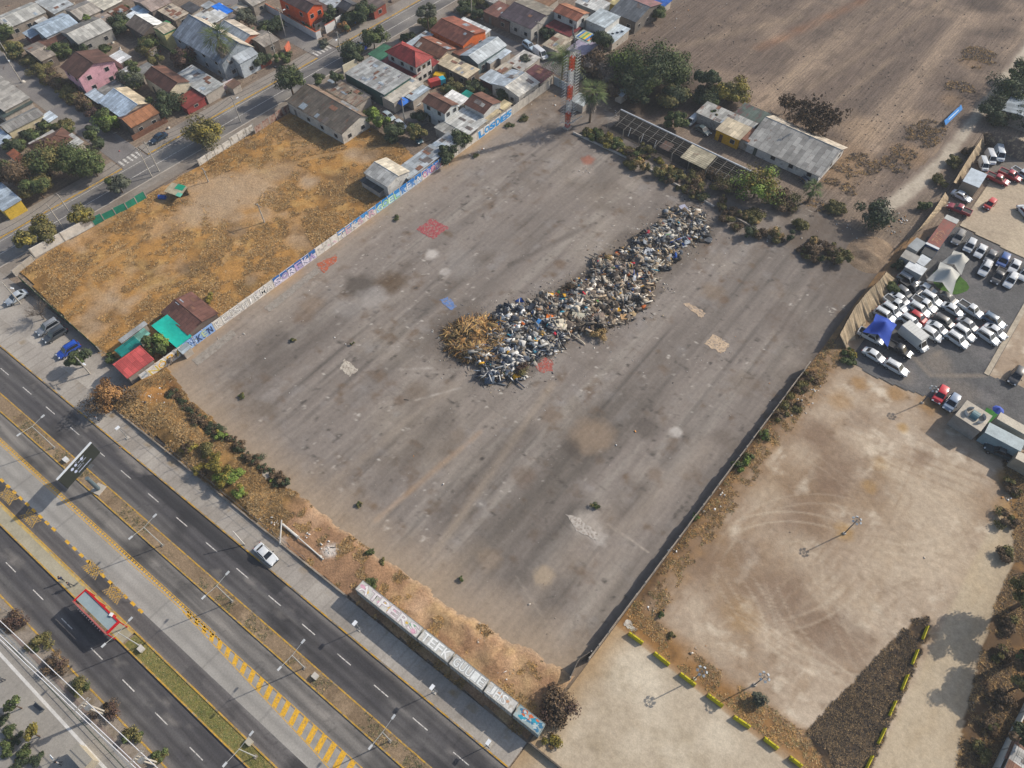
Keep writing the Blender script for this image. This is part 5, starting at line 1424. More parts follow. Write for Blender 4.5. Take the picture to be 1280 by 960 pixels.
def car_parts(kind):
    if kind in CAR_PROTO: return CAR_PROTO[kind]
    L, w, belt, roof, (rb, rt), (fb, ft), hz = CAR_KINDS[kind]
    h = L / 2; parts = []
    if kind == 'pickup':
        st = [(-h, w * .9, .5, belt - .05, 0), (-h + .08, w * .97, .42, belt, 0), (0, w, .34, belt, 0), (fb, w, .34, belt, 0), (fb + .5, w * .97, .34, hz - .02, 0), (h - .25, w * .92, .36, hz - .18, 0), (h, w * .75, .42, hz - .4, 0)]
    else:
        st = [(-h, w * .8, .45, belt - .22, 0), (-h + .12, w * .93, .36, belt - .06, 0), (-h + .5, w * .98, .3, belt, 0), (0, w, .28, belt, 0), (fb, w * .99, .28, belt - .01, 0), (fb + .45, w * .97, .3, hz - .04, 0), (h - .35, w * .92, .32, hz - .18, 0), (h, w * .72, .4, hz - .42, 0)]
    body = loft(st)
    tw = w * .74; bw = w * .9
    zb, zt = belt - .02, roof - .05
    body.add([(rb, -bw, zb), (fb, -bw, zb), (fb, bw, zb), (rb, bw, zb), (rt, -tw, zt), (ft, -tw, zt), (ft, tw, zt), (rt, tw, zt)],
             [(3, 2, 1, 0), (4, 5, 6, 7), (0, 1, 5, 4), (1, 2, 6, 5), (2, 3, 7, 6), (3, 0, 4, 7)])
    parts.append(('body', body.mesh('body', [PAINT('#c9cccd')]), True, None))
    r = MB(); xs = [rt - .04, rt + .1, (rt + ft) / 2, ft - .1, ft + .03]; V = []
    for i, x in enumerate(xs):
        ww = tw * (.9 if i in (0, 4) else 1.0); z = roof - (.05 if i in (0, 4) else 0.0)
        V += [(x, -ww, z - .03), (x, -ww * .6, z + .025), (x, ww * .6, z + .025), (x, ww, z - .03)]
    F = [(i * 4 + j, (i + 1) * 4 + j, (i + 1) * 4 + j + 1, i * 4 + j + 1) for i in range(4) for j in range(3)]
    r.add(V, F)
    parts.append(('roof', r.mesh('roof', [PAINT('#c9cccd')], True), True, None))
    def lerp(a, b, t): return tuple(p + (q - p) * t for p, q in zip(a, b))
    def glass(name, a, b, c, d, ins=.08, out=.015):
        A_, B_, C_, D_ = (Vector(p) for p in (a, b, c, d))
        nrm = (B_ - A_).cross(D_ - A_).normalized() * out
        P = [lerp(lerp(A_, B_, u), lerp(D_, C_, u), t) for u, t in ((ins, ins * 1.3), (1 - ins, ins * 1.3), (1 - ins, 1 - ins), (ins, 1 - ins))]
        P = [Vector(p) + nrm for p in P]
        parts.append((name, MB().add(P, [(0, 1, 2, 3)]).mesh(name, [GLASS]), False, None))
    glass('windscreen', (fb, -bw, zb), (fb, bw, zb), (ft, tw, zt), (ft, -tw, zt), .06)
    glass('rear_window', (rb, bw, zb), (rb, -bw, zb), (rt, -tw, zt), (rt, tw, zt), .1)
    for s in (-1, 1):
        xm0 = rb if kind != 'van' else fb - 1.1
        xm1 = rt if kind != 'van' else ft - .75
        if kind == 'sedan': xm0, xm1 = rb + .25, rt + .1
        a, b, c, d = (xm0, s * bw, zb), (fb, s * bw, zb), (ft, s * tw, zt), (xm1, s * tw, zt)
        if s > 0: a, b, c, d = b, a, d, c
        glass('side_window', a, b, c, d, .07)
    for x in (-h * .62, h * .64):
        for s in (-1, 1):
            wm = MB().tube((x, s * (w - .2), .33), (x, s * (w + .015), .33), .33, n=12)
            wm.tube((x, s * (w + .005), .33), (x, s * (w + .03), .33), .2, n=8, m=1)
            parts.append(('wheel', wm.mesh('wheel', [TYRE, RIM]), False, None))
    for s in (-1, 1):
        parts.append(('headlight', MB().obox((h - .12, s * w * .66, hz - .24), (.22, .3, .14), s * -.25, ry=.5).mesh('headlight', [LAMP]), False, None))
        parts.append(('tail_light', MB().obox((-h + .04, s * w * .72, belt - .2), (.12, .22, .24), s * .15).mesh('tail_light', [TAIL]), False, None))
        parts.append(('mirror', MB().obox((fb - .3, s * (w + .08), belt + .08), (.14, .22, .14)).mesh('mirror', [BLACKP]), False, None))
    parts.append(('bumper', MB().obox((h - .03, 0, .5), (.12, w * 1.45, .2)).mesh('bumper', [BLACKP]), False, None))
    if kind == 'pickup':
        bd = MB().box(-h + .12, rb - .06, -w * .78, w * .78, belt - .02, belt + .012)
        parts.append(('bed_liner', bd.mesh('bed_liner', [BLACKP]), False, None))
        rl = MB().box(-h + .05, rb, -w * .95, -w * .8, belt - .05, belt + .13).box(-h + .05, rb, w * .8, w * .95, belt - .05, belt + .132).box(-h + .03, -h + .13, -w * .9, w * .9, belt - .05, belt + .128)
        parts.append(('bed_rail', rl.mesh('bed_rail', [PAINT('#c9cccd')]), True, None))
    if kind == 'suv':
        for s in (-1, 1):
            parts.append(('roof_rail', MB().obox(((rt + ft) / 2, s * tw * .86, roof + .05), ((ft - rt) * .8, .05, .05)).mesh('roof_rail', [BLACKP]), False, None))
    CAR_PROTO[kind] = parts
    return parts

def car(label, kind, color, rear, front, group=None, cat=None, metal=0.0, z=0.0, scale=None):
    L = CAR_KINDS[kind][0]
    a, b = Q(*rear, .7 + z), Q(*front, .7 + z)
    m = (a + b) / 2; d = b - a
    names = {'suv': 'parked_suv', 'hatch': 'parked_hatchback', 'sedan': 'parked_sedan', 'pickup': 'parked_pickup', 'van': 'parked_van'}
    cats = {'suv': 'car', 'hatch': 'car', 'sedan': 'car', 'pickup': 'pickup truck', 'van': 'van'}
    o = thing(names[kind], label, cat or cats[kind], (m.x, m.y, z), math.atan2(d.y, d.x), group)
    s = scale or 1.0
    o.scale = (s, s, s)
    pm = PAINT(color, .3, metal)
    for nm, me, painted, lab in car_parts(kind):
        c = link(nm, me, o)
        if painted:
            c.material_slots[0].link = 'OBJECT'; c.material_slots[0].material = pm
    return o
WH_, SIL, GRY, DGR, BLK, RED, BLC = '#c6c9ca', '#9a9fa3', '#6d7174', '#3d4043', '#17181a', '#b01e1c', '#1d4fa8'
G1 = 'cars packed in rows beside the tents'
t4 = tile(1060, 330, 5.818)
GZ = .16
def cy(label, kind, col, x0, y0, x1, y1, **k):
    k.setdefault('group', G1)
    return car(label, kind, col, t4(x0, y0), t4(x1, y1), z=GZ, **k)
cy('silver and black SUV at the top of the packed rows, beside the white sheds', 'suv', '#8f9497', 385, 85, 492, 150)
cy('black pickup behind the silver SUV at the top of the rows', 'pickup', '#24272a', 410, 135, 522, 215)
cy('white sedan with a dark sunroof below the grey tent', 'sedan', WH_, 512, 145, 640, 215)
cy('large white SUV in front of the sedan with the sunroof', 'suv', WH_, 530, 205, 685, 300)
cy('dark grey hatchback nearest the tan cloth fence', 'hatch', '#4a4d50', 352, 165, 468, 250)
cy('white sedan next to the dark grey hatchback', 'sedan', WH_, 315, 215, 447, 297)
cy('white pickup between two white cars by the cloth fence', 'pickup', '#bfc3c4', 272, 240, 425, 345)
cy('white SUV behind the one parked under the blue tent edge', 'suv', WH_, 255, 297, 386, 385)
cy('white SUV half covered by the blue tent', 'suv', '#c0c4c6', 195, 330, 345, 418)
cy('white pickup with a black load bed in the middle row', 'pickup', WH_, 488, 255, 620, 332)
cy('white SUV directly behind the red car', 'suv', WH_, 448, 290, 592, 375)
cy('red estate car among the white cars', 'hatch', RED, 452, 350, 576, 428)
cy('white SUV in front of the red estate car', 'suv', WH_, 388, 375, 530, 470)
cy('grey-brown sedan below the grass under the tent', 'sedan', '#77756f', 665, 210, 795, 288)
cy('white sedan behind the white pickup with the open bed', 'sedan', WH_, 693, 290, 832, 372)
cy('long white pickup with an open black bed at the front of its row', 'pickup', WH_, 805, 275, 982, 388)
cy('blue-grey SUV at the head of the right rows', 'suv', '#5f7488', 990, 370, 1138, 458)
cy('white sedan beside the blue-grey SUV', 'sedan', WH_, 1000, 440, 1148, 537)
cy('white SUV closest to the pale boundary strip', 'suv', WH_, 945, 480, 1093, 578)
cy('dark grey SUV next to the red estate car row', 'suv', '#5c5a57', 630, 380, 776, 467)
cy('silver-grey sedan in front of the long white pickup', 'sedan', '#8d9093', 808, 395, 943, 487)
cy('white sedan beside the dark grey SUV', 'sedan', WH_, 580, 420, 728, 512)
cy('white hatchback beside the white box truck', 'hatch', WH_, 532, 465, 682, 555, scale=1.12)
cy('white SUV beside the silver-grey sedan', 'suv', WH_, 772, 455, 916, 550)
cy('white SUV in the front row, second from the box truck', 'suv', '#cfd1d1', 722, 500, 872, 602)
cy('black pickup parked against the white box truck', 'pickup', '#1d2124', 300, 580, 442, 660)
cy('white pickup under the blue tent', 'pickup', WH_, 95, 490, 245, 565)
cy('white sedan at the weedy edge of the gravel yard', 'sedan', WH_, 120, 620, 266, 708)
cy('white SUV behind the white sedan at the weedy edge', 'suv', '#c9cbcb', 275, 712, 430, 798)
G2 = 'cars in two lines in front of the tents'
t8 = tile(960, 240, 4.0)
def cz(label, kind, col, x0, y0, x1, y1, **k):
    k.setdefault('group', G2)
    return car(label, kind, col, t8(x0, y0), t8(x1, y1), z=GZ, **k)
cz('grey estate car at the left end of the upper line', 'suv', '#7d7a74', 970, 200, 930, 258)
cz('silver-white car second in the upper line', 'hatch', '#b5b9bb', 1025, 240, 990, 298, scale=1.1)
cz('white sedan third in the upper line', 'sedan', WH_, 1082, 265, 1043, 325)
cz('dark grey sedan fourth in the upper line', 'sedan', '#595b5e', 1130, 295, 1095, 348)
cz('blue hatchback in the upper line', 'hatch', '#24508f', 1190, 315, 1157, 375, scale=1.15)
cz('white sedan right of the blue hatchback', 'sedan', WH_, 1250, 340, 1215, 402)
cz('white SUV at the left end of the lower line', 'suv', WH_, 1105, 350, 1063, 418)
cz('black pickup in the lower line of cars', 'pickup', '#22262a', 1172, 385, 1128, 456)
cz('white SUV with a dark rear next to the black pickup', 'suv', '#c5c8c9', 1232, 412, 1190, 476)
cz('white car cut by the right edge, end of the lower line', 'sedan', WH_, 1300, 385, 1268, 430)
cz('black and white SUV alone on the lower right gravel', 'suv', '#24282c', 1262, 885, 1218, 955)
G3 = 'vehicles in the sandy upper yard'
t5 = tile(1120, 160, 8.0)
def cu(label, kind, col, x0, y0, x1, y1, **k):
    return car(label, kind, col, t5(x0, y0), t5(x1, y1), z=.13, group=G3, **k)
cu('small white van, front-left one of the three vans', 'van', '#c3c7c8', 850, 305, 895, 430, scale=.85)
cu('white van between two other vans', 'van', '#c9cccd', 915, 232, 968, 370, scale=.92)
cu('high white van at the cloth fence corner', 'van', '#bcc4c8', 1010, 195, 1045, 340)
cu('red pickup with a dark bed nearest the flat-roofed office', 'pickup', '#a01f2a', 915, 465, 1118, 555)
cu('red pickup behind the first, by the white utility truck', 'pickup', '#a5202b', 1050, 430, 1232, 512)
cu('white utility pickup cut by the right edge', 'pickup', '#b9c0c6', 1180, 415, 1340, 510)
cu('silver-white sedan under the flat-roofed office', 'sedan', '#b3bac0', 575, 635, 742, 722)
cu('dark red pickup parked beside the rusty container', 'pickup', '#8a1d2c', 745, 860, 520, 765)
cu('small bright red hatchback in the middle of the sandy yard', 'hatch', '#c02a1e', 985, 715, 893, 805)
cu('white car cut by the right edge of the sandy yard', 'sedan', '#c5c9ca', 1260, 800, 1330, 880)
# lower right and the rest
t6 = tile(1160, 440, 6.4)
car('red hatchback at the edge of the gravel yard', 'hatch', '#c3202a', t6(128, 292), t6(68, 392), z=GZ, scale=1.1)
car('silver-blue hatchback next to the red hatchback', 'hatch', '#7f8fa3', t6(225, 352), t6(150, 458), z=GZ, scale=1.1)
car('dark teal pickup in the shade of the long containers', 'pickup', '#2c3b40', t6(695, 850), t6(465, 750), z=.08)
car('bright blue estate car on the forecourt', 'suv', '#1848a8', (97, 430), (73, 445), scale=.98)
car('dark grey SUV on the forecourt beside the net fence', 'suv', '#3f4347', (80, 411), (57, 425))
car('silver SUV parked tight beside the dark grey one', 'suv', '#85898d', (70, 403), (50, 415))
car('silver-white car by the leaning pole on the forecourt', 'sedan', '#a9b0b6', (32, 364), (8, 379))
car('white sedan on the avenue by the pavement kerb', 'sedan', '#cfd2d3', (321, 682), (344, 703), scale=.97)
car('dark blue sedan driving on the street by the corner houses', 'sedan', '#1f3346', (208, 166), (188, 178))
car('white car parked under the street trees', 'suv', '#aebac4', (444, 62), (459, 54))
car('white camper van beside the silver roof', 'van', '#c9c9c4', (510, 121), (524, 131), scale=.85)
car('white car near the blue canopy', 'hatch', '#c3c9cd', (492, 130), (502, 124))
car('white delivery van parked on the lane by the big palm', 'van', '#d0d2d3', (668, 62), (683, 74), scale=1.05)
car('pale blue SUV parked behind the white delivery van', 'suv', '#a9bccb', (655, 53), (668, 62))
car('white van by the sheds at the back of the plot', 'van', '#b9bfc0', (870, 146), (860, 155), scale=.8)
car('dark green car by the sheds at the back of the plot', 'sedan', '#4a5654', (872, 157), (886, 167))
car('pale car hidden between bushes and lane', 'hatch', '#a3afb3', (480, 141), (492, 149))
car('white car with its bonnet under the yellow tree', 'hatch', '#bcc3c6', (496, 152), (506, 160))
car('blue car behind the orange house wall', 'hatch', '#2c3f5a', (372, 25), (382, 33), scale=.9)
car('teal car between the yellow tree and the shed roofs', 'hatch', '#3f5d63', (518, 168), (526, 178))
car('dark blue car in the hall yard', 'hatch', '#27384a', (1003, 222), (1012, 230), scale=.8)
# box truck
o = car('white box truck with a high grey-white cargo box', 'van', '#b9bcbc', t4(420, 510), t4(568, 630), z=GZ, cat='truck')
o.name = 'box_truck'
MB().box(-3.6, 1.0, -1.15, 1.15, .75, 3.0).build('cargo_box', M('#c2c2bd', .55, .08, .5, 4), o)
MB().box(-3.58, 1.0, -1.08, 1.08, .5, .74).build('chassis', BLACKP, o)
rb = MB()
for k in range(8): rb.box(-3.5 + k * .62, -3.45 + k * .62, -1.16, 1.16, 2.98, 3.03)
rb.build('roof_rib', M('#a9aaa7', .6, .1), o)
for s in (-1, 1): MB().tube((-2.7, s * .8, .42), (-2.7, s * 1.12, .42), .42, n=12).build('wheel', [TYRE], o)
# ------------------------------------------------------------------ trees and plants
def tree(label, px, py, rpx, h, kind='green', n=None, name='broadleaf_tree', leaf=.3, mix=None, flat=.75, trunk=True, group=None, bare=False, rx=1.0, lobes=None, cat='tree'):
    r = max(.6, 1.15 * rpx * mpp(px, py))
    rz = min(h * .48, r * flat)
    zc = h - rz
    c = Q(px, py, zc)
    o = thing(name, label, cat, (c.x, c.y, 0), 0, group)
    n = n or int(min(3800, 260 + 330 * r * r))
    crown_mesh('crown', (0, 0, zc), r * rx, r, rz, kind, n, leaf, o, lobes, mix)
    tr = max(.07, h * .022)
    tm = MB()
    if trunk:
        p = Vector((0, 0, 0)); q = Vector((R.uniform(-.15, .15), R.uniform(-.15, .15), zc * .75))
        tm.tube(p, q, tr * 1.5, tr, 7)
        for k in range(5 if not bare else 9):
            a = R.uniform(0, 6.28); e = q + Vector((math.cos(a) * r * .7, math.sin(a) * r * .7, rz * R.uniform(.0, .9)))
            m = q.lerp(e, .5) + Vector((0, 0, .2))
            tm.tube(q, m, tr * .7, tr * .45, 5); tm.tube(m, e, tr * .45, tr * .15, 4)
        tm.build('trunk', M('#5a4a3c', .95, .25), o)
    return o
def bush(label, px, py, rpx, h, kind='green', n=None, name='bush', **k):
    k.setdefault('flat', 1.0); k.setdefault('cat', 'bush')
    r = max(.4, 1.12 * rpx * mpp(px, py))
    c = Q(px, py, h * .5)
    zb = 0.0
    if -99.5 < c.x < -9 and bank_back(c.x) < c.y < float(bank_front(np.array([c.x]))[0]): zb = max(0.0, float(z_bank(np.array([c.x]), np.array([c.y]))[0]))
    o = thing(name, label, k['cat'], (c.x, c.y, zb), 0, k.get('group'))
    n = n or int(min(3000, 160 + 300 * r * r))
    crown_mesh('foliage', (0, 0, h * .48), r * k.get('rx', 1.0), r, h * .5, kind, n, k.get('leaf', .24), o, k.get('lobes'), k.get('mix'))
    sm = MB()
    for j in range(6):
        a = R.uniform(0, 6.28)
        sm.tube((0, 0, 0), (math.cos(a) * r * .6, math.sin(a) * r * .6, h * R.uniform(.5, .9)), .035, .012, 4)
    sm.build('stem', M('#57483a', .95, .2), o)
    return o
def bare_tree(label, px, py, rpx, h, kind='bare', twigs=260, leaves=0, lk='maroon', name='bare_tree'):
    r = rpx * mpp(px, py); c = Q(px, py, h * .55)
    o = thing(name, label, 'tree', (c.x, c.y, 0))
    tm = MB(); tips = []
    col = KINDS_OF_LEAF[kind][0]
    top = Vector((0, 0, h * .3)); tm.tube((0, 0, 0), top, .14, .1, 6)
    for k in range(11):
        a = 6.28 * k / 11 + R.uniform(-.3, .3)
        e = top + Vector((math.cos(a) * r * R.uniform(.45, .7), math.sin(a) * r * R.uniform(.45, .7), h * R.uniform(.15, .5)))
        tm.tube(top, e, .06, .035, 4)
        for j in range(twigs // 11):
            s = top.lerp(e, R.uniform(.35, 1)); v = Vector((R.uniform(-1, 1), R.uniform(-1, 1), R.uniform(-.1, .9))) * r * .38
            v += (e - top).normalized() * r * .15
            tm.tube(s, s + v, .022, .008, 3, caps=False); tips.append(s + v * R.uniform(.5, 1))
    tm.build('branches', M(col, .95, .2), o)
    if leaves:
        idx = RN.randint(0, len(tips), leaves)
        P = np.array([tips[i] for i in idx]) + RN.normal(size=(leaves, 3)) * .22
        N = RN.normal(size=(leaves, 3)); N /= np.linalg.norm(N, axis=1)[:, None]
        s = RN.uniform(.1, .24, leaves)
        V, F, cc = cards(P, N, s, s, leafcols(lk, leaves))
        quick('foliage', V, F, cc, LEAF(), o)
    return o
def palm(label, px, py, rpx, h, fan=True, skirt=True, n=40):
    r = 1.15 * rpx * mpp(px, py); c = Q(px, py, h * .92)
    o = thing('palm_tree', label, 'palm tree', (c.x, c.y, 0))
    MB().tube((0, 0, 0), (0, 0, h * .5), .32, .24, 9).tube((0, 0, h * .5), (.05, .05, h * .95), .24, .2, 9).build('trunk', M('#6b5a48', .95, .3, 2, 8), o)
    def fronds(nm, cnt, elev, length, kind, z0):
        P, F, K = [], [], []
        for k in range(cnt):
            a = k * 2.399 + R.uniform(-.2, .2); e0 = math.radians(R.uniform(*elev)); L = length * R.uniform(.8, 1.1)
            seg = 7; prev = None
            pts = []
            for i in range(seg + 1):
                t = i / seg; dr = e0 - t * t * 1.5
                x = L * t * math.cos(e0 * (1 - .3 * t)); z = L * (t * math.sin(e0) - .55 * t * t)
                pts.append(Vector((math.cos(a) * x, math.sin(a) * x, z0 + z)))
            side = Vector((-math.sin(a), math.cos(a), 0))
            base_c = np.array(KINDS_OF_LEAF[kind][k % 3]) * R.uniform(1.1, 1.9)
            if fan:
                hub = pts[3]
                for j in range(9):
                    b = (j - 4) / 4 * .95; base_j = base_c * R.uniform(.55, 1.35)
                    dirv = ((pts[4] - pts[2]).normalized() * math.cos(b) + side * math.sin(b)).normalized()
                    e = hub + dirv * L * R.uniform(.4, .75) - Vector((0, 0, abs(b) * .2 + R.uniform(0, .5))); nn = dirv.cross(Vector((0, 0, 1))).normalized() * .085
                    i0 = len(P); P += [hub - nn * .4, hub + nn * .4, e * 1 + nn * .5 - (e - hub) * .35 + nn, e]; F.append((i0, i0 + 1, i0 + 2, i0 + 3)); K += [base_j] * 4
                i0 = len(P); w = side * .04; P += [pts[0] - w, pts[0] + w, hub + w, hub - w]; F.append((i0, i0 + 1, i0 + 2, i0 + 3)); K += [base_c * .9] * 4
            else:
                for i in range(1, seg + 1):
                    for s in (-1, 1):
                        for m in (0, .5):
                            b0 = pts[i - 1].lerp(pts[i], m); d = (pts[i] - pts[i - 1]).normalized()
                            e = b0 + side * s * L * .17 * (1 - .5 * i / seg) + d * .22 - Vector((0, 0, .08))
                            i0 = len(P); P += [b0 - d * .07, b0 + d * .07, e + d * .03, e - d * .03]; F.append((i0, i0 + 1, i0 + 2, i0 + 3)); K += [base_c] * 4
        quick(nm, np.array([tuple(p) for p in P]), np.array(F), np.array(K), LEAF(), o)
    fronds('fronds', n, (-15, 80), r * 1.15, 'green' if not fan else 'green', h * .95)
    if skirt: fronds('dead_skirt', 40, (-82, -62), r * .8, 'bare', h * .9); fronds('dead_skirt', 30, (-85, -70), r * .7, 'bare', h * .68)
    return o

# old quarter, left block
H_ = [(40, 76), (51, 85), (62, 94), (73, 103), (84, 112), (96, 121), (107, 129), (119, 137)]
for i, (x, y) in enumerate(H_):
    bush(['olive end of the overgrown verge hedge along the lane', 'brownish verge bush just below the olive hedge end', 'dry brown verge bush opposite the pink house wall', 'thin brown verge bush below the pink house', 'brown-olive verge bush beside the lean-to roof',
          'dark brown verge bush by the grey lean-to', 'rusty verge bush by the blue-white wing', 'last brown verge bush beside the bright green one'][i], x, y, 13, 2.8, ['olive', 'olive', 'brown', 'brown', 'olive', 'brown', 'brown', 'maroon'][i], group='bushes along the lane verge', mix=('olive', .4))
tree('bright green tree at the lower end of the lane hedge', 136, 149, 15, 4.5, 'bright', mix=('green', .5))
for lab, x, y, r, h, k in (
    ('round green tree behind the crooked shack', 75, 61, 12, 4, 'green'), ('dark bush row behind the pink house', 104, 60, 10, 3, 'dark'), ('small light green treetop on the beige gable', 107, 21, 6, 5, 'bright'),
    ('flat green shrub in the brown yard', 133, 61, 9, 1.5, 'green'), ('green treetop at the left edge of the upper lane', 4, 40, 10, 4, 'green'), ('leafy tree over the lane near the left edge', 14, 58, 13, 5, 'olive'),
    ('olive-yellow tree in the yard beside the yellow house', 184, 56, 14, 5, 'olive'), ('small yellowish bush below the olive yard tree', 192, 74, 9, 3, 'olive'), ('dark red-leaved tree in the shade of the barn-like house', 229, 67, 17, 5, 'maroon'),
    ('grey-green tree at the lane behind the blue tarpaulin', 308, 22, 12, 5, 'grey'), ('tall grey-green tree in front of the brown house', 166, 97, 14, 6, 'grey'), ('dark tree between the brown house and the porch', 206, 127, 17, 6, 'dark'),
    ('dark green tree at the end of the brown yard', 151, 28, 15, 5, 'dark'), ('small green bush by the pink house door', 146, 91, 7, 2.5, 'green'), ('big olive-gold tree near the left edge', 52, 202, 24, 8, 'olive'),
    ('large green tree beside the olive-gold one', 92, 200, 22, 8, 'green'), ('green tree at the lane corner', 114, 206, 17, 6, 'green'), ('brown-leaved tree at the left edge', 16, 214, 19, 7, 'brown'), ('mixed tree below the brown-leaved one', 44, 232, 16, 6, 'olive'),
    ('dark hedge bush in the yard of the grey house', 60, 158, 12, 2.5, 'olive'), ('dark hedge bush nearest the lane in that yard', 78, 160, 12, 2.5, 'olive'), ('dark hedge bush above the brown hipped roof', 42, 168, 12, 2.5, 'dark'),
    ('dark bush under the blue-white lean-to', 18, 181, 12, 3, 'dark'), ('dark tree at the lane by the street lamp', 111, 166, 11, 5, 'dark'), ('dark bush by the yellow sign board', 122, 176, 10, 3, 'dark'),
    ('thin dark tree at the street corner', 146, 228, 13, 5, 'grey'), ('small dark bush under the white pitched awning', 163, 80, 8, 2.5, 'dark'), ('small tree in front of the cream-white roof', 154, 10, 7, 3, 'green')):
    tree(lab, x, y, r, h, k, mix=('green', .25))
palm('tall fan palm with a dead skirt beside the barn-like house', 272, 48, 16, 11)
tree('golden olive street tree between the street and the dry field', 252, 164, 21, 7, 'olive', mix=('yellow', .35))
tree('big dark green street tree beside the derelict house', 361, 98, 18, 9, 'dark', mix=('green', .4))
for lab, x, y, r, h, k in (
    ('slim dark tree behind the derelict house', 418, 95, 8, 6, 'dark'), ('small tree at the street end of the derelict house', 400, 97, 8, 3.5, 'dark'), ('round dark bush beside the workshop drive', 447, 117, 10, 3, 'dark'),
    ('leafy green street tree beside the green roof', 466, 46, 14, 6, 'green'), ('broad green tree over the parked white car', 438, 66, 15, 4.5, 'dark'), ('tall poplar-like tree at the bend of the street', 533, 14, 10, 9, 'grey'),
    ('olive bush at the foot of the poplar', 534, 27, 11, 4, 'olive'), ('dark tree at the corner of the lane crossing', 344, 31, 11, 4, 'dark'), ('dark tree left of the lane crossing', 331, 35, 12, 4, 'dark'),
    ('green bush in front of the brick corner wall', 354, 72, 9, 3, 'green'), ('dark tree over the low corner house yard', 322, 72, 13, 4, 'dark'), ('small bush on the crossing island', 403, 53, 7, 2, 'grey'),
    ('conifer in front of the orange house porch', 416, 14, 7, 6, 'dark'), ('leafy street tree beside the yellow sign', 453, 12, 14, 6, 'dark'), ('dark tree behind the yellow sign', 440, 22, 12, 4, 'dark'),
    ('red-brown small tree at the street verge', 431, 34, 7, 3, 'rust'), ('dark green bush inside the orange house garden', 390, 28, 8, 3, 'dark'), ('dark tree at the orange house gate', 408, 22, 10, 3.5, 'dark'),
    ('long clipped hedge by the lane at the top edge', 582, 8, 14, 3, 'dark'), ('olive hedge top at the lane corner', 605, 3, 12, 3, 'olive'), ('second clipped hedge bush along that lane', 598, 16, 9, 2.5, 'dark'),
    ('bright green tree in the dry field corner', 472, 146, 14, 5.5, 'bright'), ('dark tree behind the bright green tree', 489, 163, 14, 4, 'dark'), ('olive-yellow tree at the end of the lane', 517, 163, 13, 5, 'olive'),
    ('dark bush in the courtyard by the two-window house', 527, 146, 10, 3, 'dark'), ('round dark green tree at the painted wall', 574, 172, 11, 4.5, 'dark'), ('second round tree at the painted wall, lower one', 557, 193, 12, 4, 'dark'),
    ('olive bush in the dark yard', 566, 108, 13, 3, 'olive'), ('dark green bush beside the turquoise tarpaulin', 590, 107, 11, 3, 'dark'), ('dark bush under the silver roof gable', 605, 116, 9, 2.5, 'dark'),
    ('dark tree in the gap below the wide silver roof', 632, 119, 12, 3, 'dark'), ('small green tree on the lane by the van', 658, 76, 10, 3.5, 'grey'), ('dark garden tree beside the dark purple house', 672, 32, 11, 3.5, 'dark'),
    ('dark tree in front of the deep red roof', 684, 40, 9, 3, 'dark'), ('dark conifer between the white house and the mast', 754, 47, 12, 7, 'dark'), ('small tree in the field corner by the barn', 822, 14, 9, 4, 'green'),
    ('dark hedge behind the red hipped house', 509, 46, 8, 2.5, 'dark'), ('dark vine over the orange gable front', 607, 44, 7, 2.5, 'dark')):
    tree(lab, x, y, r, h, k, mix=('green', .25))
palm('dark feathery date palm left of the mast', 704, 74, 21, 8, fan=False, skirt=False, n=60)
palm('fan palm with a long dead skirt right of the mast', 741, 115, 15, 9)
# thicket behind the plot
for lab, x, y, r, h, k, m in (
    ('huge green tree crown left of the ploughed field', 815, 80, 38, 11, 'green', 'dark'), ('broad right half of the big green thicket', 836, 84, 26, 9, 'green', 'dark'), ('dark lower tree of the thicket', 800, 105, 26, 8, 'dark', 'green'),
    ('bright-edged tree at the left of the thicket', 782, 78, 22, 8, 'green', 'bright'), ('grey leafless thicket left of the big tree', 748, 78, 22, 5, 'bare', 'brown'), ('dark brush under the big tree', 840, 118, 20, 5, 'dark', 'olive'),
    ('brown brush by the fan palm', 770, 108, 16, 3.5, 'brown', 'maroon'), ('dark conifer standing right of the big tree', 886, 96, 13, 8, 'dark', 'dark'), ('dark wide base tree under the conifer', 884, 118, 18, 4, 'dark', 'green'),
    ('yellow-olive bush at the corner of the ploughed field', 917, 112, 18, 5, 'olive', 'yellow'), ('round green tree behind the roofless shed', 846, 150, 12, 4, 'green', 'green'), ('grey brush above the water-tank hut', 760, 95, 15, 3.5, 'bare', 'brown'),
    ('small tree between the shed roofs', 896, 142, 6, 3.5, 'olive', 'green')):
    tree(lab, x, y, r, h, k, mix=(m, .4), n=3600 if r > 24 else None, leaf=.34)
for i, (x, y, r, k) in enumerate(((736, 164, 9, 'olive'), (748, 168, 10, 'green'), (760, 174, 11, 'olive'), (771, 180, 11, 'green'), (783, 187, 11, 'olive'), (793, 196, 9, 'green'))):
    bush(['first shrub of the bed at the back of the plot, by the fan palm', 'second shrub of the bed, left of the middle', 'third shrub of the bed at the back of the plot', 'fourth shrub of the bed, right of the middle', 'fifth and largest shrub of the bed', 'last shrub of the bed, where the kerb wall breaks'][i], x, y, r, 2.2, k, group='shrub bed along the back of the plot', mix=('yellow', .3))
bush('yellow-green bush between the shrub bed and the roofless shed', 809, 185, 10, 3, 'olive', mix=('yellow', .4))
bush('small bright yellow bush below the roofless shed', 824, 199, 6, 1.5, 'yellow')
bush('low yellowish shrub by the broken kerb wall', 846, 218, 9, 2, 'olive', mix=('yellow', .4))
tree('large yellow-green tree at the end of the roofless shed', 948, 230, 26, 7.5, 'yellow', mix=('bright', .5), n=2800)
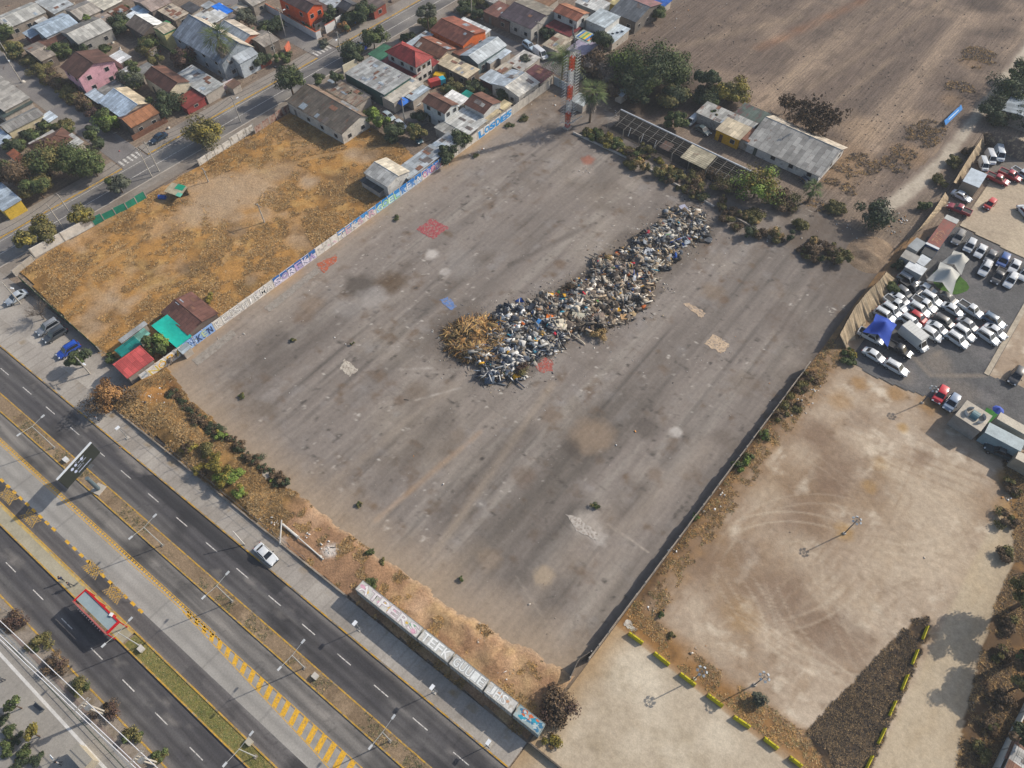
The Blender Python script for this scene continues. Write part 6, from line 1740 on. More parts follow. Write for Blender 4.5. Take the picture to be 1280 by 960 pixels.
for lab, x, y, r, h, k in (('dry brown thicket below the roofless shed', 876, 216, 18, 2.2, 'brown'), ('second dry brown thicket nearer the yellow tree', 908, 228, 20, 2.6, 'brown'), ('brown thicket right of the large yellow tree', 980, 250, 20, 3.2, 'brown'),
                           ('dry bush at the dark back corner of the plot', 1000, 278, 12, 1.8, 'olive'), ('olive weeds on the back corner rubble', 1045, 258, 14, 2, 'olive'), ('brown weeds by the back corner wall', 940, 268, 14, 1.6, 'olive')):
    bush(lab, x, y, r, h, k, mix=('olive', .4))
palm('small palm at the back corner near the hall', 1017, 236, 10, 4, fan=True, skirt=False, n=26)
bare_tree('sparse dark red-brown tree behind the hall roof', 1018, 148, 36, 7, 'maroon', 420, 6500, 'brown')
bare_tree('small sparse red-brown tree left of the hall ridge', 984, 131, 15, 4.5, 'maroon', 160, 1200, 'brown')
tree('big grey-green tree at the back right corner of the plot', 1097, 266, 22, 6, 'grey', mix=('dark', .4), n=2400)
bush('green bush beside the rubbish bank', 1156, 257, 9, 2, 'green')
for lab, x, y, r, h, k in (('green thicket at the upper right edge', 1268, 112, 26, 6, 'green'), ('green thicket above the cloth fence corner', 1248, 138, 20, 5, 'dark'), ('tall green bushes at the right edge of the track', 1284, 92, 20, 6, 'green'), ('dark thicket right of the pale hut', 1290, 140, 20, 5, 'dark')):
    tree(lab, x, y, r, h, k, mix=('dark', .35))
bush('olive shrub on the verge of the dirt track', 1193, 202, 10, 2.2, 'olive'); bush('low olive shrubs lower on the track verge', 1178, 226, 10, 1.8, 'olive'); bush('dark shrub at the top of the track verge', 1208, 188, 8, 1.8, 'brown')
bush('green bush at the foot of the tan cloth fence', 1113, 358, 10, 2.5, 'green'); bush('green shrub in the container yard corner', 1122, 330, 8, 2.5, 'dark'); bush('green weeds below the cloth fence end', 1063, 441, 8, 1.4, 'green', mix=('yellow', .3)); bush('grey-green weeds beside the white sedan', 1060, 452, 8, 1.2, 'green')
rb_ = random.Random(3)
for k in range(46):
    x = rb_.uniform(-70, -14); y = rb_.uniform(123.2, 128.5) - (3.5 if x > -42 else 0) + max(0, x + 30) * .25
    p = Vector((x, y, 0)); v = p - Vector(cam.location); zc_ = v.dot(Vector(_FW)); r = rb_.uniform(.7, 1.7)
    bush('dry brown-olive scrub in the overgrown strip behind the plot', 640 + FPX * v.dot(Vector(_RT)) / zc_, 480 - FPX * v.dot(Vector(_UP)) / zc_, r / .15, rb_.uniform(.8, 3.0), rb_.choice(['brown', 'olive', 'brown', 'straw', 'dark']), group='scrub in the overgrown strip', mix=('olive', .3), leaf=.2)
# right-hand slope
for lab, x, y, r, h, k in (('tall tree at the right edge above the dirt lane', 1300, 742, 26, 10, 'olive'), ('palm-like green tree at the right edge', 1283, 822, 14, 7, 'green'), ('olive tree at the lower right edge', 1284, 855, 14, 6, 'olive'), ('dark tree at the lower right corner', 1276, 915, 13, 5, 'dark'), ('tree beyond the right edge above the lane', 1316, 800, 22, 10, 'olive')):
    tree(lab, x, y, r, h, k, mix=('brown', .3), leaf=.26)
for i, (x, y, r) in enumerate(((1262, 650, 14), (1258, 690, 12), (1250, 870, 14), (1240, 905, 14), (1228, 940, 14), (1268, 610, 13), (1262, 780, 14), (1252, 820, 12))):
    bush(['dry shrubs beside the dark debris at the right edge', 'dry brush above the shaded lane', 'brown shrub on the lower right slope', 'brown brush lower on the right slope', 'lowest brown brush of the right slope', 'golden brush below the long containers', 'dark brush inside the tree shade', 'dark brush lower in the tree shade'][i], x, y, r, 1.5, 'brown', mix=('olive', .35), leaf=.2, group='dry brush on the right-hand slope')
# left lower part
tree('round green tree between the turquoise roofs', 196, 430, 14, 4.5, 'green', mix=('bright', .35))
bush('grey leafless bush beside the round green tree', 211, 447, 9, 1.8, 'bare'); bush('green bush at the left end of the huts', 138, 447, 8, 1.8, 'green')
bush('yellow plant at the rusty hut corner', 261, 372, 6, 1.6, 'yellow')
bare_tree('grey leafless tree on the forecourt', 46, 388, 19, 5, 'bare', 330)
tree('dark green forecourt tree beside the blue car', 95, 448, 13, 4.5, 'dark', mix=('green', .4))
tree('yellow-olive street tree right of a pair', 53, 288, 16, 5, 'olive', mix=('yellow', .4)); tree('smaller yellow street tree left of a pair', 31, 299, 11, 4.5, 'yellow', mix=('olive', .4)); tree('olive street tree behind the white panel wall', 102, 271, 14, 4.5, 'olive', mix=('yellow', .3))
tree('dry orange-brown tree at the end of the painted wall', 133, 494, 26, 4.5, 'rust', mix=('brown', .3), leaf=.22, n=3200)
for i, (x, y, r, k) in enumerate(((288, 600, 17, 'bright'), (270, 586, 15, 'yellow'), (262, 566, 12, 'olive'), (302, 618, 10, 'bright'), (246, 592, 10, 'brown'), (277, 545, 8, 'bright'), (240, 560, 12, 'brown'))):
    bush(['bright yellow-green bush on the weedy bank', 'olive bush uphill of the bright one on the bank', 'olive bush in the middle of the weedy bank', 'small green bush at the pavement edge of the bank', 'dry tangled bush on the bank by the pavement', 'leafy green weed in the ditch of the bank', 'dry grey-brown bush in the middle of the bank'][i], x, y, r, 1.7, k, mix=('yellow', .35), leaf=.18)
dk = [(214, 492), (228, 505), (243, 518), (257, 531), (272, 541), (288, 549), (303, 562), (318, 574), (332, 588), (346, 597), (355, 603)]
for x, y in dk + [((a[0] + b[0]) / 2 + R.uniform(-3, 3), (a[1] + b[1]) / 2 + R.uniform(-3, 3)) for a, b in zip(dk, dk[1:])]:
    bush('dark burnt-looking shrub in the ditch along the bank', x, y, R.uniform(5, 12), R.uniform(.5, 1.4), 'dark', group='dark shrubs in the ditch', mix=('brown', .45), leaf=.15, lobes=14)
bush('low green plant by the concrete slab on the bank', 340, 600, 4, .7, 'bright', leaf=.14)
bush('small dark green plant on the brown dirt', 463, 690, 6, .9, 'green', leaf=.14); bush('small flat green plant beside it on the dirt', 478, 702, 5, .5, 'olive', leaf=.12)
bush('green bush at the end of the long pale container', 465, 730, 9, 1.8, 'green', mix=('rust', .2), leaf=.18)
bush('large dry brown bush beside the last container', 695, 886, 27, 3.2, 'maroon', mix=('brown', .5), leaf=.2, n=3000)
bush('golden weeds below the large dry bush', 690, 930, 12, .9, 'yellow', leaf=.16, mix=('straw', .5))
bush('grey-green bush beside the yellow barriers', 945, 872, 12, 2.2, 'grey', leaf=.2)
bush('small green weeds by the sandy yard corner', 827, 768, 5, .8, 'green', leaf=.14); bush('yellow-green weeds above the first barrier', 838, 793, 6, .7, 'olive', leaf=.14)
for i, (x, y, r) in enumerate(((955, 545, 8), (935, 572, 9), (922, 583, 8), (870, 645, 5))):
    bush(['green creeper on the wall, uppermost of four', 'green creeper in the middle of the wall', 'green creeper just below the middle one', 'small creeper low on the wall'][i], x, y, r, 1.8, 'green', mix=('bright', .3), leaf=.18)
for i, (x, y, r) in enumerate(((1003, 482, 14), (1012, 470, 10), (990, 505, 12), (975, 518, 9))):
    bush(['olive scrub on the bank below the cloth fence', 'upper scrub nearest the cloth fence', 'lower scrub on the wall bank', 'lowest scrub patch by the creepers'][i], x, y, r, 1.5, 'olive', mix=('brown', .4), leaf=.2)
for lab, x, y, r in (('small green plant on the asphalt near the blue wall', 496, 272, 5), ('tiny green tuft low on the left of the plot', 366, 425, 4), ('tiny green tuft right of the other on the plot', 440, 430, 3), ('olive tuft alone on the left asphalt', 302, 496, 5),
                     ('olive tuft pair above the chalky patch', 745, 632, 6), ('small tuft at the bottom of the plot', 576, 724, 4), ('green bush at the foot of the blue lettering', 637, 156, 6), ('grey-green bush beside the red dust near the mast', 655, 148, 7), ('green tuft in the dust at the lower edge of the plot', 448, 630, 4), ('small tuft near the mast foot', 596, 193, 5)):
    bush(lab, x, y, r, .7, 'green', name='weed_tuft', cat='weed', leaf=.14, mix=('olive', .4))
# planting strip by the plaza: brown and green shrubs in turn
for i, (x, y, k) in enumerate(((17, 775, 'maroon'), (47, 802, 'olive'), (71, 830, 'maroon'), (100, 857, 'olive'), (132, 890, 'maroon'), (164, 920, 'olive'), (196, 950, 'olive'))):
    bush(['brown shrub by the yellow sign in the planting strip', 'olive shrub between two brown ones, nearest the yellow sign', 'brown shrub with a pale scrap on it', 'olive shrub with a fallen stick in the planting strip', 'brown shrub by the double pole', 'olive shrub below the double pole', 'low olive shrub at the bottom edge of the strip'][i], x, y, 15 if k == 'maroon' else 14, 1.7, k, group='shrubs of the roadside planting strip', mix=(('brown', .5) if k == 'maroon' else ('green', .3)), leaf=.16)
tree('small green plaza tree', 17, 882, 9, 3, 'green', leaf=.2); tree('small yellow-leaved plaza tree', 40, 918, 10, 3, 'yellow', leaf=.2)
for i, (x, y, k) in enumerate(((2, 898, 'dark'), (10, 912, 'green'), (20, 925, 'dark'), (32, 938, 'green'), (44, 950, 'dark'), (8, 935, 'green'), (22, 952, 'dark'))):
    bush('dark green bush in the plaza hedge bed', x, y, 10, 1.1, k, group='plaza hedge bed', leaf=.16)

# tiny countless growth: dry grass on the field, the bank and the verges
def tufts(name, label, n, sampler, hrange, pal, spread=.35, kind='stuff'):
    P = sampler(n)
    n = len(P); per = 7
    base_ = np.repeat(P, per, axis=0)
    a = RN.uniform(0, 6.283, n * per); tilt_ = RN.uniform(.5, 1.3, n * per)
    h = np.repeat(RN.uniform(*hrange, n), per) * RN.uniform(.6, 1.1, n * per)
    o_ = np.stack([np.cos(a), np.sin(a), np.zeros_like(a)], 1)
    s_ = np.stack([-np.sin(a), np.cos(a), np.zeros_like(a)], 1)
    b0 = base_ + o_ * RN.uniform(0, spread * .5, (n * per, 1))
    w = h[:, None] * .13 + .012
    tip = b0 + o_ * (h * tilt_)[:, None] + np.array([0, 0, 1]) * (h * (1.1 - .65 * tilt_))[:, None]
    V = np.stack([b0 - s_ * w, b0 + s_ * w, tip + s_ * w * .5, tip - s_ * w * .5], 1).reshape(-1, 3)
    pal = np.array(pal); cc = np.repeat(pal[RN.randint(0, len(pal), n)] * RN.uniform(.9, 1.1, (n, 1)) * 1.55, per, axis=0)
    cc = cc * np.repeat(.35 + .75 * fbm(P[:, 0], P[:, 1], 4, 461) + .5 * fbm(P[:, 0], P[:, 1], 1.4, 463), per)[:, None]
    o = quick(name, V, np.arange(n * per * 4).reshape(-1, 4), np.repeat(cc, 4, axis=0), LEAF())
    tag(o, kind=kind)
    return o
GOLD = [(.31, .18, .065), (.36, .22, .085), (.20, .125, .05), (.14, .09, .045), (.29, .21, .11)]
def s_field(n):
    X = RN.uniform(-145, -100.5, n * 3); Y = RN.uniform(11.5, 94, n * 3)
    ok = inpoly(X, Y, FIELD) & (fbm(X, Y, 5, 401) * .6 + fbm(X, Y, 1.7, 403) * .6 > .57) & (fbm(X, Y, 7, 108) < .6)
    for px, py, r in ((265, 240, 34), (310, 235, 30), (240, 268, 20), (280, 262, 24), (350, 215, 18), (205, 283, 14)):
        p = Q(px, py); ok &= np.hypot(X - p.x, Y - p.y) > r * mpp(px, py) * (.7 + .5 * RN.uniform(size=len(X)))
    for pts in (((175, 300), (115, 340), (112, 358), (130, 370), (160, 370), (195, 358), (235, 340)), ((330, 215), (400, 195), (485, 182))):
        ok &= polydist(X, Y, [Q(*p) for p in pts]) > .7
    X, Y = X[ok][:n], Y[ok][:n]
    return np.stack([X, Y, z_field(X, Y) + .14], 1)
tufts('dry_grass', '', 42000, s_field, (.1, .3), GOLD)
def s_bank(n):
    X = RN.uniform(-99.5, -9, n * 4); t = RN.uniform(0, .95, n * 4)
    Y = bank_back(X) + t * (bank_front(X) - bank_back(X))
    west = X < -57 + 4 * (fbm(X, Y, 4, 411) - .5)
    ok = (west & (fbm(X, Y, 3, 413) > .42)) | (~west & (fbm(X, Y, 2, 415) > .62))
    X, Y = X[ok][:n], Y[ok][:n]
    return np.stack([X, Y, z_bank(X, Y) + .02], 1)
tufts('bank_grass', '', 16000, s_bank, (.1, .28), GOLD + [(.14, .10, .05), (.17, .12, .06)])
def s_east(n):
    X = RN.uniform(-7.3, 30, n * 6); Y = RN.uniform(34, 104, n * 6)
    d = polydist(X, Y, [Q(775, 765), Q(860, 835), Q(1010, 945), Q(1040, 975)])
    ok = ((X < -3.6 + 1.5 * (fbm(X, Y, 4, 421) - .5)) | ((d < 2.4) & (Y > 34.2))) & (fbm(X, Y, 1.8, 423) > .45)
    T = [Q(1008, 915), Q(1080, 840), Q(1140, 775), Q(1160, 772), Q(1160, 795), Q(1085, 965), Q(1030, 960)]
    ok &= ~inpoly(X, Y, T)
    X, Y = X[ok][:n], Y[ok][:n]
    return np.stack([X, Y, z_dirt(X, Y) + .06], 1)
tufts('verge_grass', '', 12000, s_east, (.1, .27), GOLD + [(.16, .10, .05), (.12, .085, .05), (.10, .10, .04)])
def s_burnt(n):
    T = [Q(1008, 915), Q(1080, 840), Q(1140, 775), Q(1160, 772), Q(1160, 795), Q(1085, 965), Q(1030, 960)]
    X = RN.uniform(min(p.x for p in T), max(p.x for p in T), n * 4); Y = RN.uniform(min(p.y for p in T), max(p.y for p in T), n * 4)
    ok = inpoly(X, Y, T) & (fbm(X, Y, 2.2, 427) > .4); X, Y = X[ok][:n], Y[ok][:n]
    return np.stack([X, Y, z_dirt(X, Y) + .06], 1)
tufts('burnt_grass', '', 9000, s_burnt, (.12, .3), [(.05, .04, .032), (.07, .055, .04), (.035, .03, .027), (.16, .11, .06), (.24, .165, .085)])
def s_slope(n):
    X = RN.uniform(20, 60, n * 6); Y = RN.uniform(20, 120, n * 6)
    ok = inpoly(X, Y, [Q(1250, 560), Q(1265, 640), Q(1268, 700), Q(1245, 752), Q(1222, 830), Q(1205, 900), Q(1190, 990), Q(1400, 990), Q(1400, 600)]) & (fbm(X, Y, 3, 431) > .42)
    X, Y = X[ok][:n], Y[ok][:n]
    return np.stack([X, Y, z_dirt(X, Y) + .06], 1)
tufts('slope_grass', '', 11000, s_slope, (.14, .35), [(.16, .11, .055), (.22, .14, .06), (.10, .075, .05), (.07, .055, .04), (.28, .18, .075)])
def s_verge(n):
    X = RN.uniform(-45, -6, n * 6); Y = RN.uniform(130, 260, n * 6)
    ok = np.zeros(len(X), bool)
    for px, py, r in ((1045, 215, 30), (1080, 205, 24), (1130, 190, 18), (1150, 170, 26), (1120, 205, 20), (1165, 160, 20), (1215, 78, 16), (1225, 70, 24), (1200, 110, 20), (1065, 235, 16), (1020, 260, 20)):
        p = Q(px, py); ok |= np.hypot(X - p.x, Y - p.y) < r * mpp(px, py) * .9
    ok &= fbm(X, Y, 3, 441) > .45
    X, Y = X[ok][:n], Y[ok][:n]
    return np.stack([X, Y, X * 0], 1)
tufts('track_grass', '', 9000, s_verge, (.15, .4), [(.30, .19, .075), (.24, .15, .06), (.07, .055, .045), (.10, .08, .06), (.14, .10, .07), (.05, .042, .036)])
def s_lawn(n):
    X = RN.uniform(-61, 20, n); T = RN.uniform(-15.4, -13.6, n)
    return np.stack([X, T + .066 * (X + 60), X * 0 + .12], 1)
tufts('lawn_grass', '', 3500, s_lawn, (.06, .16), [(.10, .11, .035), (.15, .14, .05), (.20, .16, .07), (.08, .10, .03)])
def s_med(n):
    X = RN.uniform(-160, 20, n * 2); T = RN.uniform(-3.1, -1.3, n * 2)
    ok = fbm(X, T, 2.5, 451) > .55; X, T = X[ok][:n], T[ok][:n]
    return np.stack([X, T + .066 * (X + 60), X * 0 + .12], 1)
tufts('median_grass', '', 2200, s_med, (.08, .25), [(.22, .16, .08), (.10, .095, .05), (.16, .12, .07), (.06, .065, .035)])
# ------------------------------------------------------------------ masts, lamps, signs, shelters, tents, rubbish
STEEL = M('#8f9294', .5, .1, metal=.4); STEELD = M('#55585b', .6, .12); CONCP = M('#aca59a', .85, .15)

# red and white lattice mast with rows of dipoles
def lattice_mast():
    p = Q(709, 160); H = 25.0; w = .42
    o = thing('lattice_mast', 'tall red and white lattice mast with rows of side antennas', 'mast', (p.x, p.y, 0))
    tops = Q(716, 33, H)
    cols = [('#b3261c', 1.2), ('#c9c6c0', .5), ('#b8441f', 2.6), ('#c6c6c4', 3.4), ('#b8471f', 3.6), ('#c6c6c4', 4.0), ('#b8441f', 3.2), ('#c9c9c6', 1.5)]
    z = 0.0
    for c, L in cols:
        mb = MB(); z1 = z + L
        for sx in (-1, 1):
            for sy in (-1, 1): mb.tube((sx * w, sy * w, z), (sx * w, sy * w, z1), .07, n=5)
        k = max(1, int(L / .8)); dz = L / k
        for i in range(k):
            a, b = z + i * dz, z + (i + 1) * dz
            for (x0, y0), (x1, y1) in (((-w, -w), (w, -w)), ((w, -w), (w, w)), ((w, w), (-w, w)), ((-w, w), (-w, -w))):
                mb.tube((x0, y0, a), (x1, y1, b), .045, n=4); mb.tube((x1, y1, a), (x0, y0, b), .045, n=4); mb.tube((x0, y0, b), (x1, y1, b), .04, n=4)
            mb.box(-w * .7, w * .7, -w * .7, w * .7, b - .03, b)
        mb.build('lattice_section', M(c, .6, .15, .8, 4), o); z = z1
    MB().tube((0, 0, z), (0, 0, H - .8), .06, .04, 6).build('top_pole', STEELD, o)
    MB().box(-.8, .8, -.8, .8, 0, .35).build('foundation', CONCP, o)
    MB().box(-.6, .6, -.6, .6, z, z + .1).build('platform', STEELD, o)
    for k in range(24):
        zz = 1.6 + k * .74
        for s in (-1, 1):
            m = MB()
            # antennas stand out to both sides, seen against the photo as slanting bars
            d = Vector((.766, .643, 0)) * s
            c = Vector((0, 1, 0))
            base_ = Vector((0, 0, zz)) + d * w * .9
            tip = base_ + d * 1.1
            m.tube(base_, tip, .035, n=4)
            m.tube(tip - c * .8, tip + c * .8, .055, n=4)
            m.tube(base_.lerp(tip, .55) - c * .35, base_.lerp(tip, .55) + c * .35, .03, n=4)
            m.build('side_antenna', M('#a9aaa8', .5, .1), o)
    for k in range(7):
        a = k * .9
        MB().obox((math.cos(a) * .38, math.sin(a) * .38, z + 1.2 + .75 * k % 5), (.22, .22, .9), a).build('panel_antenna', M('#6d7276', .5, .1), o)
    MB().tube((.3, .2, 1.2), (2.8, 2.0, 3.6), .1, n=5).build('stay_bar', M('#b9b8b4', .6, .1), o)
lattice_mast()

# floodlight masts of the dirt yard
def flood_mast(label, base, h, heads=6, r=.55):
    p = Q(*base); o = thing('floodlight_mast', label, 'floodlight mast', (p.x, p.y, .08), R.uniform(0, 1), 'floodlight masts of the dirt yards')
    MB().tube((0, 0, 0), (0, 0, h), .1, .06, 7).build('pole', STEELD, o)
    MB().tube((0, 0, 0), (0, 0, .25), .3, .25, 8).build('base', CONCP, o)
    rm = MB()
    for k in range(heads):
        a, b = 6.283 * k / heads, 6.283 * (k + 1) / heads
        rm.tube((r * math.cos(a), r * math.sin(a), h), (r * math.cos(b), r * math.sin(b), h), .04, n=4)
        rm.tube((0, 0, h), (r * math.cos(a), r * math.sin(a), h), .03, n=4)
    rm.build('ring', STEELD, o)
    for k in range(heads):
        a = 6.283 * k / heads
        MB().obox((1.15 * r * math.cos(a), 1.15 * r * math.sin(a), h - .05), (.3, .34, .16), a, ry=.5).build('floodlight', M('#9aa0a4', .4, .1), o)
flood_mast('floodlight mast in a patch of dry weeds in the middle of the dirt yard', (1055, 667), 5.2)
flood_mast('floodlight mast behind the third yellow barrier', (868, 849), 4.9)
flood_mast('floodlight mast beside the grey-green bush', (943, 856), 4.9)
flood_mast('floodlight mast at the edge of the gravel car yard', (1152, 504), 4.6)

# street lamps
def double_lamp(label, base, h=9.0):
    p = Q(*base); o = thing('street_lamp', label, 'street lamp', (p.x, p.y, .12), AV, 'double-armed lamps of the avenue')
    MB().tube((0, 0, 0), (0, 0, h), .09, .06, 8).build('pole', M('#a3a5a3', .5, .1), o)
    MB().box(-.25, .25, -.25, .25, 0, .12).build('base', M('#857b6e', .9, .2), o)
    for s in (-1, 1):
        MB().tube((0, 0, h - .1), (0, s * 1.9, h + .25), .035, .03, 6).build('arm', M('#a3a5a3', .5, .1), o)
        hm = MB(); hm.obox((0, s * 2.2, h + .27), (.28, .66, .11), rx=s * .06); hm.obox((0, s * 2.25, h + .2), (.2, .45, .08))
        hm.build('lamp_head', M('#b4b7b8', .4, .06), o)
hL = 7.2
double_lamp('double-armed lamp on the earth median, uppermost in the photo', (69, 560), hL)
double_lamp('double-armed lamp on the earth median just below the billboard', (204, 682), hL)
double_lamp('double-armed lamp on the earth median level with the white sedan', (291, 752), hL)
double_lamp('double-armed lamp on the earth median beside the yellow bars', (381, 835), hL)
double_lamp('double-armed lamp on the earth median at the bottom edge', (488, 926), hL)
double_lamp('double-armed lamp on the grass median next to the red shelter', (176, 808), hL)
double_lamp('double-armed lamp on the grass median near the bottom edge', (320, 946), hL)

def pole_lamp(label, base, h=3.6, hd=True):
    p = Q(*base); o = thing('pavement_lamp', label, 'lamp post', (p.x, p.y, .13), AV, 'short lamps along the pavement')
    MB().tube((0, 0, 0), (0, 0, h), .07, .05, 7).build('pole', M('#8d8f8e', .5, .1), o)
    MB().box(-.3, .3, -.3, .3, 0, .1).build('base', CONCP, o)
    MB().obox((0, -.15, h + .05), (.5, .75, .14)).build('lamp_head', M('#d3d6d8', .4, .05), o)
pole_lamp('white-headed pavement lamp opposite the long pale container', (450, 787))
pole_lamp('white-headed pavement lamp opposite the middle containers', (544, 865))
pole_lamp('bent white pavement lamp near the large dry bush', (612, 931), 3.0)
pole_lamp('white-headed pavement lamp uphill near the orange-brown tree', (160, 548), 3.6)

# utility poles with cross-arms
def utility_pole(label, base, h=8.5, white=True, lamp=None, group='utility poles of the old quarter', arms=1, mat_=None):
    p = Q(*base); o = thing('utility_pole', label, 'utility pole', (p.x, p.y, 0), R.uniform(-.2, .2), group)
    MB().tube((0, 0, 0), (0, 0, h), .15, .1, 8).build('pole', mat_ or M('#a59f95', .85, .15), o)
    for k in range(arms):
        MB().box(-1.0, 1.0, -.05, .05, h - .6 - .7 * k, h - .48 - .7 * k).build('cross_arm', M('#6d665e', .85, .15), o)
    im = MB()
    for x in (-.9, -.3, .3, .9): im.tube((x, 0, h - .48), (x, 0, h - .3), .05, n=5)
    im.build('insulators', M('#b9b9b5', .4, .05), o)
    if lamp:
        MB().tube((0, 0, h * .8), (lamp[0] * 1.3, lamp[1] * 1.3, h * .8 + .3), .035, n=5).build('lamp_arm', STEEL, o)
        MB().obox((lamp[0] * 1.6, lamp[1] * 1.6, h * .8 + .3), (.7, .3, .12), math.atan2(lamp[1], lamp[0])).build('lamp_head', M('#d3d6d8', .4, .05), o)
    return o
UP = [('leaning pole with a lamp beside the upper left lane', (27, 103), 8, (1, 0)), ('pole beside the lane at the crooked shack', (14, 76), 7, None),
      ('pole at the street side of the white and pink wall', (301, 153), 7, (-.3, .9)), ('first pole of the pair at the street corner', (190, 221), 8, None), ('second pole of the pair at the street corner', (199, 214), 8, None),
      ('pole with a lamp beside the lane crossing, left', (357, 45), 8, (.2, 1)), ('pole with a lamp in front of the low corner house', (346, 75), 8, None), ('pole by the street next to the leafy tree', (429, 78), 8.5, (.4, -.9)),
      ('tall white pole on the lane at the top edge', (590, 23), 8, (.6, .5)), ('pole on the lane by the blue canopy', (506, 153), 7, None), ('leaning pole at the forecourt by the silver car', (26, 380), 6, (.8, .4)),
      ('pole at the street end of the panel wall, left', (84, 292), 8, None), ('pole at the street end of the panel wall, right', (96, 279), 8, None), ('lone grey pole in the dry field', (331, 279), 5.5, None),
      ('pole on the forecourt beside the dark green tree', (113, 468), 5, (.9, .2)), ('short pole in the dry field by the tarp shelter', (261, 228), 4, None), ('pole by the lane at the dark purple house', (672, 58), 7, None)]
for lab, b, h, lp in UP: utility_pole(lab, b, h, lamp=lp)
# wires of the street poles
wp = [(429, 78, 8.5), (301, 153, 7), (199, 214, 8), (96, 279, 8), (-20, 345, 8)]
for (ax_, ay_, ah), (bx_, by_, bh) in zip(wp, wp[1:]):
    for d in (-.8, .8):
        a, b = Q(ax_, ay_), Q(bx_, by_); a.z, b.z = ah - .4, bh - .4; a.x += d; b.x += d
        pts = [a.lerp(b, i / 10) - Vector((0, 0, 1.2 * (1 - (i / 5 - 1) ** 2))) for i in range(11)]
        tag(MB().path(pts, .03, 4).build('overhead_wire', M('#3a3a3c', .6, .05)), 'dark sagging wire between the poles of the tree-lined street', 'wire', 'overhead wires of the street')
# double poles and cables over the plaza
dp = []
for lab, b in (('double pole with cross-arms over the planting strip, upper one', (133, 892)), ('double pole with cross-arms at the bottom edge of the strip', (197, 955)), ('double pole with cross-arms beyond the left edge', (-70, 706))):
    p = Q(*b); o = thing('double_pole', lab, 'utility pole', (p.x, p.y, .13), AV, 'double poles of the power line')
    for y in (-.18, .18): MB().tube((0, y, 0), (0, y, 6.8), .13, .1, 8).build('pole', M('#b5aea2', .85, .12), o)
    for z in (6.1, 6.7): MB().box(-.08, .08, -1.0, 1.0, z, z + .12).build('cross_arm', M('#8f8a82', .8, .1), o)
    MB().obox((.3, 0, 5.4), (.5, .7, .8)).build('switch_box', STEEL, o)
    dp.append(p)
dp.sort(key=lambda p: p.x)
p0, p1 = dp[0], dp[-1]; dr = (p1 - p0).normalized()
for i, dy in enumerate((-.8, -.45, .75)):
    a = p0 - dr * 30 + Vector((0, dy, 6.85)); b = p1 + dr * 40 + Vector((0, dy, 6.85))
    o = tag(MB().tube(a, b, .05, n=5).build('power_cable', M('#d0d0d2', .4, .05)), ['outermost bright cable over the planting strip', 'second bright cable over the planting strip', 'single bright cable on the plaza side'][i], 'cable', 'cables of the power line')

# electronic billboard on its column
bb = [Q(72.5, 600.5, 6.8), Q(115, 554, 6.8)]
a_ = Vector((bb[0].x, bb[0].y, 0)); b_ = Vector((bb[1].x, bb[1].y, 0)); ax = (b_ - a_); Lb = ax.length; rz = math.atan2(ax.y, ax.x)
cc_ = (a_ + b_) / 2
o = thing('billboard', 'dark electronic billboard on a single column over the avenue', 'billboard', (cc_.x, cc_.y, 0), rz)
MB().box(-Lb / 2, Lb / 2, .06, .3, 3.75, 6.85).build('cabinet', M('#3c4043', .6, .1), o)
MB().box(-Lb / 2 - .04, Lb / 2 + .04, .0, .34, 6.86, 6.96).build('top_edge', M('#c6cacd', .5, .05), o)
MB().box(-Lb / 2 + .06, Lb / 2 - .06, .02, .058, 3.82, 6.78).build('screen', M('#2c302c', .55, .08), o)
lt = M('#a9b3cc', .6, .05); 
def disc(mb, x, z, r, n=14): mb.add([(x + r * math.cos(6.283 * k / n), .012, z + r * math.sin(6.283 * k / n)) for k in range(n)], [tuple(range(n))[::-1]])
for x, z, r in ((-1.15, 6.05, .3), (-.35, 6.15, .26), (-1.0, 5.1, .28), (.95, 6.15, .28)):
    m = MB(); disc(m, x, z, r); m.build('screen_symbol', lt, o)
for x0, x1, z, h in ((.15, .9, 6.12, .16), (1.1, 1.6, 6.3, .1), (-.15, .25, 6.55, .08), (-.3, .5, 5.55, .1), (.6, 1.7, 5.6, .12), (-.6, .4, 5.15, .12), (.5, .9, 5.1, .08), (-.8, 2.1, 4.45, .2)):
    m = MB(); k = int((x1 - x0) / .14)
    for i in range(k): m.box(x0 + i * .14, x0 + i * .14 + .1, .008, .02, z - h / 2 * R.uniform(.7, 1), z + h / 2)
    m.build('screen_text', lt, o)
pb = Q(124, 612); lp = Matrix.Rotation(-rz, 4, 'Z') @ (Vector((pb.x, pb.y, 0)) - Vector((cc_.x, cc_.y, 0)))
MB().tube((lp.x, lp.y, 0), (lp.x, lp.y, 4.2), .36, .33, 14).build('column', M('#59676d', .5, .1), o)
MB().box(min(lp.x, -1) - .2, max(lp.x, 1) + .2, .2, max(.55, lp.y + .3), 3.5, 3.74).build('support_beam', M('#4a5357', .5, .1), o)
MB().box(lp.x - .9, lp.x + .9, lp.y - .9, lp.y + .9, 0, .3).build('foundation', CONCP, o)
MB().box(.5, 1.4, -.7, 0, 3.72, 3.8).build('service_ledge', STEELD, o)

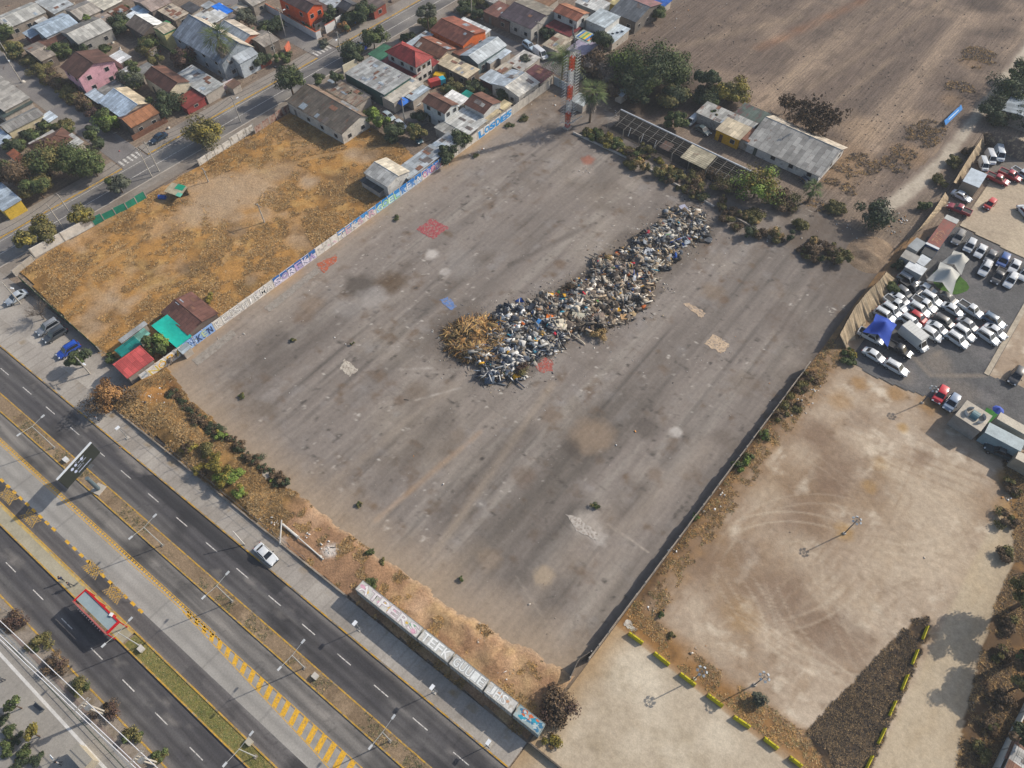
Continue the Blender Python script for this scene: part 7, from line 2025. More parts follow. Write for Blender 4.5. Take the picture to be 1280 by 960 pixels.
# bus shelter with the red frame
s0, s1 = Q(96, 742, 2.7), Q(148, 781, 2.7)
q0 = Q(94.5, 748.5, 2.7); q2 = Q(139, 790, 2.7)
cx = Q(121, 765, 2.7)
o = thing('bus_shelter', 'long bus shelter with a bright red frame and grey roof', 'bus shelter', (cx.x, cx.y, .2), AV)
Ls = 8.2; Ws = 2.35
MB().box(-Ls / 2 + .2, Ls / 2 - .2, -Ws / 2 + .55, Ws / 2 - .2, 2.62, 2.72).build('roof', M('#8b999b', .5, .08, .6, 4), o)
rd = M('#b3121c', .45, .1)
MB().box(-Ls / 2, Ls / 2, Ws / 2 - .22, Ws / 2, 2.55, 2.85).build('frame_beam', rd, o)
MB().box(-Ls / 2, Ls / 2, -Ws / 2, -Ws / 2 + .2, 2.55, 2.78).build('frame_beam', M('#a8625a', .5, .15), o)
MB().box(-Ls / 2, -Ls / 2 + .2, -Ws / 2 + .2, Ws / 2 - .22, 2.55, 2.84).build('frame_beam', rd, o)
MB().box(Ls / 2 - .3, Ls / 2, -Ws / 2 + .2, Ws / 2 - .22, 2.55, 2.84).build('frame_beam', rd, o)
for x in (-Ls / 2 + .1, -1.3, 1.3, Ls / 2 - .12):
    for y in (-Ws / 2 + .1, Ws / 2 - .1): MB().box(x - .07, x + .07, y - .07, y + .07, 0, 2.56).build('post', rd, o)
MB().box(-Ls / 2 + .3, Ls / 2 - .3, -Ws / 2 + .14, -Ws / 2 + .18, .35, 2.2).build('glass_wall', M('#6d7a80', .15, .05, spec=.6), o)
MB().box(-2.5, 2.5, -Ws / 2 + .35, -Ws / 2 + .75, .42, .48).box(-2.2, -2.1, -Ws / 2 + .4, -Ws / 2 + .7, 0, .42).box(2.1, 2.2, -Ws / 2 + .4, -Ws / 2 + .7, 0, .42).build('bench', STEELD, o)
for k in range(11): MB().box(-2.6 + k * .52, -2.48 + k * .52, -Ws / 2 - .28, -Ws / 2 + .02, 2.5, 2.58).build('edge_bracket', M('#b9a9a2', .6, .1), o)
MB().obox((2.3, Ws / 2 - .1, 2.93), (.5, .5, .14), .3).build('roof_box', M('#d8d8d8', .5, .05), o)
MB().box(1.2, Ls / 2 - .35, -Ws / 2 - .05, -Ws / 2 - .01, 2.3, 2.75).build('red_panel', rd, o)

# yellow barriers round the sandy yard (concrete crash barriers, wide foot)
def barrier(label, a, b, group, col='#c2b40c'):
    A_, B_ = Q(*a, .35), Q(*b, .35); m = (A_ + B_) / 2; d = B_ - A_
    L = d.length
    o = thing('crash_barrier', label, 'barrier', (m.x, m.y, .07), math.atan2(d.y, d.x), group)
    mb = MB(); prof = [(-.3, 0), (-.3, .15), (-.15, .35), (-.1, .8), (.1, .8), (.15, .35), (.3, .15), (.3, 0)]
    if 'narrow' in label: prof = [(y * .55, z * .8) for y, z in prof]
    n = len(prof); V = [(x, y, z) for x in (-L / 2, L / 2) for y, z in prof]
    mb.add(V, [(i, (i + 1) % n, n + (i + 1) % n, n + i) for i in range(n)] + [tuple(range(n))[::-1], tuple(range(n, 2 * n))])
    mb.build('body', M(col, .6, .15, 1.2, 6, stain='#8a8038', stain_amt=.25), o)
    for s in (-1, 1): MB().tube((s * L * .28, -.09, .82), (s * L * .28, .09, .82), .05, n=6).build('lifting_loop', M('#6d6430', .6, .1), o)
tb = tile(640, 720, 4)
for i, (a, b) in enumerate((((585, 285), (655, 335)), ((712, 383), (787, 443)), ((842, 487), (918, 545)), ((978, 592), (1055, 650)), ((1110, 702), (1190, 755)), ((1262, 810), (1330, 862)), ((1390, 905), (1450, 950)))):
    barrier(['yellow barrier nearest the corner of the asphalt plot', 'second yellow barrier from the plot corner', 'yellow barrier in front of a floodlight mast', 'yellow barrier left of the grey-green bush', 'yellow barrier just below the grey-green bush', 'yellow barrier sixth from the plot corner', 'last yellow barrier at the bottom edge'][i], tb(*a), tb(*b), 'yellow barriers along the sandy yard')
tb = tile(960, 720, 4)
for i, (a, b) in enumerate((((800, 252), (775, 315)), ((750, 370), (722, 440)), ((700, 495), (670, 568)), ((640, 625), (608, 698)), ((588, 762), (552, 838)), ((524, 900), (490, 970)))):
    barrier(['narrow yellow barrier at the tip of the burnt triangle', 'second narrow yellow barrier down the lane', 'narrow yellow barrier in the middle of the burnt edge', 'narrow yellow barrier, fourth down the lane', 'narrow yellow barrier, fifth down the lane', 'lowest narrow yellow barrier by the lane'][i], tb(*a), tb(*b), 'narrow yellow barriers along the lane')

# stretch tents
def tent(label, corners, h, apex, col, pinch=.2, n=18):
    P = [Q(*c, h) for c in corners]; c0 = sum((p for p in P), Vector()) / 4
    o = thing('stretch_tent', label, 'tent', (c0.x, c0.y, GZ), 0, 'canopy tents of the car yard')
    V = []
    for i in range(n + 1):
        for j in range(n + 1):
            s, t = i / n, j / n
            p = P[0] * (1 - s) * (1 - t) + P[1] * s * (1 - t) + P[2] * s * t + P[3] * (1 - s) * t
            e = max(abs(2 * s - 1), abs(2 * t - 1)); corner = abs(2 * s - 1) * abs(2 * t - 1)
            k = pinch * 1.0 * e * (1 - corner)
            p = p.lerp(Vector((c0.x, c0.y, p.z)), k)
            rr = math.hypot(2 * s - 1, 2 * t - 1)
            z = apex * max(0, 1 - rr / 1.05) ** 1.35 + .55 * e * (1 - corner) * (1 - max(0, 1 - rr) ) - .35 * corner
            V.append((p.x - c0.x, p.y - c0.y, h - .3 + z))
    F = [(i * (n + 1) + j, (i + 1) * (n + 1) + j, (i + 1) * (n + 1) + j + 1, i * (n + 1) + j + 1) for i in range(n) for j in range(n)]
    mb = MB(); mb.add(V, F); mb.build('canopy', M(col, .8, .08, .5, 3), o, smooth=True)
    for p in P: MB().tube((p.x - c0.x, p.y - c0.y, 0), (p.x - c0.x, p.y - c0.y, h - .6), .06, n=6).build('pole', STEELD, o)
    MB().tube((0, 0, 0), (0, 0, h + apex - .4), .05, n=6).build('centre_pole', STEELD, o)
    return o
tent('larger grey-white tent with a drooping corner over the grass', [t8(797, 432), t8(868, 340), t8(968, 402), t8(926, 508)], 2.6, 2.1, '#a9a9a3')
tent('smaller grey-white tent behind the larger one', [t8(872, 345), t8(935, 283), t8(1014, 328), t8(972, 408)], 2.6, 1.9, '#a7a69f')
tent('blue tent over the white pickup by the cloth fence', [t8(478, 692), t8(545, 600), t8(650, 655), t8(605, 768)], 2.6, 1.9, '#2446a0')
gs = Q(*t8(905, 455)); gs2 = MB()
gs2.prism([(gs.x + 3.6 * math.cos(a) * (1 + .1 * math.sin(3 * a)), gs.y + 3.2 * math.sin(a), 0) for a in [k * .39 for k in range(16)]], .16, .19)
tag(gs2.build('lawn_mat', M('#3f5f22', .95, .3, 1.5, 8)), kind='structure')
# blue canopy in the old quarter
p = Q(503, 126, 2.3); o = thing('pop_up_canopy', 'small blue pyramid canopy on the lane', 'canopy', (p.x, p.y, 0))
MB().add([(-1.5, -1.5, 2.2), (1.5, -1.5, 2.2), (1.5, 1.5, 2.2), (-1.5, 1.5, 2.2), (0, 0, 3.3)], [(0, 1, 4), (1, 2, 4), (2, 3, 4), (3, 0, 4)]).build('canopy', M('#1c63b8', .7, .1), o)
for x in (-1.4, 1.4):
    for y in (-1.4, 1.4): MB().tube((x, y, 0), (x, y, 2.25), .03, n=5).build('leg', STEEL, o)

# containers and offices of the car yard
def container(label, corners, h, col, roofcol=None, z0=GZ, rust=.0, name='shipping_container', cat='container', rustcol='#7a3a2c', roof_axis='y', ribs=True, lift=0, group=None, hz=0):
    """corners: left, bottom, right of the roof in photo points"""
    A_, B_, C_ = (Q(*c, h + z0) for c in corners)
    L = (C_ - B_).length; Wd = (B_ - A_).length; d = C_ - B_; rz = math.atan2(d.y, d.x)
    o = thing(name, label, cat, (B_.x, B_.y, z0), rz, group)
    mw = M(col, .6, .15, .6, 4)
    MB().box(0, L, 0, Wd, lift, h).build('body', mw, o)
    MB().box(-.04, L + .04, -.04, Wd + .04, h, h + .07).build('roof', M(roofcol or col, .65, .2, .8, 5, stain=rustcol, stain_amt=rust) , o)
    if ribs:
        rb = MB()
        for k in range(int(L / .4) + 1): rb.box(k * .4 - .05, k * .4 + .05, -.04, -.001, lift + .15, h - .1)
        for k in range(int(Wd / .4) + 1): rb.box(-.04, -.001, k * .4 - .05, k * .4 + .05, lift + .15, h - .1)
        rb.build('side_rib', mw, o)
    return o, L, Wd
o, L, Wd = container('long container with a rust-red lettered roof at the cloth fence', (t8(790, 258), t8(850, 290), t8(955, 142)), 2.6, '#3f6a9a', '#6d4a40', rust=.9, rustcol='#7d4034')
for i, ch in enumerate('RSRA'):
    me, wd = text_mesh(ch, 1.0, M('#9a6f55', .8, .15)); xs = [v.co.x for v in me.vertices]; ys = [v.co.y for v in me.vertices]
    for v in me.vertices:
        u = (v.co.x - min(xs)) / (max(xs) - min(xs)); t = (v.co.y - min(ys)) / (max(ys) - min(ys))
        v.co = (1.8 + i * 1.15 + t * .9, Wd * .82 - u * Wd * .62, 2.685)
    link('roof_letter', me, o)
MB().box(L - 1.6, L + .03, -.05, Wd + .05, 2.675, 2.72).build('pale_roof_end', M('#a9a9a5', .7, .15), o)
MB().box(-.05, .6, -.05, Wd + .05, 2.675, 2.73).build('white_roof_end', M('#c4c8ca', .6, .1), o)
for lab, cr, h_, c_ in (('dark flat annex below the lettered container', (t8(770, 300), t8(822, 330), t8(848, 290)), 2.3, '#2c2f33'), ('white shed roof right in the shed group by the tents', (t8(735, 345), t8(778, 372), t8(815, 338)), 2.5, '#b4babd'),
                        ('white shed roof nearest the packed cars', (t8(682, 378), t8(768, 418), t8(795, 385)), 2.5, '#c2c6c7'), ('grey-brown shed roof between two white ones', (t8(665, 320), t8(735, 358), t8(760, 325)), 2.6, '#8f8c85'), ('grey shed roof with a cut corner by the cloth fence', (t8(700, 270), t8(745, 298), t8(790, 255)), 2.6, '#868b8d')):
    container(lab, cr, h_, '#8d8f8e', c_, name='yard_shed', cat='shed', ribs=False)
container('flat-roofed beige office with a white roof beside the vans', (t5(668, 530), t5(828, 598), t5(912, 465)), 2.8, '#8f8272', '#a9b4bc', z0=.13, name='yard_office', cat='office hut', ribs=False)
# row of long units at the right edge of the gravel yard
def unit(label, corners, h, col, roofcol, **k): return container(label, corners, h, col, roofcol, name='yard_container', group='row of units at the edge of the gravel yard', **k)
o, L, Wd = unit('display platform unit with a teal and white curved shell on top', (t6(285, 372), t6(218, 505), t6(420, 635)), 3.0, '#8d8a86', '#a89f90')
for k, (x, c_) in enumerate(((.35, '#c9cac8'), (.7, '#c9cac8'))):
    m = MB()
    for i in range(9):
        a0, a1 = math.pi * i / 9, math.pi * (i + 1) / 9
        s = 1 if k else -1
        m.add([(L * x + s * .9 * math.sin(a0), Wd * .5 - 1.0 * math.cos(a0), 3.07), (L * x + s * .9 * math.sin(a1), Wd * .5 - 1.0 * math.cos(a1), 3.07), (L * x + s * .85 * math.sin(a1), Wd * .5 - 1.0 * math.cos(a1), 3.75), (L * x + s * .85 * math.sin(a0), Wd * .5 - 1.0 * math.cos(a0), 3.75)], [(0, 1, 2, 3)])
    m.build('curved_shell', M(c_, .5, .08), o)
m = MB(); 
for i in range(8):
    a0, a1 = math.pi * i / 8, math.pi * (i + 1) / 8
    m.quad((L * .38, Wd * .5 - 1 * math.cos(a0), 3.08 + .7 * math.sin(a0)), (L * .66, Wd * .5 - 1 * math.cos(a0), 3.08 + .7 * math.sin(a0)), (L * .66, Wd * .5 - 1 * math.cos(a1), 3.08 + .7 * math.sin(a1)), (L * .38, Wd * .5 - 1 * math.cos(a1), 3.08 + .7 * math.sin(a1)))
m.build('teal_canopy', M('#4a6b72', .4, .1), o)
for x in (.35, .55): MB().box(L * x, L * x + .5, Wd, Wd + .9, 2.4, 2.9).build('ledge', M('#2c3032', .6, .1), o)
unit('grey-blue long unit behind the dark teal pickup', (t6(500, 570), t6(455, 645), t6(740, 795)), 2.8, '#7f949c', '#9aa6a8')
unit('cream unit along the back of the long units', (t6(590, 490), t6(552, 535), t6(790, 670)), 2.9, '#a89f90', '#b5ac9a')
unit('cream unit cut by the right edge below the others', (t6(735, 800), t6(700, 850), t6(900, 960)), 2.7, '#9a9284', '#b3aa99')
p = Q(*t6(490, 515), .16); mm = MB(); mm.box(p.x - 1.0, p.x + 1.0, p.y - 1.6, p.y + 1.6, .16, .2)
tag(mm.build('green_mat', M('#2f6a2a', .95, .15)), 'green artificial grass mat between the long units', 'mat')
p = Q(*t6(540, 485), 1.0); o = thing('parasol', 'small folded blue parasol on the green mat', 'parasol', (p.x, p.y, .16))
MB().tube((0, 0, 0), (0, 0, 2.2), .03, n=5).build('pole', STEEL, o)
MB().tube((0, 0, 2.3), (0, 0, 1.7), .08, 1.0, 8).build('canopy', M('#3d55a8', .7, .1), o)

# pale boundary strips of the gravel yard
def kerb_line(pa, pb, w, h, mat_, name='boundary_strip'):
    a, b = Q(*pa), Q(*pb); d = b - a
    mb = MB().obox(((a.x + b.x) / 2, (a.y + b.y) / 2, .16 + h / 2), (d.length, w, h), math.atan2(d.y, d.x))
    return tag(mb.build(name, mat_), kind='structure')
kerb_line((1285, 376), (1232, 469), .9, .12, M('#a99d8a', .9, .2, 1, 5))

# roofless long shed behind the plot
a, b = Q(776, 137, 3.0), Q(948, 211, 3.0)
o = thing('roofless_shed', 'long roofless shed with bare purlins and a white beam', 'shed', (a.x, a.y, 0), 0)
Lx = b.x - a.x; Wy = 5.2; y1_ = (b.y - a.y)
wood = M('#8a847a', .9, .25, 1, 5); woodd = M('#5f574e', .9, .25, 1, 5)
MB().box(0, Lx, -.12, .12, 2.9, 3.15).build('ridge_beam', M('#b5b9bd', .6, .15), o)
MB().box(0, Lx, -.08, .08, 0, 2.88).build('back_wall', M('#57524c', .95, .3), o)
for k in range(17):
    x = Lx * k / 16
    MB().tube((x, 0, 2.95), (x, -Wy, 2.2), .07, n=4).build('rafter', wood, o)
    if k % 2 == 0: MB().tube((x, -Wy, 0), (x, -Wy, 2.25), .1, n=5).build('post', wood, o)
for k in range(9):
    y = -Wy * (k + .5) / 9; z = 2.95 - .75 * (k + .5) / 9 + .06
    MB().box(0, Lx, y - .035, y + .035, z, z + .06).build('purlin', woodd if k % 3 else wood, o)
MB().slab((Lx * .56, -Wy, 2.3), (Lx * .74, -Wy, 2.3), (Lx * .74, -.3, 3.03), (Lx * .56, -.3, 3.03), .04).build('roof_sheet', ROOF('#b0a68c', 'x', .7, .2), o)
MB().slab((Lx * .40, -Wy, 2.3), (Lx * .47, -Wy, 2.3), (Lx * .47, -2.6, 2.66), (Lx * .40, -2.6, 2.66), .04).build('roof_sheet', ROOF('#5f5149', 'x', .7, .5), o)
for k in range(3): MB().obox((Lx * (.15 + .1 * k), -Wy + 1.4, 1.3), (.12, 2.2, .12), .3, rx=.5).build('loose_beam', M('#b9b9b6', .7, .1), o)
fl = MB().box(a.x, b.x, a.y - Wy, a.y - .1, -.01, .012); tag(fl.build('shed_floor', M('#453f39', .95, .35, 1.2, 5)), kind='structure')

# small tarp shelter in the dry field
p = Q(222, 240, 1.5); o = thing('tarp_shelter', 'small shelter with green and striped tarps in the dry field', 'shelter', (p.x, p.y, .1), .3)
MB().slab((-2.3, -1.5, 2.0), (2.0, -1.5, 1.9), (2.0, 1.5, 2.3), (-2.3, 1.5, 2.2), .05).build('roof_sheet', M('#a39a82', .8, .25, 1.2, 6), o)
MB().slab((-.6, .1, 2.2), (1.5, .1, 2.15), (1.5, 1.6, 2.38), (-.6, 1.6, 2.32), .03).build('green_tarp', M('#0f8f6d', .7, .15), o)
MB().slab((.9, -1.6, 1.98), (2.2, -1.6, 1.96), (2.2, -.6, 2.1), (.9, -.6, 2.12), .03).build('mint_tarp', M('#66b39a', .7, .15), o)
MB().box(-2.0, 1.8, 1.2, 1.26, 0, 2.1).box(-2.0, -1.94, -1.2, 1.2, 0, 2.1).build('wall', M('#8f8064', .9, .25), o)
for x in (-2.1, 1.8): MB().tube((x, -1.4, 0), (x, -1.4, 2.0), .06, n=5).build('post', woodd, o)
p = Q(204, 249); o = thing('water_barrel', 'blue barrel lying beside the tarp shelter', 'barrel', (p.x, p.y, .35), .6)
MB().tube((-.8, 0, .25), (.8, 0, .25), .5, n=12).build('body', M('#1c4f9c', .5, .1), o); MB().tube((-.3, 0, .25), (-.2, 0, .25), .52, n=12).tube((.2, 0, .25), (.3, 0, .25), .52, n=12).build('hoop', M('#163f80', .5, .1), o)

# blue banner beside the dirt track
pa, pb = Q(1178, 155, .3), Q(1199, 135, .3); d = pb - pa
o = thing('banner_sign', 'blue sign leaning beside the dirt track', 'sign', ((pa.x + pb.x) / 2, (pa.y + pb.y) / 2, 0), math.atan2(d.y, d.x))
MB().obox((0, -.4, .8), (d.length, .06, 1.25), rx=-.75).build('panel', M('#2f7fc6', .6, .1), o)
MB().obox((0, -.44, .85), (d.length * .6, .02, .25), rx=-.75).build('white_stripe', M('#b9cfe2', .6, .1), o)
for s in (-1, 1): MB().tube((s * d.length * .35, .3, 0), (s * d.length * .35, -.1, 1.5), .05, n=5).build('post', STEELD, o)
# yellow signs
p = Q(10, 764); o = thing('yellow_sign', 'yellow road sign board beside the planting strip', 'sign', (p.x, p.y, .13), AV)
MB().tube((0, 0, 0), (0, 0, 2.4), .05, n=6).build('pole', STEEL, o); MB().obox((0, -.06, 2.5), (1.3, .08, .8), rx=-.5).build('panel', M('#d2a90f', .6, .1), o)
p = Q(439, 26); o = thing('yellow_awning', 'yellow awning board by the street gate', 'awning', (p.x, p.y, 0), math.radians(80))
MB().obox((0, 0, 2.1), (3.2, 1.0, .08), rx=.35).build('panel', M('#c79a16', .7, .15), o)
for s in (-1, 1): MB().tube((s * 1.4, 0, 0), (s * 1.4, 0, 2.1), .05, n=5).build('post', STEELD, o)
p = Q(187, 147, 2.2); o = thing('porch_awning', 'faded yellow cloth awning on the corner porch', 'awning', (p.x, p.y, 0), math.radians(90))
MB().slab((-1.6, -1.2, 1.9), (1.6, -1.2, 1.9), (1.6, 1.0, 2.6), (-1.6, 1.0, 2.6), .04).build('cloth', M('#b09a55', .9, .2), o)
for s in (-1, 1): MB().tube((s * 1.5, -1.1, 0), (s * 1.5, -1.1, 1.9), .04, n=5).build('post', STEELD, o)

# white broken poles and frame lying on the bank
for lab, a, b, z0, z1, r in (('white broken concrete beam lying on the bank slope', (353, 655), (373, 672), .9, .7, .22), ('white pole leaning over the bank wall', (352, 650), (350, 680), 2.6, .5, .14), ('long white pole lying towards the rubble', (373, 672), (404, 699), .8, .6, .12), ('thin leaning white sign pole on the pavement edge', (291, 664), (306, 681), 3.8, .13, .1)):
    p, q = Q(*a, z0), Q(*b, z1); o = thing('broken_pole', lab, 'pole', (q.x, q.y, 0))
    v = p - Vector((q.x, q.y, 0)); w = q - Vector((q.x, q.y, 0))
    MB().tube(w, v, r, r * .8, 7).build('shaft', M('#c3bfb7', .85, .12), o)
    MB().tube(w - Vector((0, 0, min(.1, w.z))), w + (v - w) * .06, r * 1.5, r * 1.5, 7).build('butt_end', M('#8f8a82', .9, .2), o)

# slabs and tiled floors left on the plot
def slab_patch(name, label, px, col, cat='floor slab', t=.03, z=.01, jag=.18, stain='#867b71', amt=.55):
    P = [Q(*p) for p in px]; out = []
    for a, b in zip(P, P[1:] + P[:1]):
        n = max(3, int((b - a).length / .35))
        for k in range(n):
            q = a.lerp(b, k / n); out.append((q.x + R.uniform(-jag, jag), q.y + R.uniform(-jag, jag)))
    c = sum((Vector((x, y, 0)) for x, y in out), Vector()) / len(out)
    o = tag(MB().prism([(x - c.x, y - c.y) for x, y in out], 0, t).build(name, M(col, .85, .22, 1.2, 6, stain=stain, stain_amt=amt)), label, cat)
    o.location = (c.x, c.y, z); return o
slab_patch('tiled_floor', 'large faded red tiled floor left on the upper asphalt', [(520, 287), (540, 272.5), (561, 285), (541, 299)], '#97464a')
slab_patch('tiled_floor', 'orange-red floor patch at the foot of the painted wall', [(394, 332), (420, 318), (422, 325), (405, 340)], '#a5563a', jag=.3)
slab_patch('tiled_floor', 'small blue floor rectangle near the left tip of the rubbish heap', [(550, 375), (560, 371), (571, 383), (564, 388)], '#5b78a8')
slab_patch('tiled_floor', 'round red floor patch below the rubbish heap', [(670, 458), (681, 446), (692, 451), (690, 464), (677, 467)], '#9a5147', jag=.25)
slab_patch('tiled_floor', 'dull red floor patch at the upper end of the rubbish heap', [(868, 270), (877, 265), (882, 273), (873, 280)], '#7d4745')
slab_patch('concrete_slab', 'pale concrete slab on the left of the plot', [(424, 460), (431, 449), (448, 462), (437, 471)], '#b3aa9b')
slab_patch('concrete_slab', 'long tan slab right of the rubbish heap', [(853, 379), (861, 379), (882, 391), (877, 398)], '#b59e84')
slab_patch('concrete_slab', 'tan square slab ringed with rubble', [(880, 430), (892, 417), (912, 431), (902, 442)], '#b8a186')
slab_patch('concrete_slab', 'white broken slab at the bottom of the plot', [(707, 643), (722, 646), (749, 668), (746, 676), (722, 664)], '#aca49a', jag=.15)
slab_patch('concrete_slab', 'small pale slab in the ditch of the bank', [(326, 590), (337, 587), (342, 595), (332, 600)], '#a59a8a', z=.3)
slab_patch('concrete_slab', 'white slab by the wall corner of the dirt yard', [(778, 779), (785, 775), (796, 786), (790, 790)], '#b5b0a6', z=.1)
slab_patch('concrete_slab', 'long grey-white footing along the painted wall', [(240, 450), (290, 412), (296, 418), (248, 457)], '#8f887e', jag=.1)
slab_patch('concrete_slab', 'long broken footing higher along the painted wall', [(330, 385), (395, 335), (400, 340), (338, 390)], '#8d867c', jag=.08)

# --- rubbish heap
HEAP = [(558, 412), (578, 402), (600, 396), (622, 388), (640, 384), (655, 380), (672, 368), (690, 362), (712, 352), (735, 345), (742, 326), (770, 318), (790, 300), (812, 282), (830, 266), (845, 258), (862, 258), (884, 274), (890, 296), (868, 305), (852, 318), (822, 340), (826, 356), (806, 386), (780, 404), (746, 420), (716, 420), (684, 446), (664, 462), (645, 476), (610, 478), (582, 458), (560, 440)]
HP = [Q(*p) for p in HEAP]; HL = [(p.x, p.y) for p in HP]
hx = [p.x for p in HP]; hy = [p.y for p in HP]
def heap_h(X, Y):
    X0_ = X + 5 * (fbm(X, Y, 2.8, 561) - .5); Y0_ = Y + 5 * (fbm(X, Y, 2.5, 563) - .5)
    ins = inpoly(X0_, Y0_, HL)
    d = polydist(X0_, Y0_, HL + HL[:1])
    z = np.clip(d / 2.6, 0, 1) ** .7 * 1.15 * (0.05 + 1.5 * fbm(X, Y, 3.4, 501)) + .7 * np.clip(d, 0, 1) * (fbm(X, Y, 1.1, 503) - .45)
    return np.where(ins, np.maximum(z, .02), -.2), ins, d
X, Y, F = grid(min(hx) - .5, max(hx) + .5, min(hy) - .5, max(hy) + .5, .3)
Z, ins, dd = heap_h(X, Y)
c = base(X, '#5f564c'); c = blend(c, '#8b7a64', fbm(X, Y, 2, 505) * 2.6 - 1.2); c = blend(c, '#2f2f33', fbm(X, Y, 1.2, 507) * 3 - 1.5); c = blend(c, '#a79d90', fbm(X, Y, .8, 509) * 3 - 1.9)
cx_, cy_ = X[F].mean(1), Y[F].mean(1); F2 = F[ins[F].all(1)]
used = np.unique(F2); mp_ = np.zeros(len(X), int); mp_[used] = np.arange(len(used))
tag(quick('rubbish_heap', np.stack([X, Y, Z], 1)[used], mp_[F2], c[used], VC('rubbish_soil', fine=5, var=.35, bump=.8)), kind='stuff')
def debris(name, n, sampler, palfn, srange, flat=(.15, .8), kind='stuff', sticks=.15, thin=.1):
    P, pal = sampler(n)
    n = len(P)
    s = srange[0] + (srange[1] - srange[0]) * RN.uniform(0, 1, n) ** 3.2
    a = np.stack([s * RN.uniform(.5, 1.3, n), s * RN.uniform(.4, 1.0, n), s * RN.uniform(flat[0], flat[1], n)], 1)
    st = RN.uniform(size=n) < sticks
    a[st] = np.stack([s[st] * 2.4, .05 + s[st] * thin, .04 + s[st] * thin], 1)
    cube = np.array([(-1, -1, -1), (1, -1, -1), (1, 1, -1), (-1, 1, -1), (-.8, -.8, 1), (.8, -.8, 1), (.8, .8, 1), (-.8, .8, 1)], float) * .5
    V = cube[None] * a[:, None, :] * (1 + RN.normal(size=(n, 8, 3)) * .16)
    ang = RN.uniform(0, 6.283, n); tx = RN.normal(size=n) * .55
    ca, sa, ct, stt = np.cos(ang), np.sin(ang), np.cos(tx), np.sin(tx)
    y2 = V[..., 1] * ct[:, None] - V[..., 2] * stt[:, None]; z2 = V[..., 1] * stt[:, None] + V[..., 2] * ct[:, None]
    x3 = V[..., 0] * ca[:, None] - y2 * sa[:, None]; y3 = V[..., 0] * sa[:, None] + y2 * ca[:, None]
    V = np.stack([x3, y3, z2], -1) + P[:, None, :]
    F = np.array([(3, 2, 1, 0), (4, 5, 6, 7), (0, 1, 5, 4), (1, 2, 6, 5), (2, 3, 7, 6), (3, 0, 4, 7)])
    F = (F[None] + (np.arange(n) * 8)[:, None, None]).reshape(-1, 4)
    return tag(quick(name, V.reshape(-1, 3), F, np.repeat(pal, 8, axis=0), VC('rubbish', fine=6, var=.15, bump=0, rough=.7, spec=.3)), kind=kind)
PALS = {'bags': ['#1b1d22', '#24272e', '#5d564d', '#c9c8c4', '#2a2d33', '#8b857c', '#3a4250', '#b7b3ab', '#4d5866', '#d8d5ce', '#2c3442', '#8a7c68', '#1f2126'],
        'brown': ['#6f5f4f', '#8d7a62', '#54483c', '#a39078', '#3a332d', '#b9ae9c', '#6b5f54', '#8a8074', '#c9c2b6', '#2c2b2e', '#8a6444', '#4a4f58'],
        'mix': ['#c9c5bd', '#8f826f', '#24272c', '#b9b4aa', '#5d544b', '#7d6c58', '#33373f', '#a3937b', '#6f757c', '#d8d2c4', '#2c3440', '#453e37'],
        'straw': ['#b08b52', '#a57c46', '#8f6a3c', '#c2a066', '#7d5c38']}
PALN = {k: np.array([C(x) for x in v]) for k, v in PALS.items()}
cA, cB, cC, cD = Q(585, 425), Q(640, 455), Q(750, 380), Q(855, 290)
def s_heap(n):
    X = RN.uniform(min(hx), max(hx), n * 4); Y = RN.uniform(min(hy), max(hy), n * 4)
    z, ins, d = heap_h(X, Y); ok = ins & (fbm(X, Y, 1.6, 581) + .12 * RN.normal(size=len(X)) > .4) & (RN.uniform(size=len(X)) < .15 + d / 1.6); X, Y, z = X[ok][:n], Y[ok][:n], z[ok][:n]
    k = len(X); pal = np.zeros((k, 3)); w = RN.uniform(size=k)
    dist = np.stack([np.hypot(X - c.x, Y - c.y) * f for c, f in ((cA, 1.5), (cB, .95), (cC, .9), (cD, 1.0))], 1)
    dist += 4 * (np.stack([fbm(X, Y, 3, 521 + i) for i in range(4)], 1) - .5) * 2
    zone = dist.argmin(1)
    for i, nm in enumerate(('straw', 'bags', 'brown', 'mix')):
        m = zone == i; p = PALN[nm]; t_ = (vn(X[m], Y[m], 1.3, 551 + i) * .75 + RN.uniform(0, .45, m.sum())) * len(p); pal[m] = p[t_.astype(int) % len(p)]
    acc = RN.uniform(size=k) < .035
    ac = np.array([C(x) for x in ('#c2611e', '#2456a8', '#b02438', '#2f8fa8', '#d9a32a', '#3f7a3a', '#1e3f7a')]); pal[acc] = ac[RN.randint(0, len(ac), acc.sum())]
    return np.stack([X, Y, z + .05], 1), pal * RN.uniform(.5, 1.1, (k, 1)) * (.7 + .7 * vn(X, Y, 1.5, 591))[:, None]
debris('rubbish_pieces', 14000, s_heap, None, (.07, 1.6), flat=(.04, .25), sticks=.25)
def s_around(n):
    k = RN.randint(0, len(HP), n); P = np.array([tuple(HP[i]) for i in k]) + RN.normal(size=(n, 3)) * np.array([1.6, 1.6, 0])
    z, ins, d = heap_h(P[:, 0], P[:, 1]); P[:, 2] = np.where(ins, z, .03); p = PALN['mix']
    return P, p[RN.randint(0, len(p), n)] * RN.uniform(.7, 1.0, (n, 1))
debris('rubbish_scraps', 2200, s_around, None, (.05, .4), sticks=.2, flat=(.05, .3))
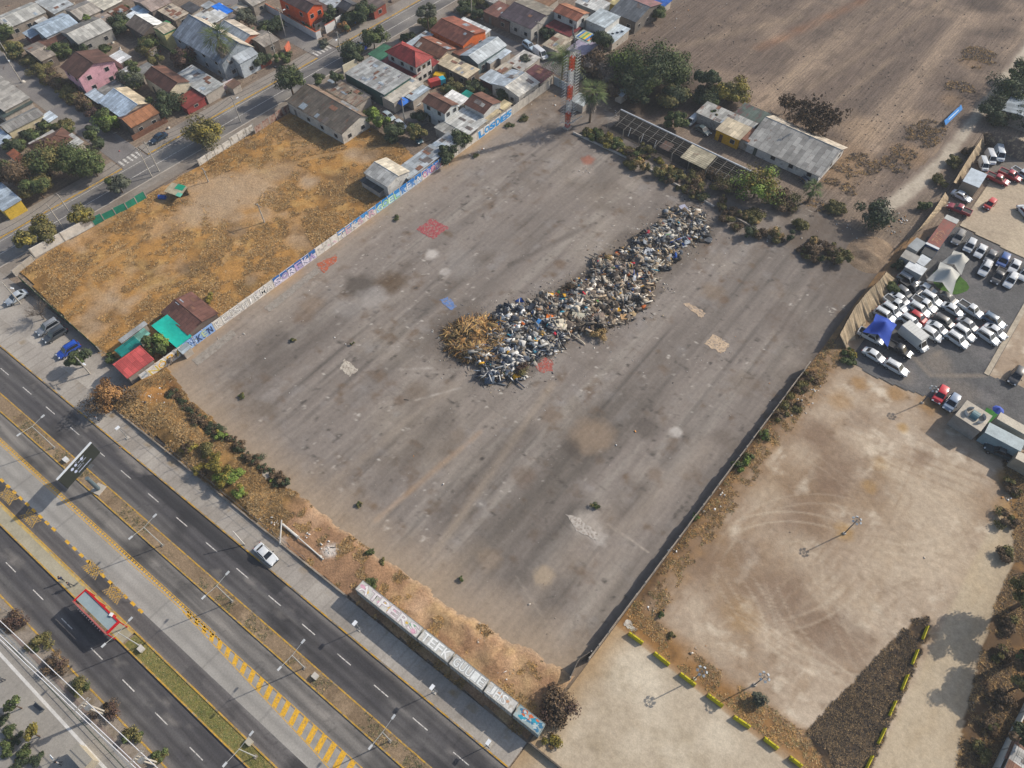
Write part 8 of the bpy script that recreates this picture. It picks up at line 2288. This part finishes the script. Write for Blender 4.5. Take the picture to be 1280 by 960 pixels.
# dried palm and brush at the left tip of the heap
def s_straw(n):
    X = RN.uniform(min(hx), max(hx), n * 12); Y = RN.uniform(min(hy), max(hy), n * 12)
    z, ins, d = heap_h(X, Y)
    ok = ins & (np.hypot(X - cA.x, Y - cA.y) < 6.5 * (.5 + fbm(X, Y, 2, 571))); X, Y, z = X[ok][:n], Y[ok][:n], z[ok][:n]
    return np.stack([X, Y, z], 1)
def s_sticks(n):
    P = s_straw(n); p = np.concatenate([PALN['straw'], PALN['brown'][:5]])
    return P + np.array([0, 0, .15]), p[RN.randint(0, len(p), len(P))]
debris('dried_branches', 5000, s_sticks, None, (.3, 1.5), sticks=1.0, thin=.025)
for lab, x, y, r, k in (('olive-yellow cut branches at the left tip of the heap', 572, 418, 9, 'straw'), ('dark brown cut brush at the bottom of the heap', 650, 462, 12, 'maroon'), ('tan dry brush on the lower edge of the heap', 750, 416, 10, 'straw'), ('tan dry brush at the upper heap end', 833, 316, 6, 'straw'), ('dry straw lump in the dark bags', 675, 418, 7, 'straw'), ('brown twigs on the upper edge of the heap', 712, 362, 12, 'brown'), ('straw tuft on the upper left side of the middle heap', 762, 322, 8, 'straw')):
    bush(lab, x, y, r, 1.6, k, name='cut_branches', cat='branches', leaf=.16, mix=('olive', .15))
# single large pieces one can pick out on the heap
def on_heap(px, py):
    p = Q(px, py, 1.0); z, i_, d_ = heap_h(np.array([p.x]), np.array([p.y])); return Vector((p.x, p.y, float(max(z[0], .05)) + .12))
def piece(name, label, cat, px, py, size, col, rz=0.0, rx=0.0, ry=0.0):
    p = on_heap(px, py)
    o = thing(name, label, cat, p, rz); mb = MB()
    sx, sy, sz = size; n = 4
    V = []; 
    for i in range(n + 1):
        for j in range(n + 1):
            x, y = (i / n - .5) * sx, (j / n - .5) * sy
            V.append((x, y, sz / 2 + .06 * math.sin(3 * x + 2 * y) + R.uniform(-.03, .03)))
    k = (n + 1) ** 2; V += [(x, y, z - sz) for x, y, z in V]
    F = [(i * (n + 1) + j, (i + 1) * (n + 1) + j, (i + 1) * (n + 1) + j + 1, i * (n + 1) + j + 1) for i in range(n) for j in range(n)]
    F += [tuple(k + v for v in f[::-1]) for f in F]
    rim = [i * (n + 1) for i in range(n + 1)] + [n * (n + 1) + j for j in range(1, n + 1)] + [i * (n + 1) + n for i in range(n - 1, -1, -1)] + [j for j in range(n - 1, 0, -1)]
    F += [(rim[i], rim[(i + 1) % len(rim)], k + rim[(i + 1) % len(rim)], k + rim[i]) for i in range(len(rim))]
    mb.add(V, F); mb.build('body', M(col, .8, .15, 1.5, 7), o)
    o.rotation_euler = (rx, ry, rz); return o
for args in (('mattress', 'pale mattress with a teal patch in the middle of the heap', 'mattress', 723, 397, (2.6, 1.9, .25), '#b5b09c', .6, .3, .1), ('board', 'grey-brown board tilted on the lower side of the heap', 'board', 749, 397, (2.1, 1.6, .06), '#857468', .9, .25, 0),
             ('tarpaulin', 'dark blue tarpaulin lying in the middle of the heap', 'tarpaulin', 773, 338, (3.2, 2.4, .1), '#1b3358', .4, .15, .1), ('tarpaulin', 'black plastic sheet near the top of the middle heap', 'tarpaulin', 790, 327, (3.0, 2.0, .1), '#1d222b', .2, .2, -.1),
             ('mattress', 'grey-white mattress at the upper end of the heap', 'mattress', 857, 299, (2.2, 1.3, .22), '#aeb4b8', -.4, .2, 0), ('board', 'pale lilac sheet at the very top of the heap', 'board', 856, 260, (2.6, 1.5, .06), '#a9a9b8', -.5, .1, .1), ('board', 'large grey-white panel in the upper heap', 'board', 812, 316, (2.2, 1.8, .08), '#b4b6b8', .3, .2, .1),
             ('tarpaulin', 'black sheet left of the white pieces at the heap top', 'tarpaulin', 848, 283, (3.0, 1.5, .12), '#1a1d24', .9, .3, .1), ('rubbish_bag', 'orange sack near the upper left edge of the heap', 'sack', 774, 314, (1.5, .7, .3), '#c2561a', .2, .1, 0), ('rubbish_bag', 'orange sack in the lower heap', 'sack', 687, 397, (1.3, .9, .4), '#cc6a1c', .5, .1, .1),
             ('rubbish_bag', 'orange rag on the brown part of the heap', 'rag', 697, 367, (1.1, .7, .25), '#c4601f', .1, .2, 0), ('tarpaulin', 'bright blue rag hanging in the lower heap', 'rag', 671, 405, (.7, 2.2, .15), '#3f86c6', .1, .3, .2), ('board', 'white board standing in the middle heap', 'board', 793, 350, (.6, 2.0, .08), '#cfd0d2', .7, .5, .2),
             ('cardboard_sheet', 'tan cardboard sheet at the right edge of the heap', 'cardboard', 791, 388, (1.6, 1.2, .08), '#b39a74', .4, .2, .2), ('cardboard_sheet', 'tan rubble sack lump at the lower right of the heap', 'sack', 780, 394, (1.4, 1.2, .4), '#a5845c', .9, .1, .2), ('mattress', 'beige cushion in the lower heap', 'cushion', 700, 405, (2.0, 1.6, .25), '#b3ab98', 1.1, .2, .2),
             ('board', 'dark slab at the far right tip of the heap', 'board', 886, 297, (1.6, 1.2, .2), '#595c60', .3, .2, .1), ('tarpaulin', 'blue-black bag cluster edge in the lower left heap', 'tarpaulin', 668, 385, (2.2, 1.6, .2), '#27303d', .3, .2, .1), ('board', 'pale blue sheet in the lower left heap', 'board', 672, 412, (1.0, 1.8, .06), '#7f9cba', .2, .3, .1)):
    piece(*args)

# scattered litter and rubble, too small and many to count
def s_lit(n):
    out = []
    for px, py, r, w in ((900, 432, 18, 12), (410, 690, 12, 30), (345, 655, 12, 18), (325, 650, 10, 10), (385, 672, 12, 14), (1000, 505, 16, 30), (1018, 490, 14, 26), (985, 520, 12, 20), (960, 545, 14, 12), (880, 640, 14, 10), (900, 620, 14, 10), (845, 690, 14, 9), (810, 760, 14, 9), (870, 810, 10, 6),
                         (190, 500, 18, 24), (210, 490, 12, 12), (1128, 275, 12, 40), (1118, 290, 12, 30), (1090, 300, 16, 22), (1060, 285, 18, 10), (680, 730, 30, 3), (640, 840, 24, 10), (600, 800, 20, 8), (740, 480, 60, 4), (850, 460, 60, 5), (500, 470, 40, 4), (580, 590, 60, 3), (760, 560, 80, 4), (960, 470, 50, 5), (640, 500, 60, 4), (420, 420, 50, 3),
                         (320, 460, 50, 3), (660, 140, 20, 10), (690, 130, 14, 12), (735, 212, 14, 8), (740, 125, 16, 16), (770, 140, 18, 14), (600, 190, 14, 8), (560, 205, 10, 8), (150, 560, 20, 2), (880, 255, 20, 8), (1000, 285, 20, 8), (960, 300, 14, 6), (300, 420, 20, 5), (470, 130, 30, 6), (560, 95, 16, 20), (545, 100, 14, 16), (1180, 690, 70, 1), (1000, 640, 70, 1),
                         (860, 20, 26, 12), (900, 10, 30, 10), (845, 35, 14, 10), (790, 60, 10, 10), (1215, 880, 10, 2), (1258, 625, 8, 12), (1000, 20, 60, 2), (1080, 60, 60, 2), (720, 120, 12, 10)):
        p = Q(px, py); rr = r * mpp(px, py)
        for _ in range(int(w * n / 700)):
            a = R.uniform(0, 6.283); d = abs(R.gauss(0, .55)) * rr
            out.append((p.x + d * math.cos(a), p.y + d * math.sin(a), .06))
    P = np.array(out)
    bk = (P[:, 0] < -8) & (P[:, 0] > -100) & (P[:, 1] < bank_front(P[:, 0])) & (P[:, 1] > 8)
    P[bk, 2] = np.maximum(z_bank(P[bk, 0], P[bk, 1]) + .06, .05)
    ds = (P[:, 0] > -7.5) & (P[:, 1] < 150)
    P[ds, 2] = z_dirt(P[ds, 0], P[ds, 1]) + .12
    pal = np.array([C(x) for x in ('#d3d0ca', '#c4bfb5', '#b0a79a', '#dedcd8', '#8f8375', '#a08f7c', '#3c3a3a', '#b9b4ab', '#c98a4a')])
    return P, pal[RN.randint(0, len(pal), len(P))]
debris('litter', 900, s_lit, None, (.1, .42), sticks=.12)
def s_field_lit(n):
    X = RN.uniform(-99, -9, n); Y = RN.uniform(24, 122, n); pal = np.array([C(x) for x in ('#bdb8b0', '#d0ccc4', '#4a443e', '#6d5f50', '#958a7c')])
    return np.stack([X, Y, X * 0 + .02], 1), pal[RN.randint(0, 5, n)]
debris('plot_litter', 450, s_field_lit, None, (.06, .2), sticks=.1)
def s_clods(n):
    X = RN.uniform(-98, -14, n * 2); Y = RN.uniform(142, 420, n * 2); ok = fbm(X, Y * .3, 5, 531) > .47; X, Y = X[ok][:n], Y[ok][:n]
    pal = np.array([(.09, .075, .062), (.11, .09, .072), (.14, .115, .09), (.065, .056, .048), (.24, .21, .18)])
    return np.stack([X, Y, X * 0 + .03], 1), pal[RN.choice(5, len(X), p=[.3, .3, .25, .12, .03])]
debris('field_clods', 6000, s_clods, None, (.1, .38), sticks=.05)
def s_town(n):
    X = RN.uniform(-300, -100.5, n * 5); Y = RN.uniform(45, 260, n * 5)
    ok = ((X < -161) | (X > -144)) & ~((X > -144) & (Y < 90)); X, Y = X[ok][:n], Y[ok][:n]
    pal = np.array([C(x) for x in ('#8f8578', '#b9b3a8', '#5d5048', '#7d5a48', '#3f6a9a', '#a8483c', '#d0ccc4', '#4a4a4c', '#3f7a5a', '#a58a60')])
    return np.stack([X, Y, X * 0 + .1], 1), pal[RN.choice(10, len(X), p=[.2, .15, .2, .13, .03, .03, .08, .12, .02, .04])]
debris('yard_clutter', 1500, s_town, None, (.3, 1.3), sticks=.25)
# rubble mound and soil at the far corner by the cloth fence
mp0 = Q(1088, 318); X, Y, F = grid(mp0.x - 6, mp0.x + 6, mp0.y - 7, mp0.y + 7, .35)
rr = np.hypot((X - mp0.x) / 5.2, (Y - mp0.y) / 6.2); Zm = np.clip(1 - rr, 0, 1) * 1.3 * (.6 + .8 * fbm(X, Y, 2.2, 541)) + .3 * np.clip(1 - rr, 0, .3) * fbm(X, Y, .8, 543) - .08
cm = base(X, '#7f6d5a'); cm = blend(cm, '#96836c', fbm(X, Y, 2, 545) * 2.4 - 1); cm = blend(cm, '#5d4c3c', fbm(X, Y, 1.4, 547) * 2.4 - 1.3)
tag(quick('soil_mound', np.stack([X, Y, Zm], 1), F, cm, VC(fine=3, var=.3, bump=.7), smooth=True), kind='structure')

# rubbish containers and small street things
for lab, x, y, c_ in (('small white box on the earth median by the billboard', 84, 576, '#cfd0cf'), ('white box on the earth median near the lower lamp', 395, 846, '#b9b3a8'), ('pale concrete box on the grass median', 313, 928, '#aaa392'), ('pale box at the foot of the grass median lamp', 178, 812, '#b9b4aa')):
    p = Q(x, y); o = thing('utility_box', lab, 'utility box', (p.x, p.y, .12), AV)
    MB().box(-.4, .4, -.35, .35, 0, .5).build('body', M(c_, .7, .1), o); MB().box(-.44, .44, -.39, .39, .5, .56).build('lid', M(c_, .6, .1), o)
for lab, x, y in (('dark bench on the plaza beside the white stripe', 51, 885),):
    p = Q(x, y); o = thing('bench', lab, 'bench', (p.x, p.y, .13), AV + .1)
    MB().box(-.9, .9, -.25, .25, .4, .47).build('seat', STEELD, o); MB().box(-.9, .9, .22, .28, .5, .85).build('backrest', STEELD, o)
    for s in (-.7, .7): MB().box(s - .05, s + .05, -.22, .22, 0, .4).build('leg', STEELD, o)
p = Q(109, 950); o = thing('plaza_kiosk', 'beige box kiosk at the bottom edge of the plaza', 'kiosk', (p.x, p.y, .13), AV)
MB().box(-1.6, 1.6, -.5, .9, 0, 2.2).build('body', M('#a89f8c', .8, .12), o); MB().box(-1.7, 1.7, -.6, 1.0, 2.2, 2.3).build('roof', M('#8f8a80', .7, .1), o)
p = Q(73, 949); o = thing('plaza_sign', 'small white sign on the plaza', 'sign', (p.x, p.y, .13), AV)
MB().tube((0, 0, 0), (0, 0, 1.6), .04, n=5).build('pole', STEEL, o); MB().obox((0, 0, 1.6), (.7, .08, .6), rx=-.5).build('panel', M('#d0d3d5', .5, .05), o)
# overhead frame of the plaza edge: low handrail
o = thing('handrail', 'low metal handrail between planting strip and plaza', 'railing', (-80, A(-80, -24.9).y, .13), AV)
hr = MB().tube((-60, 0, .95), (110, 0, .95), .035, n=5).tube((-60, 0, .5), (110, 0, .5), .03, n=5); hr.build('rail', STEEL, o)
for k in range(58): MB().tube((-60 + 3 * k, 0, 0), (-60 + 3 * k, 0, .95), .03, n=5).build('post', STEEL, o)

# people (tiny, seen from high above)
def person(label, px, py, rz, top, legs, z=.13, walk=.18):
    p = Q(px, py, z); o = thing('person', label, 'person', (p.x, p.y, z), rz)
    J = {'pel': (0, 0, .92), 'ch': (0, .02, 1.3), 'nk': (0, .03, 1.5), 'hd': (0, .05, 1.66), 'hl': (-.1, 0, .88), 'kl': (-.11, walk, .48), 'fl': (-.11, walk * .8, .06), 'tl': (-.11, walk + .16, .04), 'hr': (.1, 0, .88), 'kr': (.11, -walk * .4, .48), 'fr': (.11, -walk, .08), 'tr': (.11, -walk + .18, .04),
         'sl': (-.2, .02, 1.42), 'el': (-.26, -.06, 1.14), 'wl': (-.25, .06, .88), 'sr': (.2, .02, 1.42), 'er': (.26, .04, 1.14), 'wr': (.25, .16, .9)}
    E_ = [('pel', 'ch'), ('ch', 'nk'), ('nk', 'hd'), ('pel', 'hl'), ('hl', 'kl'), ('kl', 'fl'), ('fl', 'tl'), ('pel', 'hr'), ('hr', 'kr'), ('kr', 'fr'), ('fr', 'tr'), ('ch', 'sl'), ('sl', 'el'), ('el', 'wl'), ('ch', 'sr'), ('sr', 'er'), ('er', 'wr')]
    rad = {'pel': .15, 'ch': .17, 'nk': .07, 'hd': .11, 'hl': .1, 'kl': .065, 'fl': .045, 'tl': .04, 'hr': .1, 'kr': .065, 'fr': .045, 'tr': .04, 'sl': .07, 'el': .05, 'wl': .035, 'sr': .07, 'er': .05, 'wr': .035}
    ks = list(J); me = bpy.data.meshes.new('body'); me.from_pydata([J[k] for k in ks], [(ks.index(a), ks.index(b)) for a, b in E_], [])
    ob = bpy.data.objects.new('skel', me); COL.objects.link(ob)
    ob.modifiers.new('s', 'SKIN'); ob.modifiers.new('d', 'SUBSURF').levels = 1
    for i, k in enumerate(ks):
        sv = me.skin_vertices[0].data[i]; sv.radius = (rad[k], rad[k]); sv.use_root = (k == 'pel')
    bpy.context.view_layer.update()
    bm_ = bpy.data.meshes.new_from_object(ob.evaluated_get(bpy.context.evaluated_depsgraph_get())); bpy.data.objects.remove(ob)
    bm_.name = 'body'; bm_.materials.clear()
    for c_ in (legs, top, '#a5785c'): bm_.materials.append(M(c_, .85, .1))
    for f_ in bm_.polygons:
        zc = f_.center.z; f_.material_index = 2 if zc > 1.5 else (1 if zc > .95 else 0)
        f_.use_smooth = True
    link('body', bm_, o)
    hm = MB(); n = 8
    V = [(.125 * math.cos(6.283 * i / n) * s, .04 + .135 * math.sin(6.283 * i / n) * s, z_) for s, z_ in ((1, 1.68), (.95, 1.74), (.6, 1.79)) for i in range(n)]
    hm.add(V + [(0, .04, 1.81)], [(r * n + i, r * n + (i + 1) % n, (r + 1) * n + (i + 1) % n, (r + 1) * n + i) for r in range(2) for i in range(n)] + [(2 * n + i, 2 * n + (i + 1) % n, 3 * n) for i in range(n)])
    hm.build('hair', M('#1f1814', .9, .1), o)
person('person in a dark blue jacket standing on the bus platform', 80, 726, 1.2, '#26324f', '#23252b', z=.2)
person('person in dark clothes walking on the bus platform by the red shelter', 90, 733, -.6, '#3a3d45', '#2a2c33', z=.2)
person('person in a grey shirt on the plaza by the small tree', 6, 851, 2.2, '#4a4d52', '#2c2e35')
person('person in a pale shirt at the plaza sign', 77, 955, .4, '#8f8f8f', '#33363d')
person('person on the pavement near the leaning sign pole', 124, 527, .8, '#9a9fa8', '#2c3142')

# odds and ends of the old quarter
p = Q(549, 93, 1.5); o = thing('tarpaulin_pile', 'yellow tarpaulin over a stack in the dark yard', 'tarpaulin', (p.x, p.y, 0), .3)
MB().add([(-1.7, -1.1, 0), (1.7, -1.1, 0), (1.7, 1.1, 0), (-1.7, 1.1, 0), (-1.4, -.8, 1.5), (1.4, -.9, 1.7), (1.4, .9, 1.9), (-1.4, .8, 1.6)], [(4, 5, 6, 7), (0, 1, 5, 4), (1, 2, 6, 5), (2, 3, 7, 6), (3, 0, 4, 7)]).build('cloth', M('#d0a51c', .8, .15), o)
p = Q(455, 68); o = thing('parasol', 'blue and white parasol by the parked car under the trees', 'parasol', (p.x, p.y, 0))
MB().tube((0, 0, 0), (0, 0, 2.3), .03, n=5).build('pole', STEEL, o); MB().tube((0, 0, 2.5), (0, 0, 1.9), .05, 1.3, 8).build('canopy', M('#3558b8', .7, .15), o)
p = Q(547, 107); o = thing('small_truck', 'small truck with a red box and turquoise cab in the dark yard', 'truck', (p.x, p.y, 0), 1.2)
MB().box(-2.3, .6, -.9, .9, .6, 2.0).build('cargo_box', M('#a5403c', .6, .1), o); MB().box(.65, 2.1, -.85, .85, .4, 1.8).build('cab', M('#2f9fb5', .5, .1), o); MB().box(2.11, 2.13, -.7, .7, 1.15, 1.7).build('windscreen', GLASS, o)
for x in (-1.5, 1.4):
    for s_ in (-1, 1): MB().tube((x, s_ * .65, .38), (x, s_ * .92, .38), .38, n=10).build('wheel', TYRE, o)
# bare posts on the pavement side of the bank
a = A(-94, 9.5); o = thing('post_fence', 'row of thin bare posts along the pavement side of the weedy bank', 'fence', (a.x, a.y, .1), AV)
for k in range(13):
    MB().tube((k * 3.6, R.uniform(-.1, .1), 0), (k * 3.6 + R.uniform(-.3, .3), R.uniform(-.3, .3), R.uniform(1.9, 2.7)), .06, .05, 5).build('post', woodd, o)
for z in (.9, 1.7): MB().tube((0, 0, z), (43.2, 0, z), .02, n=4).build('wire', STEELD, o)
